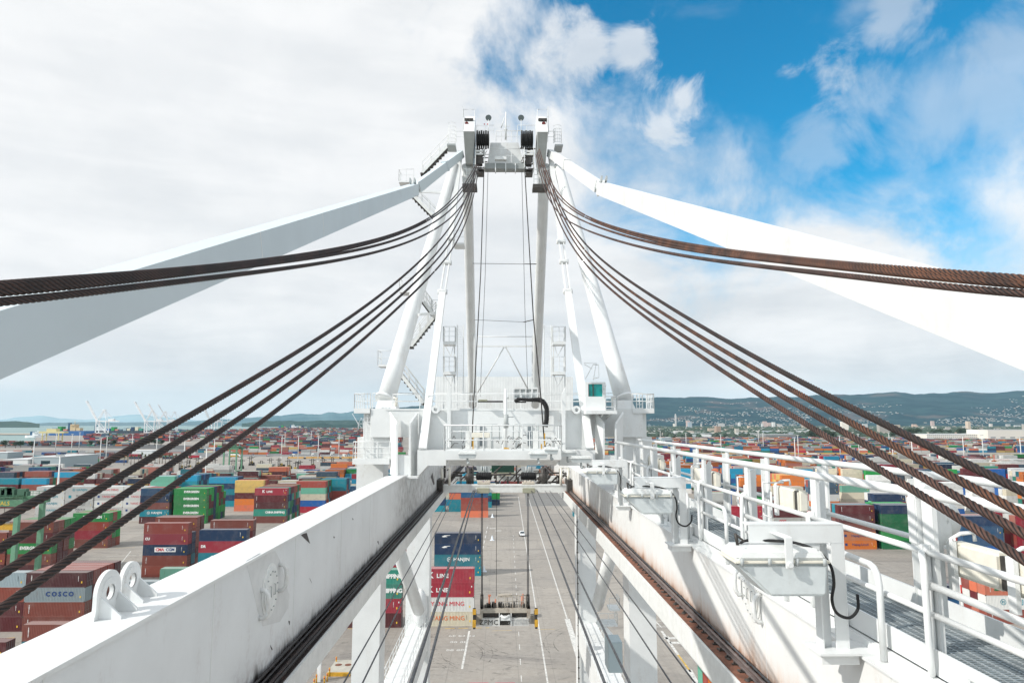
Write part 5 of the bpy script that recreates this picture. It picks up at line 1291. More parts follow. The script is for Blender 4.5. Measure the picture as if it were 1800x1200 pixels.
g.box(p0.x, p1.x - .02, 11.75, 12.0, p1.z, p0.z); g.prism([(p0.x, 11.74, p0.z), (p1.x - .02, 11.74, p0.z), (p1.x - .3, 11.74, p0.z + .22), (p0.x + .18, 11.74, p0.z + .22)], (0, .25, 0))
jb = P_(g, 'switch_box', white, bevel=.02)
g = MB(); g.tube([(p1.x - .1, 12.1, (p0.z + p1.z) / 2), (p1.x + .18, 12.1, (p0.z + p1.z) / 2)], [.36, .3], 16); P_(g, 'horn', white2)
g = MB(); g.box(6.2, 6.32, 24.9, 25.0, H - 2.2, H - 1.9)
for Y in (19.2, 21.3, 30):                    # cable brackets beside the posts
    g.tube([(7.5, Y, H - 1.9), (7.5, Y, H - 2.6), (7.5, Y + .6, H - 2.6), (7.5, Y + .6, H - 1.7), (8.1, Y + .6, H - 1.7)], .03, 6)
P_(g, 'cable_bracket', white)

# ================================================================== wire ropes
def crp(P, per):
    out = []
    for i in range(len(P) - 1):
        a, b_, c, d = [P[max(0, min(len(P) - 1, i + k))] for k in (-1, 0, 1, 2)]
        n = max(2, int((c - b_).length / per))
        for k in range(n):
            t_ = k / n; out.append(.5 * ((2 * b_) + (c - a) * t_ + (2 * a - 5 * b_ + 4 * c - d) * t_ * t_ + (3 * b_ - a - 3 * c + d) * t_ ** 3))
    out.append(P[-1]); return out
def rope(path, Xa, Xn, Yn, r, m, label, group, ns=6, Ya=58.0, lay=.40):
    s = (Xa - Xn) / (Ya - Yn); P = []
    for (px, py) in path:
        d = ray(px, py); k = d.x / d.y; Y = (Xa - s * Ya) / (k - s); Y = max(.5, min(Y, 58.5)); P.append(W(px, py, Y))
    P.sort(key=lambda v: -v.y)
    ys = np.array([v.y for v in P]); zs = np.array([v.z for v in P]); ts = np.log(ys)
    cf = np.polyfit(ts, zs / ys, 6 if len(P) > 9 else 5, w=np.ones(len(P))); xs = [(Xa + s * (y - Ya)) for y in ys]
    lo, hi = ys.min(), ys.max(); yy = np.exp(np.linspace(math.log(hi), math.log(lo), 26)); P = [Vector((Xa + s * (y - Ya), y, float(np.polyval(cf, math.log(y))) * y)) for y in yy]
    e = (P[-1] - P[-2]); e /= -e.y; P.append(P[-1] + e * (P[-1].y - 1.0))
    # even steps, finer near the camera
    S = crp(P, .4); D = [0]
    for a, c in zip(S, S[1:]): D.append(D[-1] + (c - a).length)
    vs = []; gv = []; T = D[-1]; q = 0.0; pts = []
    j = 0
    while q < T:
        while D[j + 1] < q: j += 1
        f = (q - D[j]) / max(1e-6, D[j + 1] - D[j]); p = S[j].lerp(S[j + 1], f); pts.append((q, p))
        q += .024 if p.y < 14 else (.035 if p.y < 26 else .5)
    n = 30; prev = None; V = []; A = []
    for i, (q, p) in enumerate(pts):
        d = (pts[min(i + 1, len(pts) - 1)][1] - pts[max(0, i - 1)][1]).normalized()
        a = d.cross(Z) if prev is None else prev - d * prev.dot(d); a.normalize(); prev = a; c = d.cross(a); tw = 2 * math.pi * q / lay
        big = p.y < 27
        for k in range(n):                       # the section turns with the lay, so every edge loop follows a strand
            th = 2 * math.pi * k / n; lobe = abs(math.sin(th * ns / 2)) if big else .75
            rr = r * (.76 + .26 * lobe ** .6) if big else r
            th += tw if big else 0
            V.append(p + (a * math.cos(th) + c * math.sin(th)) * rr); A.append(lobe if big else .62)
    fs = [(i * n + k, i * n + (k + 1) % n, (i + 1) * n + (k + 1) % n, (i + 1) * n + k) for i in range(len(pts) - 1) for k in range(n)]
    me = bpy.data.meshes.new('hoist_rope'); o0 = pts[0][1]
    me.from_pydata([tuple(v - o0) for v in V], [], fs); me.polygons.foreach_set('use_smooth', [True] * len(fs)); me.materials.append(m)
    at = me.attributes.new('groove', 'FLOAT', 'POINT'); at.data.foreach_set('value', A)
    o = bpy.data.objects.new('hoist_rope', me); C.objects.link(o); o.location = o0; tag(o, label, 'rope', group)
gA, gB2 = 'upper bundles of boom hoist ropes', 'lower fans of boom hoist ropes'
LU = [
 [(836, 290), (812, 330), (780, 363), (740, 392), (700, 409), (660, 420.5), (600, 435.5), (450, 459.5), (225, 482), (0, 500.5)],
 [(838, 290), (815, 333), (780, 367), (740, 396), (700, 412), (660, 423.5), (600, 439), (450, 462.5), (225, 486), (0, 507)],
 [(839, 290), (818, 338), (785, 373), (740, 405), (700, 420), (660, 431), (600, 444.5), (450, 466.5), (225, 492), (0, 514)],
 [(842, 290), (822, 345), (790, 382), (745, 415), (700, 432), (660, 443), (600, 455), (450, 479.5), (225, 505.5), (0, 531)]]
LL = [
 [(834, 300), (822, 340), (800, 385), (770, 425), (737, 459), (717, 480), (620, 553), (422, 680), (350, 720), (250, 777), (140, 839), (0, 914)],
 [(836, 300), (825, 342), (804, 392), (776, 434), (750, 464), (735, 480), (620, 572), (467, 680), (350, 752), (225, 829), (100, 904), (0, 963)],
 [(838, 300), (828, 345), (808, 398), (780, 440), (762, 463), (747, 480), (620, 590.5), (500, 680), (350, 783), (175, 897), (0, 1011)],
 [(841, 300), (832, 345), (814, 402), (790, 445), (774, 465), (761, 480), (620, 612), (540, 680), (350, 820), (175, 945), (0, 1071)]]
RU = [
 [(948, 262), (958, 295), (975, 330), (1005, 363), (1040, 384), (1070, 396), (1140, 415), (1350, 449.5), (1575, 471.5), (1800, 490)],
 [(946, 265), (956, 300), (973, 335), (1005, 367), (1040, 388), (1070, 400), (1140, 419), (1350, 454), (1575, 476), (1800, 495)],
 [(944, 268), (953, 305), (970, 345), (1005, 375), (1040, 396), (1070, 407), (1140, 423.5), (1350, 457.5), (1575, 480), (1800, 500)],
 [(942, 270), (950, 310), (967, 352), (1005, 390), (1040, 409), (1070, 420), (1140, 435.5), (1350, 470), (1575, 494), (1800, 516)]]
RL = [
 [(964, 300), (992, 375), (1040, 440), (1087, 480), (1180, 541), (1426, 680), (1500, 718), (1700, 815), (1800, 864)],
 [(961, 300), (985, 370), (1025, 435), (1067, 480), (1180, 559), (1381, 680), (1500, 743), (1700, 852), (1800, 903)],
 [(958, 300), (980, 370), (1015, 430), (1053, 480), (1180, 575), (1345, 680), (1400, 709), (1500, 769), (1700, 882), (1800, 938)],
 [(955, 300), (975, 370), (1005, 430), (1043, 480), (1180, 589), (1311, 680), (1400, 732), (1500, 797), (1751, 952), (1800, 984)]]
NM = [['highest of the ropes sweeping left, rusty brown along its top', 'second highest rope sweeping left, nearly hidden behind its neighbours', 'third rope down in the bundle sweeping left, dark brown', 'lowest of the bundle sweeping nearly level to the left edge, greasy black'],
      ['uppermost rope of the left lower fan, smoother and blacker', 'second rope down of the left lower fan, brown strands', 'third rope down of the left lower fan, brown strands', 'bottom rope of the left lower fan, passing in front of the stacked containers'],
      ['highest of the ropes sweeping right, orange rust', 'second highest rope sweeping right, rusty, touching the one above', 'third rope down in the bundle sweeping right, rusty', 'separate lower rope of the bundle sweeping right, grey brown'],
      ['uppermost rope of the right lower fan, greasy and dark', 'second rope down of the right lower fan, orange rust', 'third rope down of the right lower fan, brown rust', 'bottom rope of the right lower fan, passing over the beige lamps']]
for k in range(4):
    rope(LU[k], -1.75 + .1 * k, -3.7, 5.0, .034, rope_dark, NM[0][k], gA); rope(LL[k], -1.75 + .1 * k, -3.55, 4.8, .036, rope_dark, NM[1][k], gB2)
    rope(RU[k], 2.75 - .1 * k, 3.95, 5.1, .034, rope_mid if k == 3 else rope_rust, NM[2][k], gA)
    rope(RL[k], 2.95 - .06 * k, 3.7, 4.8, .036, (rope_dark, rope_rust, rope_mid, rope_mid)[k], NM[3][k], gB2)
def thin(pts, r, label, group, m=None):
    g = MB(); g.tube(pts, r, 6); g.build('wire_rope', m or rope_thin, None, label, 'rope', group, at=pts[0])
gv = 'vertical ropes from the tower head'
thin([W(851, 292, 57.5), W(845, 480, 50), W(831, 740, 43), W(829.5, 784, 42)], .035, 'brown rope hanging from the tower head to the left sheave post', gv, rope_mid)
thin([W(858, 292, 57.5), W(853, 480, 60), W(844, 697, 70)], .02, 'thin grey rope hanging just right of the left brown rope', gv)
thin([W(917, 292, 57.5), W(923, 557, 62), W(928, 690, 70)], .02, 'thin grey rope hanging just left of the right brown rope', gv)
thin([W(922, 292, 57.5), W(937.5, 557, 48), W(950, 690, 44), W(957.5, 784, 42)], .04, 'brown rope hanging from the tower head to the right sheave post', gv, rope_mid)

# ================================================================== trolley, spreader and their ropes
TY = 66.0
tr = empty('crane_trolley', (.3, TY, gS), 'pale trolley frame riding on the boom rails with black cable drums', 'trolley')
zt_, zb_ = W(890, 854, TY).z, W(890, 865, TY).z
g = MB(); g.box(XW(772, TY).x, XW(1008, TY).x, TY, TY + .9, zb_, zt_); g.box(XW(770, TY).x - .2, XW(1010, TY).x + .2, TY - .05, TY + .95, zt_ + .005, zt_ + .12)
g.box(XW(800, 73).x, XW(985, 73).x, 73, 73.7, W(890, 845, 73).z, W(890, 837, 73).z)
g.build('cross_beam', white2, tr)
g = MB()
for px in (777, 986): g.tube([W(px, 852, TY), W(px, 823, TY), W(px + 13, 822, TY), W(px + 13, 852, TY)], .13, 6)
g.build('guard_frame', offw, tr)
g = MB()
for px in (772, 1003): a = W(px, 850, TY); g.box(a.x - .4, a.x + .4, TY - 1.2, TY + 1.4, a.z - .75, a.z + .45); [g.tube([(a.x - .3, TY + d, gS + .35), (a.x + .3, TY + d, gS + .35)], .34, 14) for d in (-.7, .9)]
g.build('wheel_truck', dark, tr)
for px in (850.5, 929):
    g = MB(); a, c = W(px - 14, 836.5, 68), W(px + 14, 836.5, 68); g.tube([a, a + Vector((.15, 0, 0)), c - Vector((.15, 0, 0)), c], [.2, .36, .36, .2], 18)
    for k in range(9): q = a.lerp(c, (k + .5) / 9); g.tube([q - Vector((.04, 0, 0)), q + Vector((.04, 0, 0))], .40, 18)
    g.build('hose_drum', black, tr)
    g = MB(); g.box(XW(px - 11, 67).x, XW(px + 10, 67).x, TY - .3, TY + 1.2, W(890, 866, TY).z, W(890, 857, TY).z); g.build('rope_guide', mat('olive_grey', (.36, .36, .27), .6), tr, bevel=.03)
    g = MB(); r_ = random.Random(px)
    for k in range(12): x = W(px - 10 + k * 1.8, 855, TY).x; g.tube([(x, TY + .2, zt_ + .1), (x, TY + .2, zt_ + .35 + .2 * r_.random())], .08, 8)
    g.build('guide_rollers', mat('roller_beige', (.5, .45, .38), .5), tr)
    g = MB()
    for d in (-9, 9): g.prism([W(px + d - 5, 819, 69), W(px + d + 5, 819, 69), W(px + d * .8 + 1, 832, 69), W(px + d * .8 - 2, 832, 69)], (0, .1, 0))
    for d in (-4, 0, 3): g.tube([W(px + d, 819, 69), W(px + d, 834, 69)], .09, 6)
    g.build('drum_bracket', greyp, tr)
g = MB(); a, c = W(864, 830, 71), W(904, 814, 71); g.box(a.x, c.x, 71, 74, a.z, c.z); g.build('trolley_cabin', mat('dark_green', (.015, .05, .035), .2), tr)
g = MB(); g.box(a.x - .1, c.x + .1, 70.9, 71, a.z - .15, a.z); g.build('cabin_sill', mat('olive_grey', (.36, .36, .27), .6), tr)
g = MB()
for px in (825, 955):
    g.tube([W(px, 853, 67), W(px, 822, 67)], .22, 8); g.tube([W(px + 6, 853, 67), W(px + 6, 820, 67)], .1, 6); g.ell(W(px, 838, 67), (.45, .4, .5), 8, 6)
g.build('sheave_bracket', dark, tr)
# ropes running from the trolley back under the camera
gt = 'trolley ropes running under the boom'
def back(pa, pb, Yb, r, lab):
    a, c = W(*pa, TY), W(*pb, Yb); d = (c - a) / (a.y - c.y); thin([a, c, c + d * (c.y + 2)], r, lab, gt)
back((832, 862), (722, 1200), 17.2, .05, 'thick dark rope, left one of the close pair over the white containers')
back((835, 862), (746, 1200), 17.3, .042, 'thick dark rope, right one of the close pair over the white containers')
back((795, 866), (604, 1200), 17.2, .024, 'thin dark rope slanting to the left over the yellow platform')
back((800, 866), (637, 1200), 17.2, .024, 'thin dark rope slanting over the left portal leg, nearer the middle')
back((934, 862), (1063, 1200), 17.3, .04, 'thick dark rope slanting right, nearest the open lane')
back((944, 862), (1107, 1200), 17.2, .036, 'thick dark rope slanting right across the near right portal leg')
back((958, 862), (1180, 1200), 17.2, .024, 'thin dark rope slanting right, second from the rusty rail')
back((966, 862), (1222, 1200), 17.4, .024, 'thin dark rope slanting right, closest to the rusty rail')
gc = 'tow ropes lying along the left trolley rail'
tow = mat('greased_tow_rope', (.035, .033, .034), .4, .3, .4, 5)
for k, (dx, dz, r) in enumerate(((.08, .26, .045), (.15, .16, .04), (.43, .13, .04))):
    pts = [(-5.95 + dx, 2.5, gS + dz), (-5.95 + dx, 40, gS + dz), (-5.9 + dx, TY - 1, gS + dz)]
    thin(pts, r, ('topmost', 'middle', 'innermost')[k] + ' steel rope lying along the greasy left rail shelf', gc, tow)
thin([(6.52, 2.5, gS + .2), (6.52, TY - 1, gS + .2)], .03, 'steel rope beside the rusty right rail, against the girder', gc)
# spreader
g = MB(); r_ = random.Random(31)
for k in range(70):
    px = r_.choice([r_.uniform(776, 835), r_.uniform(868, 915), r_.uniform(946, 1000)]); py = r_.uniform(822, 850); a = W(px, py, r_.uniform(67, 72)); L_ = r_.uniform(.2, 1.1)
    d = r_.choice([Vector((1, 0, 0)), Vector((0, 0, 1)), Vector((0, 1, 0)), Vector((.7, 0, .7))]); g.tube([a - d * L_, a + d * L_], r_.uniform(.03, .13), 6)
g.build('drive_gear', dark, tr)
spw = mat('spreader_white_worn', (.60, .60, .58), .5, 0, .06, 2, .1, 9, .8, (.2, .12, .07), 1.6); spw2 = mat('spreader_rusty_white', (.44, .40, .34), .6, 0, .15, 3, .1, 9, 1.0, (.2, .09, .05), 2.5)
sp = empty('container_spreader', W(893, 1095, TY), 'white container spreader with yellow corner guides hanging over the lane', 'spreader')
def PW(x, y, d=0): return W(x, y, TY + d)
sx = lambda x: W(x, 1070, TY).x
szz = lambda y: W(893, y, TY).z
g = MB(); g.box(sx(847), sx(877), TY - .6, TY + .6, szz(1096), szz(1083)); g.box(sx(899), sx(929), TY - .6, TY + .6, szz(1096), szz(1083)); g.build('main_beam', spw, sp)
g = MB(); g.box(sx(845), sx(932), TY - .5, TY + 1.2, szz(1074), szz(1067)); g.box(sx(844), sx(849), TY - .6, TY + .8, szz(1083), szz(1067)); g.box(sx(926), sx(932), TY - .6, TY + .8, szz(1083), szz(1067)); g.build('headblock', spw2, sp)
g = MB(); g.box(sx(849), sx(926), TY - .2, TY + .8, szz(1082), szz(1074.1)); g.box(sx(877.2), sx(898.8), TY - .35, TY + .5, szz(1096), szz(1076)); g.build('dark_core', dark, sp)
g = MB(); g.tube([PW(880, 1081, -.7), PW(887, 1086, -.7), PW(896, 1081, -.7)], .12, 8); g.box(sx(880), sx(897), TY - .75, TY - .4, szz(1086), szz(1079))
g.box(sx(877), sx(878.5), TY - .7, TY - .3, szz(1096), szz(1074)); g.box(sx(897.5), sx(899), TY - .7, TY - .3, szz(1096), szz(1074)); g.build('hose_basket', white, sp)
g = MB(); g.box(sx(837), sx(846.9), TY - .35, TY + .35, szz(1094), szz(1080)); g.box(sx(929.1), sx(941), TY - .35, TY + .35, szz(1094), szz(1080)); g.build('telescopic_arm', spw2, sp)
for a, c in ((832.5, 836.5), (939.5, 943.5)):
    g = MB(); g.box(sx(a), sx(c), TY - 1.2, TY + 1.2, szz(1098), szz(1078)); g.box(sx(a) - .02, sx(c) + .02, TY - 1.1, TY - .9, szz(1084), szz(1063)); g.build('end_beam', dark, sp)
    g = MB(); g.box(sx(a) - .05, sx(c) + .05, TY - 1.35, TY - 1.21, szz(1094), szz(1082)); g.box(sx(a) - .05, sx(c) + .05, TY - 1.25, TY - 1.11, szz(1073), szz(1064)); g.build('corner_guide', yellow, sp)
for px in (847, 928):
    g = MB(); a = PW(px, 1056, .3); g.tube([a - Vector((.14, 0, 0)), a + Vector((.14, 0, 0))], .62, 18); g.build('block_sheave', dark, sp)
g = MB()
railing(g, [PW(875, 1067, -.4), PW(901, 1067, -.4)], 1.1, .55, .04, (.5,)); railing(g, [PW(875, 1067, 1.1), PW(925, 1067, 1.1)], 1.1, .8, .035); railing(g, [PW(912, 1067, -.4), PW(924, 1067, -.4)], 1.1, .4, .035)
g.box(sx(875), sx(900), TY + .2, TY + .8, szz(1050), szz(1046)); g.build('guard_rail', spw2, sp)
g = MB()
for px, h in ((860, 1045), (919, 1043), (917, 1047), (871, 1052)): g.tube([PW(px, 1067), PW(px, h)], .07, 6)
g.box(sx(858), sx(863), TY - .1, TY + .1, szz(1047), szz(1044.5)); g.build('sensor_post', mat('faded_orange', (.55, .2, .12), .6), sp)
g = MB(); r_ = random.Random(8)
for k in range(26):
    px = r_.uniform(850, 925); g.box(sx(px), sx(px + 2.5), TY - .1, TY + .4, szz(1067), szz(1067 - r_.uniform(2, 9)))
g.build('machinery', dark, sp)
put_text('ZPMC', .62, (sx(859.5), TY - .615, szz(1090)), (R(90), 0, 0), dark, sp, 1.1)
ft = mat('faint_grey_lettering', (.45, .45, .45), .6)
put_text('WASH OUT TANKS', .26, (sx(912), TY - .615, szz(1086.5)), (R(90), 0, 0), ft, sp); put_text('CAP 65.1 TONS @', .26, (sx(913), TY - .615, szz(1091.5)), (R(90), 0, 0), ft, sp)
gh = 'hoist ropes holding the spreader'
for px, q, lab in ((846, 846.6, 'outer left'), (848.3, 848, 'inner left'), (927.2, 927, 'inner right'), (929.3, 929, 'outer right')):
    thin([W(px, 860, TY), W(q, 1046, TY)], .035, lab + ' vertical rope between trolley and spreader', gh)
thin([W(873, 835, TY + .5), W(872.5, 1047, TY)], .02, 'thin brown electric cable hanging to the middle of the spreader', gh, rope_rust)
HAZE = 2.6e-5
# ================================================================== yard equipment, masts, far cranes, ship, buildings, trees
mastm = mat('mast_white', (.72, .72, .70), .5)
def prop(obj_list, root): pass
mroot = empty('light_mast', (0, 0, 0), 'x', 'light mast', 'light masts across the port')
g = MB(); K = 28; g.tube([(0, 0, 0), (0, 0, 28)], [.5, .27], 10); g.box(-.8, .8, -.8, .8, 0, .9); g.build('mast_pole', mastm, mroot)
g = MB(); g.tube([(-1.6, 0, 28), (1.6, 0, 28)], .12, 6); g.tube([(0, -1.3, 28), (0, 1.3, 28)], .12, 6)
for dx, dy in ((-1.5, 0), (1.5, 0), (0, -1.3), (0, 1.3), (-.8, 0), (.8, 0)): g.box(dx - .35, dx + .35, dy - .3, dy + .3, 27.3, 27.85)
g.build('lamp_cluster', greyp, mroot)
# two nearer masts standing in the yard
M_ = [(63.5, 771, 'left of all, by the grey warehouse'), (101, 761, 'second from left, on the warehouse road'), (110.5, 797, 'beside cyan lettered container at far left'), (129, 762, 'right of the yellow gantry'), (142, 759, 'just right of the yellow ship'), (180, 768, 'near the first white far crane'), (190.5, 765, 'right neighbour of the one by the first far crane'), (235, 762, 'between first and second white far cranes'), (278, 765, 'above the palm row'), (300, 760, 'beyond the palm row'), (327, 772, 'over the white parked trailers'), (366, 785, 'nearest the green gantry crane'), (379, 770, 'behind the green gantry crane'), (458, 760, 'between ropes and white trailers'), (497, 763, 'thick one left of the middle ground'), (502, 759, 'slim one behind the thick mast'), (526, 765, 'before the bay, mid left'), (548, 757, 'tallest looking against the bay'), (561, 765, 'with a red and white foot'), (580, 733 + 19, 'far one near the isle'), (597, 762, 'left of the side landing'), (1160, 757, 'just right of the portal ladder'), (1205, 760, 'second right of the portal'), (1266, 763, 'third right of the portal'), (1332, 757, 'left one of a close pair on the right'), (1340, 760, 'right one of a close pair on the right'), (1395, 768, 'thick one rising over the handrail'), (1401, 764, 'slim one behind the thick handrail mast'), (1474, 765, 'just left of the lowest right rope'), (1507, 762, 'under the third right rope'), (1561, 760, 'crossed by the rusty ropes'), (1566, 768, 'thick one crossed by the rusty ropes'), (1600, 772, 'below the long pale building, left'), (1690, 766, 'left of the pale building end'), (1724, 764, 'in front of the pale building'), (1790, 768, 'closest to the right edge')]
for i, (px, yt, lab) in enumerate(M_):
    c = mroot if i == 0 else copy_tree(mroot); Y = 14 * F / (yt - 743); d = ray(px, 743); c.location = (d.x / d.y * Y, Y, 0); c['label'] = 'white light mast ' + lab
for px, py, lab in ((1700, 1092, 'red and white marker pole in front of the white banded stack'), (1542, 960, None), (1732, 948, None)):
    if lab is None: continue
    g = MB(); p = W(px - 2, 1085, 120); q = W(px - 18, 920, 120); g.tube([(p.x, 120, 0), (p.x - 1.0, 120, 24)], .22, 8); g.cur = 1
    for k in range(5): g.tube([(p.x - .18 - k * .16, 120, 4.5 + k * 4), (p.x - .26 - k * .16, 120, 6.5 + k * 4)], .235, 8)
    g.build('marker_pole', [mastm, red], None, lab, 'pole', at=(p.x, 120, 0))
# black container handlers with their masts up
hr = empty('container_handler', (0, 0, 0), 'x', 'container handler', 'parked container handlers')
g = MB()
for dx in (-1.0, 1.0): g.bar((dx, 0, .4), (dx, 0, 9), .42, .5, up=(0, 1, 0))
for z in (1.2, 3.6, 6.2, 8.8): g.box(-1.2, 1.2, -.15, .15, z - .2, z + .2)
g.build('lift_mast', dark, hr)
g = MB(); g.box(-1.9, 1.9, .7, 6.4, .9, 2.4); g.box(-1.7, 1.7, 5.2, 6.9, 1.2, 3.0); hb = g.build('chassis', dark, hr, bevel=.12)
g = MB(); g.box(-1.0, 1.0, 2.2, 4.2, 2.42, 4.2); g.build('driver_cab', mat('cab_yellow', (.5, .33, .05), .5), hr, bevel=.08)
g = MB(); g.box(-.8, .8, 2.16, 2.19, 2.9, 4.0); g.build('cab_window', dglass, hr)
for sx in (-1.7, 1.7):
    for yy in (1.3, 5.4):
        g = MB(); g.tube([(sx - .45, yy, .85), (sx + .45, yy, .85)], .85, 14); g.build('wheel', black, hr)
g = MB(); g.box(-3.1, 3.1, -.8, -.3, 7.3, 7.8); g.build('top_spreader', dark, hr)
HX = [(459, 828), (475, 822), (490, 822), (507, 825), (521, 829), (526, 827), (549, 823), (568, 823), (584, 820), (600, 830), (615, 822), (630, 830), (273, 832), (316, 826), (330, 826), (346, 820), (376, 823), (409, 825), (424, 824), (440, 818)]
HX.sort()
for i, (px, py) in enumerate(HX):
    c = hr if i == 0 else copy_tree(hr); p = G(px, py); c.location = p; c.rotation_euler.z = rc.choice([0, .3, -.4, 3.1, .1]); 
    c['label'] = 'black mast container handler, number ' + str(i + 1) if False else 'black container handler with raised mast, ' + ['leftmost of the row', 'second from left', 'third from left', 'fourth from left', 'fifth from left', 'sixth from left', 'seventh from left', 'eighth from left', 'ninth from left', 'tenth from left', 'eleventh from left', 'tenth from right', 'ninth from right', 'eighth from right', 'seventh from right', 'sixth from right', 'fifth from right', 'fourth from right', 'third from right', 'nearest the portal leg'][i]
# parked trailers and trucks
def truck(loc, rz, lab, col, box=True, cat='truck'):
    r = empty('parked_truck', loc, lab, cat, 'trucks and trailers parked across the port'); r.rotation_euler.z = rz
    o0 = Vector(loc)
    def bd(g, n, m):
        o = g.build(n, m, None); o.parent = r; return o
    g = MB(); g.box(-1.1, 1.1, -1.6, .6, 1.0, 3.2); g.box(-1.05, 1.05, -2.6, -1.6, 1.0, 2.1); bd(g, 'cab', mat('cab_white', (.7, .7, .7), .4))
    g = MB(); g.box(-.9, .9, -1.68, -1.61, 2.15, 2.95); bd(g, 'windscreen', dglass)
    g = MB(); g.box(-.5, .5, .6, 12.6, .95, 1.25); bd(g, 'chassis', dark)
    for yy in (-1.9, .5, 10.2, 11.6):
        for sx in (-1.0, 1.0): g = MB(); g.tube([(sx - .2, yy, .52), (sx + .2, yy, .52)], .52, 10); bd(g, 'wheel', black)
    if box: g = MB(); g.box(-1.22, 1.22, 1.0, 13.0, 1.27, 4.1); bd(g, 'box_body', mat('trailer_' + col, COL[col], .5))
    return r
r9 = random.Random(9); nm = {'white': 'white', 'maroon': 'maroon', 'navy': 'navy', 'lightgrey': 'pale grey', 'brown': 'brown', 'cream': 'cream', 'slate': 'slate', 'crimson': 'crimson'}
TK = [(55, 803, 1.5, 'white'), (95, 802, 1.5, 'navy'), (155, 803, 1.6, 'crimson'), (172, 803, 1.4, 'slate'), (332, 806, 1.5, 'brown'), (352, 806, 1.6, 'crimson'), (420, 803, 1.5, 'white'), (445, 803, .4, 'maroon'), (471, 802, .4, 'crimson'), (510, 804, .3, 'slate'), (517, 804, .4, 'white'), (550, 803, .3, 'white'), (565, 803, .4, 'maroon'), (583, 803, .3, 'lightgrey'), (607, 804, .4, 'lightgrey'), (614, 803, .3, 'slate'), (1438, 802, 1.5, 'white'), (1418, 797, 1.4, 'crimson'), (1380, 801, 1.5, 'navy'), (1275, 803, 1.5, 'slate'), (1230, 806, 1.5, 'white'), (1545, 806, 1.5, 'brown')]
for i, (px, py, rz, c) in enumerate(TK):
    side = 'left of the crane' if px < 900 else 'right of the crane'
    n = [t for t in TK if (t[0] < 900) == (px < 900)]; n.sort(); k = [t[0] for t in n].index(px)
    truck(G(px, py), rz, f"truck with {nm[c]} trailer, {['first', 'second', 'third', 'fourth', 'fifth', 'sixth', 'seventh', 'eighth', 'ninth', 'tenth', 'eleventh', 'twelfth', 'thirteenth', 'fourteenth', 'fifteenth', 'sixteenth'][k]} from left among those {side}", c)
tk = empty('tank_truck', G(1642, 1016), 'white tank truck parked by the blue containers at right', 'truck'); q = org(tk)
g = MB(); g.tube([q + Vector((-2.0, 0, 1.9)), q + Vector((2.6, 0, 1.9))], 1.0, 16); g.build('tank', white, tk)
g = MB(); g.box(q.x - 3.6, q.x - 2.05, q.y - 1, q.y + 1, .6, 2.6); g.build('cab', bluep, tk, bevel=.1)
g = MB()
for dx in (-3, -1, 1.6): g.tube([q + Vector((dx, -1.1, .5)), q + Vector((dx, 1.1, .5))], .5, 10)
g.build('wheels', black, tk)
# freight train with yellow well cars behind the yard
car = empty('well_car', (0, 0, 0), 'x', 'rail car', 'yellow well cars of freight trains')
g = MB(); g.box(-9, 9, -1.4, 1.4, .9, 2.5); g.build('car_body', mat('well_car_yellow', (.55, .30, .06), .6), car)
g = MB(); g.box(-10.2, -9.02, -.9, .9, .8, 1.8); g.box(9.02, 10.2, -.9, .9, .8, 1.8); g.build('end_platform', dark, car)
g = MB()
for dx in (-9.6, 9.6): g.tube([(dx, -1, .45), (dx, 1, .45)], .45, 10)
g.build('wheelset', dark, car); first = True
for (pa, pb, py, nmz) in ((505, 618, 806.5, 'left of the crane'), (1168, 1560, 799, 'right of the crane')):
    x = G(pa, py).x; n = 0; Y = G(pa, py).y
    while x < G(pb, py).x:
        c = car if first else copy_tree(car); first = False; c.location = (x + 10.2, Y, 0); x += 20.8; n += 1
        c['label'] = f"yellow well car, {'first second third fourth fifth sixth seventh eighth ninth tenth eleventh twelfth 13th 14th 15th 16th 17th 18th 19th 20th 21st 22nd'.split()[n - 1]} in the train {nmz}"
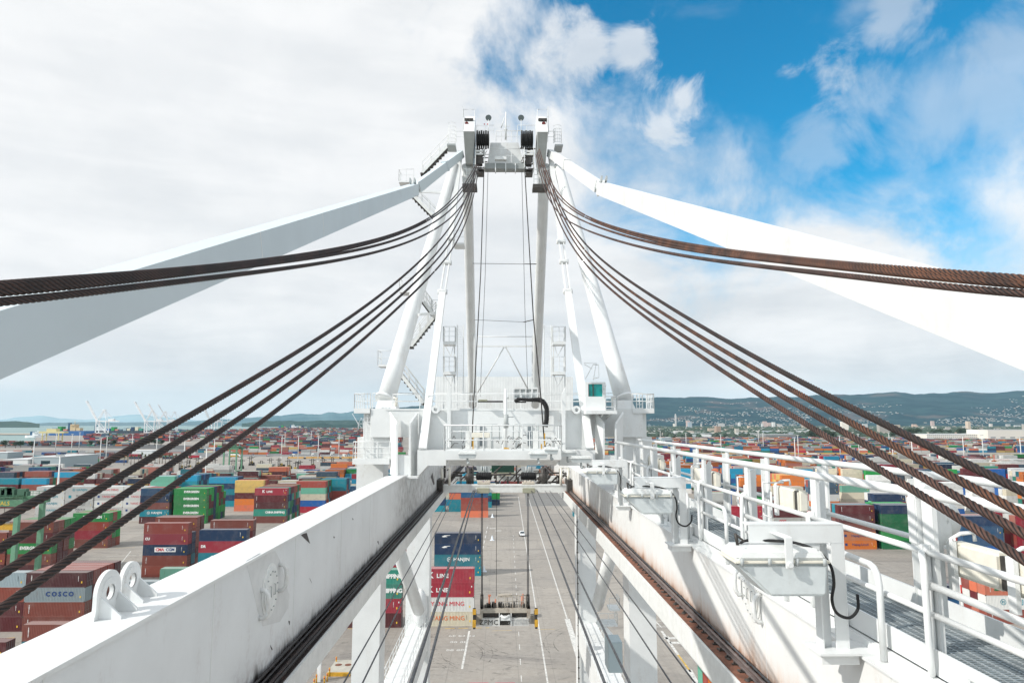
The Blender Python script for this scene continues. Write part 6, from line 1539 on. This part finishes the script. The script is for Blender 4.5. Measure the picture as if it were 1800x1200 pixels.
# green rubber tyred gantries
def rtg(X0, X1, Y0, Y1, top, lab, near=False):
    r = empty('yard_gantry', ((X0 + X1) / 2, Y0, 0), lab, 'gantry crane', 'green yard gantry cranes'); gg = green
    for x in (X0, X1):
        for y in (Y0, Y1): g = MB(); g.box(x - .55, x + .55, y - .5, y + .5, 1.6, top - 1.0); g.build('leg', mat('pale_green_paint', (.14, .30, .19), .5, 0, .1), r)
    g = MB()
    for y in (Y0, Y1): g.box(X0 - 1.5, X1 + 1.5, y - .7, y + .7, top - .98, top + .6)
    g.build('girder', gg, r)
    g = MB()
    for x in (X0, X1): g.box(x - .5, x + .5, Y0 + .51, Y1 - .51, 1.6, 2.8)
    g.build('sill', gg, r)
    for x in (X0, X1):
        for y in (Y0, Y1): g = MB(); g.tube([(x - .4, y, .8), (x + .4, y, .8)], .8, 14); g.build('wheel', black, r)
    xc = X0 + (X1 - X0) * .62
    g = MB(); g.box(xc - 3, xc + 3, Y0 - .6, Y1 + .6, top + .62, top + 1.6); g.box(xc - 2, xc + 2, Y0, Y0 + 5, top + 1.6, top + 3.2); g.build('trolley', gg, r)
    g = MB(); g.box(xc - 3.2, xc + 3.2, (Y0 + Y1) / 2 - 1, (Y0 + Y1) / 2 + 1, top - 7, top - 5.9); g.build('spreader', yellow, r)
    g = MB()
    for dx in (-2, 2): g.tube([(xc + dx, (Y0 + Y1) / 2, top - 5.9), (xc + dx, (Y0 + Y1) / 2, top + .6)], .06, 5)
    g.build('hoist_ropes', dark, r)
    g = MB()
    for y in (Y0 - .8, Y1 + .8): railing(g, [(X0 - 1.5, y, top + .6), (X1 + 1.5, y, top + .6)], 1.1, 1.6, .06)
    g.build('handrail', gg, r)
    if near: put_text('TERMINALS', 1.35, ((X1 - 5.2), Y0 - .72, top - .25), (R(90), 0, 0), yl, r, 1.05)
    return r
a, c = G(392, 833), G(414, 833); rtg(a.x, c.x, a.y, a.y + 12, 21, 'far green gantry crane with a yellow spreader, seen between ropes')
Y = 172; xr = W(31, 900, Y).x; rt = rtg(xr - 22, xr, Y, Y + 9, W(30, 882, Y).z, 'near green gantry crane cut by the left photo edge', True)
g = MB(); r_ = random.Random(2); zt = W(0, 868, Y).z
for k in range(26): x = xr - r_.uniform(-2, 11); g.box(x, x + r_.uniform(.3, 1.2), Y - .6, Y + .6, zt - .4, zt + r_.uniform(.2, 1.7))
g.build('girder_machinery', mat('machinery_green', (.05, .13, .08), .6), rt)
g = MB(); q0 = W(2, 925, Y + 3); g.box(q0.x - 6, q0.x + 3.6, Y + 2, Y + 4, q0.z - .7, q0.z + .7); g.build('yellow_lifting_beam', yellow, rt)
# white ship to shore cranes far away, booms raised
fr = empty('shore_crane', (0, 0, 0), 'x', 'crane', 'white shore cranes with raised booms in the distance'); ww = mat('far_crane_white', (.8, .8, .8), .5)
g = MB()
for x in (-9, 22):
    for y in (-9, 9): g.bar((x, y, 0), (x, y, 46), 2.2, 2.2, up=(0, 1, 0))
for y in (-9, 9): g.bar((-9, y, 10), (22, y, 10), 1.8, 2.6); g.bar((-9, y, 44), (22, y, 12), 1.4, 1.4, up=(0, 1, 0))
for x in (-9, 22): g.bar((x, -9, 10), (x, 9, 10), 1.8, 2.2); g.bar((x, -9, 44), (x, 9, 44), 1.8, 2.2)
g.build('portal_frame', ww, fr)
g = MB(); g.bar((-14, -4, 47.5), (58, -4, 47.5), 1.6, 3); g.bar((-14, 4, 47.5), (58, 4, 47.5), 1.6, 3); g.build('trolley_girder', ww, fr)
g = MB()
for y in (-4, 4): g.bar((-11, y, 48), (-49, y, 112), 1.7, 3.2)
for k in range(6): q = Vector((-11, 0, 48)).lerp(Vector((-49, 0, 112)), k / 5); g.bar(q - Vector((0, 4, 0)), q + Vector((0, 4, 0)), 1, 1)
g.build('raised_boom', ww, fr)
g = MB()
for y in (-6, 6): g.bar((-9, y, 49), (9, y * .4, 84), 1.5, 1.5, up=(0, 1, 0)); g.bar((22, y, 49), (10, y * .4, 84), 1.3, 1.3, up=(0, 1, 0)); g.bar((9, y * .4, 84), (46, y, 49), .8, .8, up=(0, 1, 0)); g.bar((-32, y * .6, 83), (9, y * .4, 82), .5, .5)
g.bar((5, 0, 84), (15, 0, 84), 5, 2.5); g.bar((-49, -4, 112), (-46, 4, 109), 3, 3)
g.build('a_frame', ww, fr)
g = MB(); g.box(26, 44, -5, 5, 49, 55); g.build('machinery_room', ww, fr)
CX = [(175, 766, 'first from left, beside the yellow ship'), (260, 765, 'second from left, boom tip above the palm row'), (283, 763, 'third from left, tallest boom of the left group'), (300, 762, 'fourth from left, behind the third'), (372, 759, 'fifth from left, half hidden by a rope'), (392, 757, 'sixth from left, slim raised boom between ropes'), (632, 757, 'last one, just left of the portal side landing')]
for i, (px, py, lab) in enumerate(CX):
    c = fr if i == 0 else copy_tree(fr); p = G(px, py); c.location = p; k = 1.0 if i != 6 else .8; c.scale = (k, k, k); c.rotation_euler.z = [0, .05, .15, .5, 1.1, .3, .1][i]; c['label'] = 'white shore crane, ' + lab
# ships
def ship(px, py, L, lab, hullc, sup, bridge_x, cargo=None, sc=1.0, rz=0):
    p = G(px, py); r = empty('cargo_ship', p, lab, 'ship')
    g = MB(); w = 14; pts = [(-L / 2, -w * .7), (-L / 2 + 8, -w), (L / 2 - 30, -w), (L / 2, 0), (L / 2 - 30, w), (-L / 2 + 8, w), (-L / 2, w * .7)]
    g.prism([p + Vector((x, y, -1)) for x, y in pts], (0, 0, 15 * sc)); g.build('hull', hullc, r)
    g = MB(); b = p + Vector((bridge_x, 0, 14 * sc)); g.box(b.x - 9, b.x + 9, b.y - 10, b.y + 10, b.z, b.z + 16 * sc); g.box(b.x - 7, b.x + 7, b.y - 13, b.y + 13, b.z + 16 * sc, b.z + 20 * sc); g.tube([b + Vector((0, 0, 20 * sc)), b + Vector((0, 0, 30 * sc))], .8, 6); g.box(b.x + 10, b.x + 24, b.y - 9, b.y + 9, b.z, b.z + 9 * sc); g.build('superstructure', sup, r)
    g = MB(); g.box(b.x - 20, b.x - 12, b.y - 4, b.y + 4, b.z, b.z + 24 * sc); g.build('funnel', mat('funnel_blue', (.02, .08, .16), .5), r)
    if cargo:
        r_ = random.Random(3)
        for k in range(cargo):
            x = p.x - L / 2 + 12 + k * (L - 40) / cargo
            if abs(x - b.x) < 26: continue
            c_ = r_.choice(list(COL)); g = MB(); g.box(x, x + 12, p.y - 12, p.y + 12, 14 * sc, 14 * sc + r_.randint(2, 5) * 2.9); g.build('deck_cargo', mat('cargo_' + c_, COL[c_], .6), r)
tanm = mat('ship_tan', (.62, .47, .27), .5)
ship(128, 765, 150, 'cargo ship with yellow superstructure and dark funnel at the quay', bluep, tanm, 4, 6, 1.1)
ship(66, 768.5, 60, 'small white ship in the inner harbour', ww, ww, 0, None, .45)
ship(215, 761.5, 230, 'dark hulled ship loaded with pale containers beyond the far cranes', mat('hull_black', (.03, .04, .06), .5), ww, -90, 12, .8)
ship(515, 754, 210, 'white ship with red funnel marks beyond the maroon stacks', mat('hull_red', (.3, .06, .05), .5), ww, 0, 10, .8)
g = MB(); p = G(88, 776); z0 = 0
for dx in (-18, 18):
    for dy in (0, 14): g.bar((p.x + dx, p.y + dy, 0), (p.x + dx, p.y + dy, 19), 2, 2, up=(0, 1, 0))
g.box(p.x - 26, p.x + 30, p.y - 1, p.y + 15, 19, 23); g.box(p.x - 10, p.x + 12, p.y, p.y + 12, 23, 29)
g.build('quay_gantry', mat('pale_yellow', (.66, .58, .30), .5), None, 'pale yellow portal gantry on the quay left of the yellow ship', 'gantry', at=p)
# buildings
def building(x0, x1, y0, y1, h, wallm, lab, nwin=0, win=None, roofm=None, doors=0, winh=1.4, floors=1, cat='building'):
    r = empty('port_building', ((x0 + x1) / 2, y0, 0), lab, cat); g = MB(); g.box(x0, x1, y0, y1, 0, h); g.build('walls', wallm, r)
    g = MB(); g.box(x0 - .3, x1 + .3, y0 - .3, y1 + .3, h + .01, h + .5); g.build('roof', roofm or mat('roof_pale', (.55, .56, .56), .7), r)
    for f in range(floors):
        for k in range(nwin):
            g = MB(); xw = x0 + (x1 - x0) * (k + .25) / nwin; zz = h * (f + .35) / floors; g.box(xw, xw + (x1 - x0) / nwin * .5, y0 - .08, y0 - .01, zz, zz + winh); g.build('window', win or dglass, r)
    for k in range(doors):
        g = MB(); xw = x0 + (x1 - x0) * (.15 + .27 * k); g.box(xw, xw + (x1 - x0) * .2, y0 - .12, y0 - .01, 0.1, h * .55); g.build('loading_door', mat('door_bluegrey', (.20, .30, .34), .5), r)
    return r
cor = mat('wall_bluegrey', (.34, .40, .42), .6); pal = mat('wall_white', (.66, .68, .67), .6)
a, c = G(4, 827), G(47, 827); building(a.x, c.x, a.y, a.y + 60, 9.5, pal, 'pale warehouse with three blue grey doors at the left edge', doors=3)
a, c = G(47.5, 827), G(99, 827); b_ = building(a.x + .6, c.x, a.y + 4, a.y + 62, 11.5, cor, 'grey corrugated warehouse with one wide dark window'); g = MB(); g.box(a.x + 9, a.x + 17, a.y + 3.9, a.y + 3.99, 4, 8.5); g.build('window', dglass, b_)
a, c = G(-40, 806), G(12, 806); building(a.x, c.x, a.y, a.y + 30, 7, cor, 'small grey shed behind the pale warehouse')
a, c = G(222, 801), G(268, 801); building(a.x, c.x, a.y, a.y + 30, 6, pal, 'long low white shed above the palm row')
a, c = G(1630, 777), G(1748, 777); building(a.x, c.x, a.y, a.y + 90, 17, mat('wall_ivory', (.72, .69, .62), .6), 'long ivory block with rows of small windows, right side', 34, mat('far_window', (.3, .32, .33), .4), floors=4, winh=1.8)
a, c = G(1745, 778), G(1850, 778); building(a.x, c.x, a.y + 12, a.y + 80, 27, mat('wall_ivory', (.72, .69, .62), .6), 'taller ivory block beside the windowed one, right edge', 6, mat('far_window', (.3, .32, .33), .4), floors=1, winh=3)
a, c = G(1346, 771), G(1400, 771); building(a.x, c.x, a.y, a.y + 60, 11, mat('wall_dark', (.18, .19, .19), .7), 'dark long shed left of the tree clump'); a, c = G(1342, 763), G(1440, 763); building(a.x, c.x, a.y, a.y + 90, 12, pal, 'long white shed behind the dark one')
a, c = G(1164, 781), G(1181, 781); building(a.x, c.x, a.y, a.y + 30, 13, cor, 'blue grey block just right of the portal')
rb = random.Random(77); SPX = sorted(rb.uniform(1125, 1660) for _ in range(26)); NN = 'first second third fourth fifth sixth seventh eighth ninth tenth 11th 12th 13th 14th 15th 16th 17th 18th 19th 20th 21st 22nd 23rd 24th 25th 26th'.split()
for i in range(26):
    px = SPX[i]; py = rb.uniform(757, 770); a = G(px, py); w = rb.uniform(20, 90); m = rb.choice([pal, cor, mat('wall_ivory', (.72, .69, .62), .6), mat('wall_dark', (.18, .19, .19), .7), mat('wall_tan', (.5, .4, .3), .7)])
    g = MB(); g.box(a.x, a.x + w, a.y, a.y + 35, 0, rb.uniform(6, 12)); g.box(a.x + 2, a.x + w - 2, a.y + 4, a.y + 31, 12.01, 12.6)
    g.build('far_shed', m, None, 'low shed, ' + NN[i] + ' from the left on the flat land before the town', 'building', 'low sheds beyond the port', at=a)
# raised roads
asph = mat('road_concrete', (.42, .40, .37), .8, 0, .1, .01)
def road(pts, z, w, lab):
    P = [G(x, y) for x, y in pts]; g = MB()
    for a, c in zip(P, P[1:]):
        a = a + Z * z; c = c + Z * z; g.bar(a, c, w, 1.4)
        n = max(1, int((c - a).length / 45))
        for k in range(n): q = a.lerp(c, k / n); g.box(q.x - 1, q.x + 1, q.y - 1, q.y + 1, 0, z - .7)
    g.build('elevated_road', asph, None, lab, 'elevated road', at=P[0])
road([(1120, 756), (1200, 755), (1300, 754.5), (1350, 758), (1390, 766)], 9, 16, 'curving pale viaduct crossing the flat land right of the portal')
road([(1120, 760.5), (1220, 761), (1300, 757), (1420, 756), (1600, 757)], 7, 14, 'lower straight viaduct beneath the curving one'); road([(1260, 766), (1320, 760), (1360, 756)], 6, 10, 'short ramp joining the two viaducts')
g = MB()
dk = mat('dark_asphalt', (.085, .085, .085), .85, 0, .2, .03)
def sheet(name, pts, m, z, **k):
    g = MB(); g.add([G(x, y) + Z * z for x, y in pts], [tuple(range(len(pts)))]); return g.build(name, m, None, kind='structure', **k)
sheet('asphalt_apron', [(-300, 806), (150, 805), (700, 799), (700, 795), (330, 790), (-300, 795)], mat('grey_asphalt', (.17, .17, .17), .85, 0, .15, .02), .004)
sheet('road', [(1130, 808), (2000, 818), (2000, 800), (1130, 797)], mat('grey_asphalt', (.17, .17, .17), .85, 0, .15, .02), .004)
sheet('dark_pavement', [(925, 889), (1020, 889), (1012, 866), (922, 866)], mat('lane_patch', (.19, .185, .175), .85, 0, .1, .3), .004)
sheet('quay_road', [(-300, 782), (230, 788), (330, 790), (420, 786), (240, 780), (-300, 778)], dk, .008)
# painted markings
pw = mat('worn_white_paint', (.56, .55, .52), .8, 0, .25, 1.5, dirt=.95, dirtc=(.27, .255, .23), ds=1.3); py_ = mat('worn_yellow_paint', (.55, .36, .08), .8, 0, .25, 1.5, dirt=.6, dirtc=(.3, .28, .25), ds=2.0); pr = mat('worn_red_paint', (.5, .08, .12), .8, 0, .2, 1.5)
g = MB()
def line(a, c, w=.22, dash=None, gg=None):
    a, c = G(*a), G(*c); d = (c - a); L = d.length; d.normalize(); n = d.cross(Z) * w / 2; q = 0
    while q < L:
        e = min(L, q + (dash[0] if dash else L)); (gg or g).add([a + d * q - n + Z * .008, a + d * q + n + Z * .008, a + d * e + n + Z * .008, a + d * e - n + Z * .008], [(0, 1, 2, 3)]); q = e + (dash[1] if dash else 1)
line((911, 872), (967.5, 1230), .28); line((928, 872), (997, 1087), .3); line((997, 1087), (1024, 1175), 1.1); line((902, 940), (918, 1220), .16, (3, 5)); line((825, 1108), (812, 1175), .38); line((857, 925), (841, 1000), .3, (6, 5)); line((833, 1010), (829, 1050), .35)
line((862, 918), (884, 918), .3, (2, 1.6)); line((1163, 1108), (1192, 1150), .5); line((1143, 1082), (1163, 1102), .3); line((1142, 1091), (1178, 1091), .25); line((1150, 1101), (1186, 1101), .25); line((1211, 1176), (1224, 1200), 1.0)
line((215, 990), (345, 985), .2); line((205, 1003), (330, 1000), .2); line((190, 1020), (250, 1018), .2); line((180, 978), (260, 974), .2); line((230, 968), (180, 1030), .25); line((996, 873), (1010, 905), .3)
for px, py in ((866, 928), (876, 932), (1177, 1120), (1188, 1128)): a = G(px, py); g.add([a + Vector((-1.2, -.9, .008)), a + Vector((1.2, -.9, .008)), a + Vector((1.2, .3, .008)), a + Vector((-1.2, .3, .008))], [(0, 1, 2, 3)])
g.build('white_lane_marking', pw, None, kind='structure')
g = MB(); line((782, 1104), (860, 1102.5), .3, (2, .8)); line((865, 1108), (1005, 1104), .12, (4, 5)); line((1192, 1150), (1214, 1180), .35); line((612, 1104), (636, 1105), .25, (1.2, .8)); line((10, 1121), (44, 1118), .3, (1.5, 1)); line((120, 1112), (165, 1109), .3); line((150, 965), (250, 961), .2, (6, 3))
g.build('yellow_lane_marking', py_, None, kind='structure')
for k, (body, px, py) in enumerate((('88 88', 806, 1128), ('88 88', 800, 1142), ('68 83 22', 812, 1117), ('19', 1170, 1118))):
    q = G(px, py); me = text_mesh(body, 1.5, .002); o = bpy.data.objects.new('pavement_marking', me); C.objects.link(o); o.location = q + Z * .012; o.data.materials.append(pw) if not o.data.materials else None; o['kind'] = 'structure'
g = MB()
for px in (841, 888):
    a = G(px, 1203); g.box(a.x - 1.6, a.x + 1.6, a.y - .9, a.y + 1.0, .004, .012)
g.build('red_pavement_marking', pr, None, kind='structure')
# tyre marks curving over the pavement
g = MB(); rt_ = random.Random(12)
for k in range(34):
    q = G(rt_.uniform(770, 1010) if k < 20 else rt_.uniform(150, 430), rt_.uniform(930, 1195) if k < 20 else rt_.uniform(930, 1010)); R_ = rt_.uniform(7, 22); a0 = rt_.uniform(0, 6.3); da = rt_.uniform(.5, 1.5); w = rt_.uniform(.10, .22)
    for off in (0, 1.9):
        P = [q + Vector((math.cos(a0 + da * i / 12) * (R_ + off) - math.cos(a0) * R_, math.sin(a0 + da * i / 12) * (R_ + off) - math.sin(a0) * R_, .006)) for i in range(13)]
        Q = [q + Vector((math.cos(a0 + da * i / 12) * (R_ + off + w) - math.cos(a0) * R_, math.sin(a0 + da * i / 12) * (R_ + off + w) - math.sin(a0) * R_, .006)) for i in range(13)]
        g.add(P + Q, [(i, i + 1, 14 + i, 13 + i) for i in range(12)])
def tm_(b, pos, c): return c
tmm = bpy.data.materials.new('tyre_mark'); t = nt_new(tmm); b = NB(t); pos = b.n('ShaderNodeNewGeometry').outputs['Position']
mx = b.n('ShaderNodeMixShader'); b.put(mx.inputs[0], b.ramp(b.noise(pos, .8, 5, .7), .42, .62, 0.0, .5)); b.put(mx.inputs[1], b.n('ShaderNodeBsdfTransparent').outputs[0]); b.put(mx.inputs[2], b.n('ShaderNodeBsdfPrincipled', ins={'Base Color': (.07, .065, .06, 1), 'Roughness': .9}).outputs[0]); b.n('ShaderNodeOutputMaterial', ins={'Surface': mx.outputs[0]})
g.build('tyre_mark', tmm, None, kind='structure')
# bollards and raised plinth at the quay edge, left of the lane
bz = [(556, 1200, 15), (563, 1193, 16), (570, 1203, 16), (575, 1197, 17), (579, 1188, 20), (591, 1168, 14), (621.5, 1168, 15), (552, 1208, 15)]
for i, (px, py, h) in enumerate(bz):
    a = G(px, py); g = MB(); g.tube([a, a + Z * 1.35], .13, 12); g.tube([a + Z * 1.35, a + Z * 1.42], [.13, .05], 12); g.cur = 1; g.tube([a + Z * .95, a + Z * 1.3], .134, 12)
    g.build('bollard', [yellow, orange], None, 'yellow bollard with orange band, ' + ['front left of the plinth', 'third from left by the plinth', 'closest to the photo bottom', 'right of the one at the photo bottom', 'touching the left corner of the plinth', 'behind the plinth at its left end', 'behind the plinth at its right end', 'leftmost of all'][i], 'bollard', 'yellow bollards around the concrete plinth', at=a)
a, c = G(580, 1180), G(620, 1180); g = MB(); g.box(a.x, c.x, a.y - 2, a.y + 4, 0, .6); pb = g.build('concrete_plinth', mat('plinth_concrete', (.42, .40, .34), .8, 0, .1, 1), None, 'concrete plinth with yellow edge and two round covers, bottom left', 'plinth', at=a)
g = MB(); g.box(a.x - .02, c.x + .02, a.y - 2.15, a.y - 2.002, 0, .63); g.build('yellow_edge', yellow, pb)
g = MB()
for px in (595, 612): q = G(px, 1174); g.tube([(q.x, q.y, .601), (q.x, q.y, .62)], .6, 18)
g.build('round_cover', rust, pb)
g = MB(); q = G(562, 1196); g.box(q.x - .4, q.x + .2, q.y - .4, q.y + .3, 0, 3.4); g.build('control_post', white, None, 'white square post standing among the yellow bollards', 'post', at=q)
# white van in the lane, small white floor markers
vp = G(917.5, 941); v = empty('white_pickup', vp, 'small white pickup driving down the open lane', 'pickup'); v.rotation_euler.z = .05
def vb(g, n, m, bev=0): o = g.build(n, m, None, bevel=bev); o.parent = v; return o
carw = mat('car_white', (.8, .8, .8), .25)
g = MB(); g.hexa([(-.95, -2.6, .45), (.95, -2.6, .45), (.95, 2.7, .45), (-.95, 2.7, .45), (-.93, -2.5, 1.0), (.93, -2.5, 1.0), (.93, 2.65, 1.05), (-.93, 2.65, 1.05)]); vb(g, 'body', carw, .06)
g = MB(); g.hexa([(-.9, -1.4, 1.02), (.9, -1.4, 1.02), (.9, 1.0, 1.02), (-.9, 1.0, 1.02), (-.74, -.7, 1.72), (.74, -.7, 1.72), (.74, .7, 1.72), (-.74, .7, 1.72)]); vb(g, 'cabin', carw, .05)
g = MB(); g.add([(-.8, -1.34, 1.1), (.8, -1.34, 1.1), (.68, -.78, 1.66), (-.68, -.78, 1.66)], [(0, 1, 2, 3)]); o = vb(g, 'windscreen', dglass); o.location.y -= .04
g = MB(); g.box(-.8, .8, 1.1, 2.55, 1.051, 1.07); vb(g, 'load_bed', dark)
for sx in (-.9, .9):
    for yy in (-1.7, 1.7): g = MB(); g.tube([(sx - .12, yy, .36), (sx + .12, yy, .36)], .36, 14); vb(g, 'wheel', black)
for sx in (-.7, .7): g = MB(); g.box(sx - .18, sx + .18, -2.63, -2.58, .68, .84); vb(g, 'headlight', lens)
for k, (px, py) in enumerate(((865.5, 909), (865, 949), (850.5, 1004))):
    a = G(px, py); g = MB(); g.tube([a, a + Z * .15, a + Z * 1.7], [.75, .5, .08], 12); g.box(a.x - .8, a.x + .8, a.y - .8, a.y + .8, 0, .1)
    g.build('white_marker', mat('marker_white', (.7, .75, .8), .4), None, 'pale cone shaped marker on the pavement, ' + ['beside the brown stack', 'above the navy stack corner', 'at the teal stack corner', 'at the photo bottom'][k], 'marker', 'pale markers along the lane', at=a)
# trees: palms by the road, round dark trees by the quay
barkm = mat('palm_bark', (.16, .12, .09), .9); frond = mat('palm_frond', (.10, .11, .045), .8, 0, .3, 1); leafm = mat('dark_foliage', (.035, .06, .028), .8, 0, .4, .3)
def palm():
    r = empty('palm_tree', (0, 0, 0), 'x', 'palm tree', 'palm trees in a row along the port road'); g = MB(); g.tube([(0, 0, 0), (.1, 0, 4), (0, 0, 8.2)], [.35, .26, .22], 8); g.build('trunk', barkm, r)
    rp = random.Random(4); g = MB()
    for k in range(46):
        a = rp.uniform(0, 6.28); e = rp.uniform(-.7, 1.3); L = rp.uniform(1.6, 2.6); p = Vector((0, 0, 8.3)); d = Vector((math.cos(a) * math.cos(e), math.sin(a) * math.cos(e), math.sin(e))); prev = p; n = d.cross(Z).normalized()
        for j in range(4):
            q = prev + d * L / 4; d = (d - Z * .32).normalized(); w0, w1 = .34 * (1 - j / 5), .34 * (1 - (j + 1) / 4.2); g.add([prev - n * w0, prev + n * w0, q + n * w1, q - n * w1], [(0, 1, 2, 3)]); prev = q
    g.build('crown', frond, r); return r
pt = palm(); PX = [218 + i * 6.1 for i in range(20)]
for i, px in enumerate(PX):
    c = pt if i == 0 else copy_tree(pt); p = G(px + rc.uniform(-1, 1), 817 - (i % 2) * 3 + rc.uniform(-.8, .8)); c.location = p; c.rotation_euler.z = i * 1.3; k = rc.uniform(.85, 1.2); c.scale = (k, k, k)
    c['label'] = 'palm tree, ' + ['leftmost', 'second', 'third', 'fourth', 'fifth', 'sixth', 'seventh', 'eighth', 'ninth', 'tenth', '11th', '12th', '13th', '14th', '15th', '16th', '17th', '18th', '19th', '20th'][i] + ' in the row behind the ropes'
def leafy(seed):
    rp = random.Random(seed); r = empty('broad_tree', (0, 0, 0), 'x', 'tree', 'dark broad trees on the flat land'); g = MB(); g.tube([(0, 0, 0), (.1, 0, 4)], [.5, .3], 8)
    for k in range(5): a = k * 1.25; g.tube([(0, 0, 3), (2.2 * math.cos(a), 2.2 * math.sin(a), 6 + rp.random())], [.25, .08], 5)
    g.build('trunk', barkm, r); g = MB(); cl_ = [Vector((rp.uniform(-3.4, 3.4), rp.uniform(-3.4, 3.4), rp.uniform(4.2, 9.5))) for _ in range(16)]
    for k in range(900):
        c = rp.choice(cl_); v = Vector((rp.gauss(0, 1), rp.gauss(0, 1), rp.gauss(0, .8))); v.normalize(); p = c + v * rp.uniform(.9, 1.9); n = Vector((rp.gauss(0, 1), rp.gauss(0, 1), rp.gauss(0, 1))).normalized(); u = n.orthogonal().normalized(); w = n.cross(u); s = rp.uniform(.25, .55)
        g.add([p + u * s, p + w * s, p - u * s, p - w * s], [(0, 1, 2, 3)])
    g.build('crown', leafm, r); return r
TS = [leafy(1), leafy(2)]
TP = [(9, 787), (27, 787), (36, 786), (56, 788), (158, 785), (174, 785), (186, 784), (200, 784), (262, 783), (272, 783), (283, 783), (1430, 772), (1436, 771), (1446, 773), (1455, 772), (1462, 774), (1570, 770), (1580, 769), (1596, 769), (1604, 770), (1612, 768), (1640, 767), (1654, 768), (1668, 767), (1690, 768), (1702, 766), (1716, 767), (1740, 768), (1424, 771), (1590, 770)]
TP.sort()
for i, (px, py) in enumerate(TP):
    c = TS[i] if i < 2 else copy_tree(TS[i % 2]); c.location = G(px, py); k = rc.uniform(.9, 1.3) * (2.0 if px > 900 else 1.0); c.scale = (k * 1.1, k * 1.1, k); c.rotation_euler.z = i
    l = px < 900; n = i + 1 if l else i + 1 - sum(1 for t in TP if t[0] < 900); nn = ['first', 'second', 'third', 'fourth', 'fifth', 'sixth', 'seventh', 'eighth', 'ninth', 'tenth', '11th', '12th', '13th', '14th', '15th', '16th', '17th', '18th', '19th', '20th', '21st']
    c['label'] = f"dark broad tree, {nn[n - 1]} from the left {'along the quay road, left side' if l else 'on the flat land, right side'}"

# ================================================================== loose pieces of one mesh become parts of their own
def explode(o, cap=26):
    me = o.data; n = len(me.vertices); par = list(range(n))
    def fd(a):
        while par[a] != a: par[a] = par[par[a]]; a = par[a]
        return a
    for e in me.edges:
        a, c = fd(e.vertices[0]), fd(e.vertices[1])
        if a != c: par[a] = c
    isl = {}
    for i in range(n): isl.setdefault(fd(i), []).append(i)
    if len(isl) < 2 or len(isl) > 400: return
    bx = []
    for k, vs in isl.items():
        cs = [me.vertices[i].co for i in vs]; bx.append([k, [min(c[a] for c in cs) - .03 for a in range(3)], [max(c[a] for c in cs) + .03 for a in range(3)]])
    grp = {b_[0]: b_[0] for b_ in bx}
    def fg(a):
        while grp[a] != a: a = grp[a]
        return a
    for i in range(len(bx)):
        for j in range(i + 1, len(bx)):
            if all(bx[i][1][a] <= bx[j][2][a] and bx[j][1][a] <= bx[i][2][a] for a in range(3)):
                a, c = fg(bx[i][0]), fg(bx[j][0])
                if a != c: grp[a] = c
    roots = {}
    for b_ in bx: roots.setdefault(fg(b_[0]), []).append(b_[0])
    if len(roots) < 2 or len(roots) > cap: return
    gi = {}
    for r_, (root, ks) in enumerate(roots.items()):
        for k in ks:
            for v in isl[k]: gi[v] = r_
    parts = {}
    for p in me.polygons: parts.setdefault(gi[p.vertices[0]], []).append(p)
    if len(parts) < 2: return
    kids = list(o.children)
    for r_, ps in sorted(parts.items()):
        idx = {}; vs = []; fs = []
        for p in ps:
            f = []
            for v in p.vertices:
                if v not in idx: idx[v] = len(vs); vs.append(tuple(me.vertices[v].co))
                f.append(idx[v])
            fs.append(f)
        m2 = bpy.data.meshes.new(me.name); m2.from_pydata(vs, [], fs)
        for m in me.materials: m2.materials.append(m)
        m2.polygons.foreach_set('material_index', [p.material_index for p in ps]); m2.polygons.foreach_set('use_smooth', [p.use_smooth for p in ps]); m2.update()
        if r_ == 0: first_me = m2; continue
        c = bpy.data.objects.new(o.name.split('.')[0], m2); C.objects.link(c); c.parent = o.parent; c.location = o.location; c.rotation_euler = o.rotation_euler; c.scale = o.scale
    o.data = first_me
SKIP = ('rail_clips', 'rust_flakes', 'grease_lumps', 'cover_bolts', 'clasp', 'loose_cables', 'drive_gear', 'rope_gear', 'weld_seam', 'clasp', 'lettering', 'walkway_grating', 'grating_bar', 'machinery', 'girder_machinery', 'tread', 'cable_riser')
def desc(o):
    for ch in o.children: yield ch; yield from desc(ch)
roots_ = [o for o in C.objects if o.parent is None and (o.get('category') in ('crane', 'trolley', 'spreader', 'gantry crane', 'gantry', 'pickup', 'truck', 'plinth'))]
for r_ in roots_:
    for o in list(desc(r_)):
        if o.type == 'MESH' and o.name.split('.')[0] not in SKIP and o.data.users == 1 and not (o.children and o.name.startswith('manhole')): explode(o)
# ================================================================== the air over the port
hz = bpy.data.materials.new('haze_air'); t = nt_new(hz); b = NB(t)
pv = b.n('ShaderNodeVolumePrincipled', ins={'Color': (.52, .82, 1.0, 1), 'Density': HAZE, 'Anisotropy': 0.0}); b.n('ShaderNodeOutputMaterial', ins={'Volume': pv.outputs[0]})
g = MB(); g.box(-24500, 21500, -3500, 20000, -3, 900); h_ = g.build('haze', hz, None, 'thin pale blue air that fades the far hills', 'haze', kind='stuff')
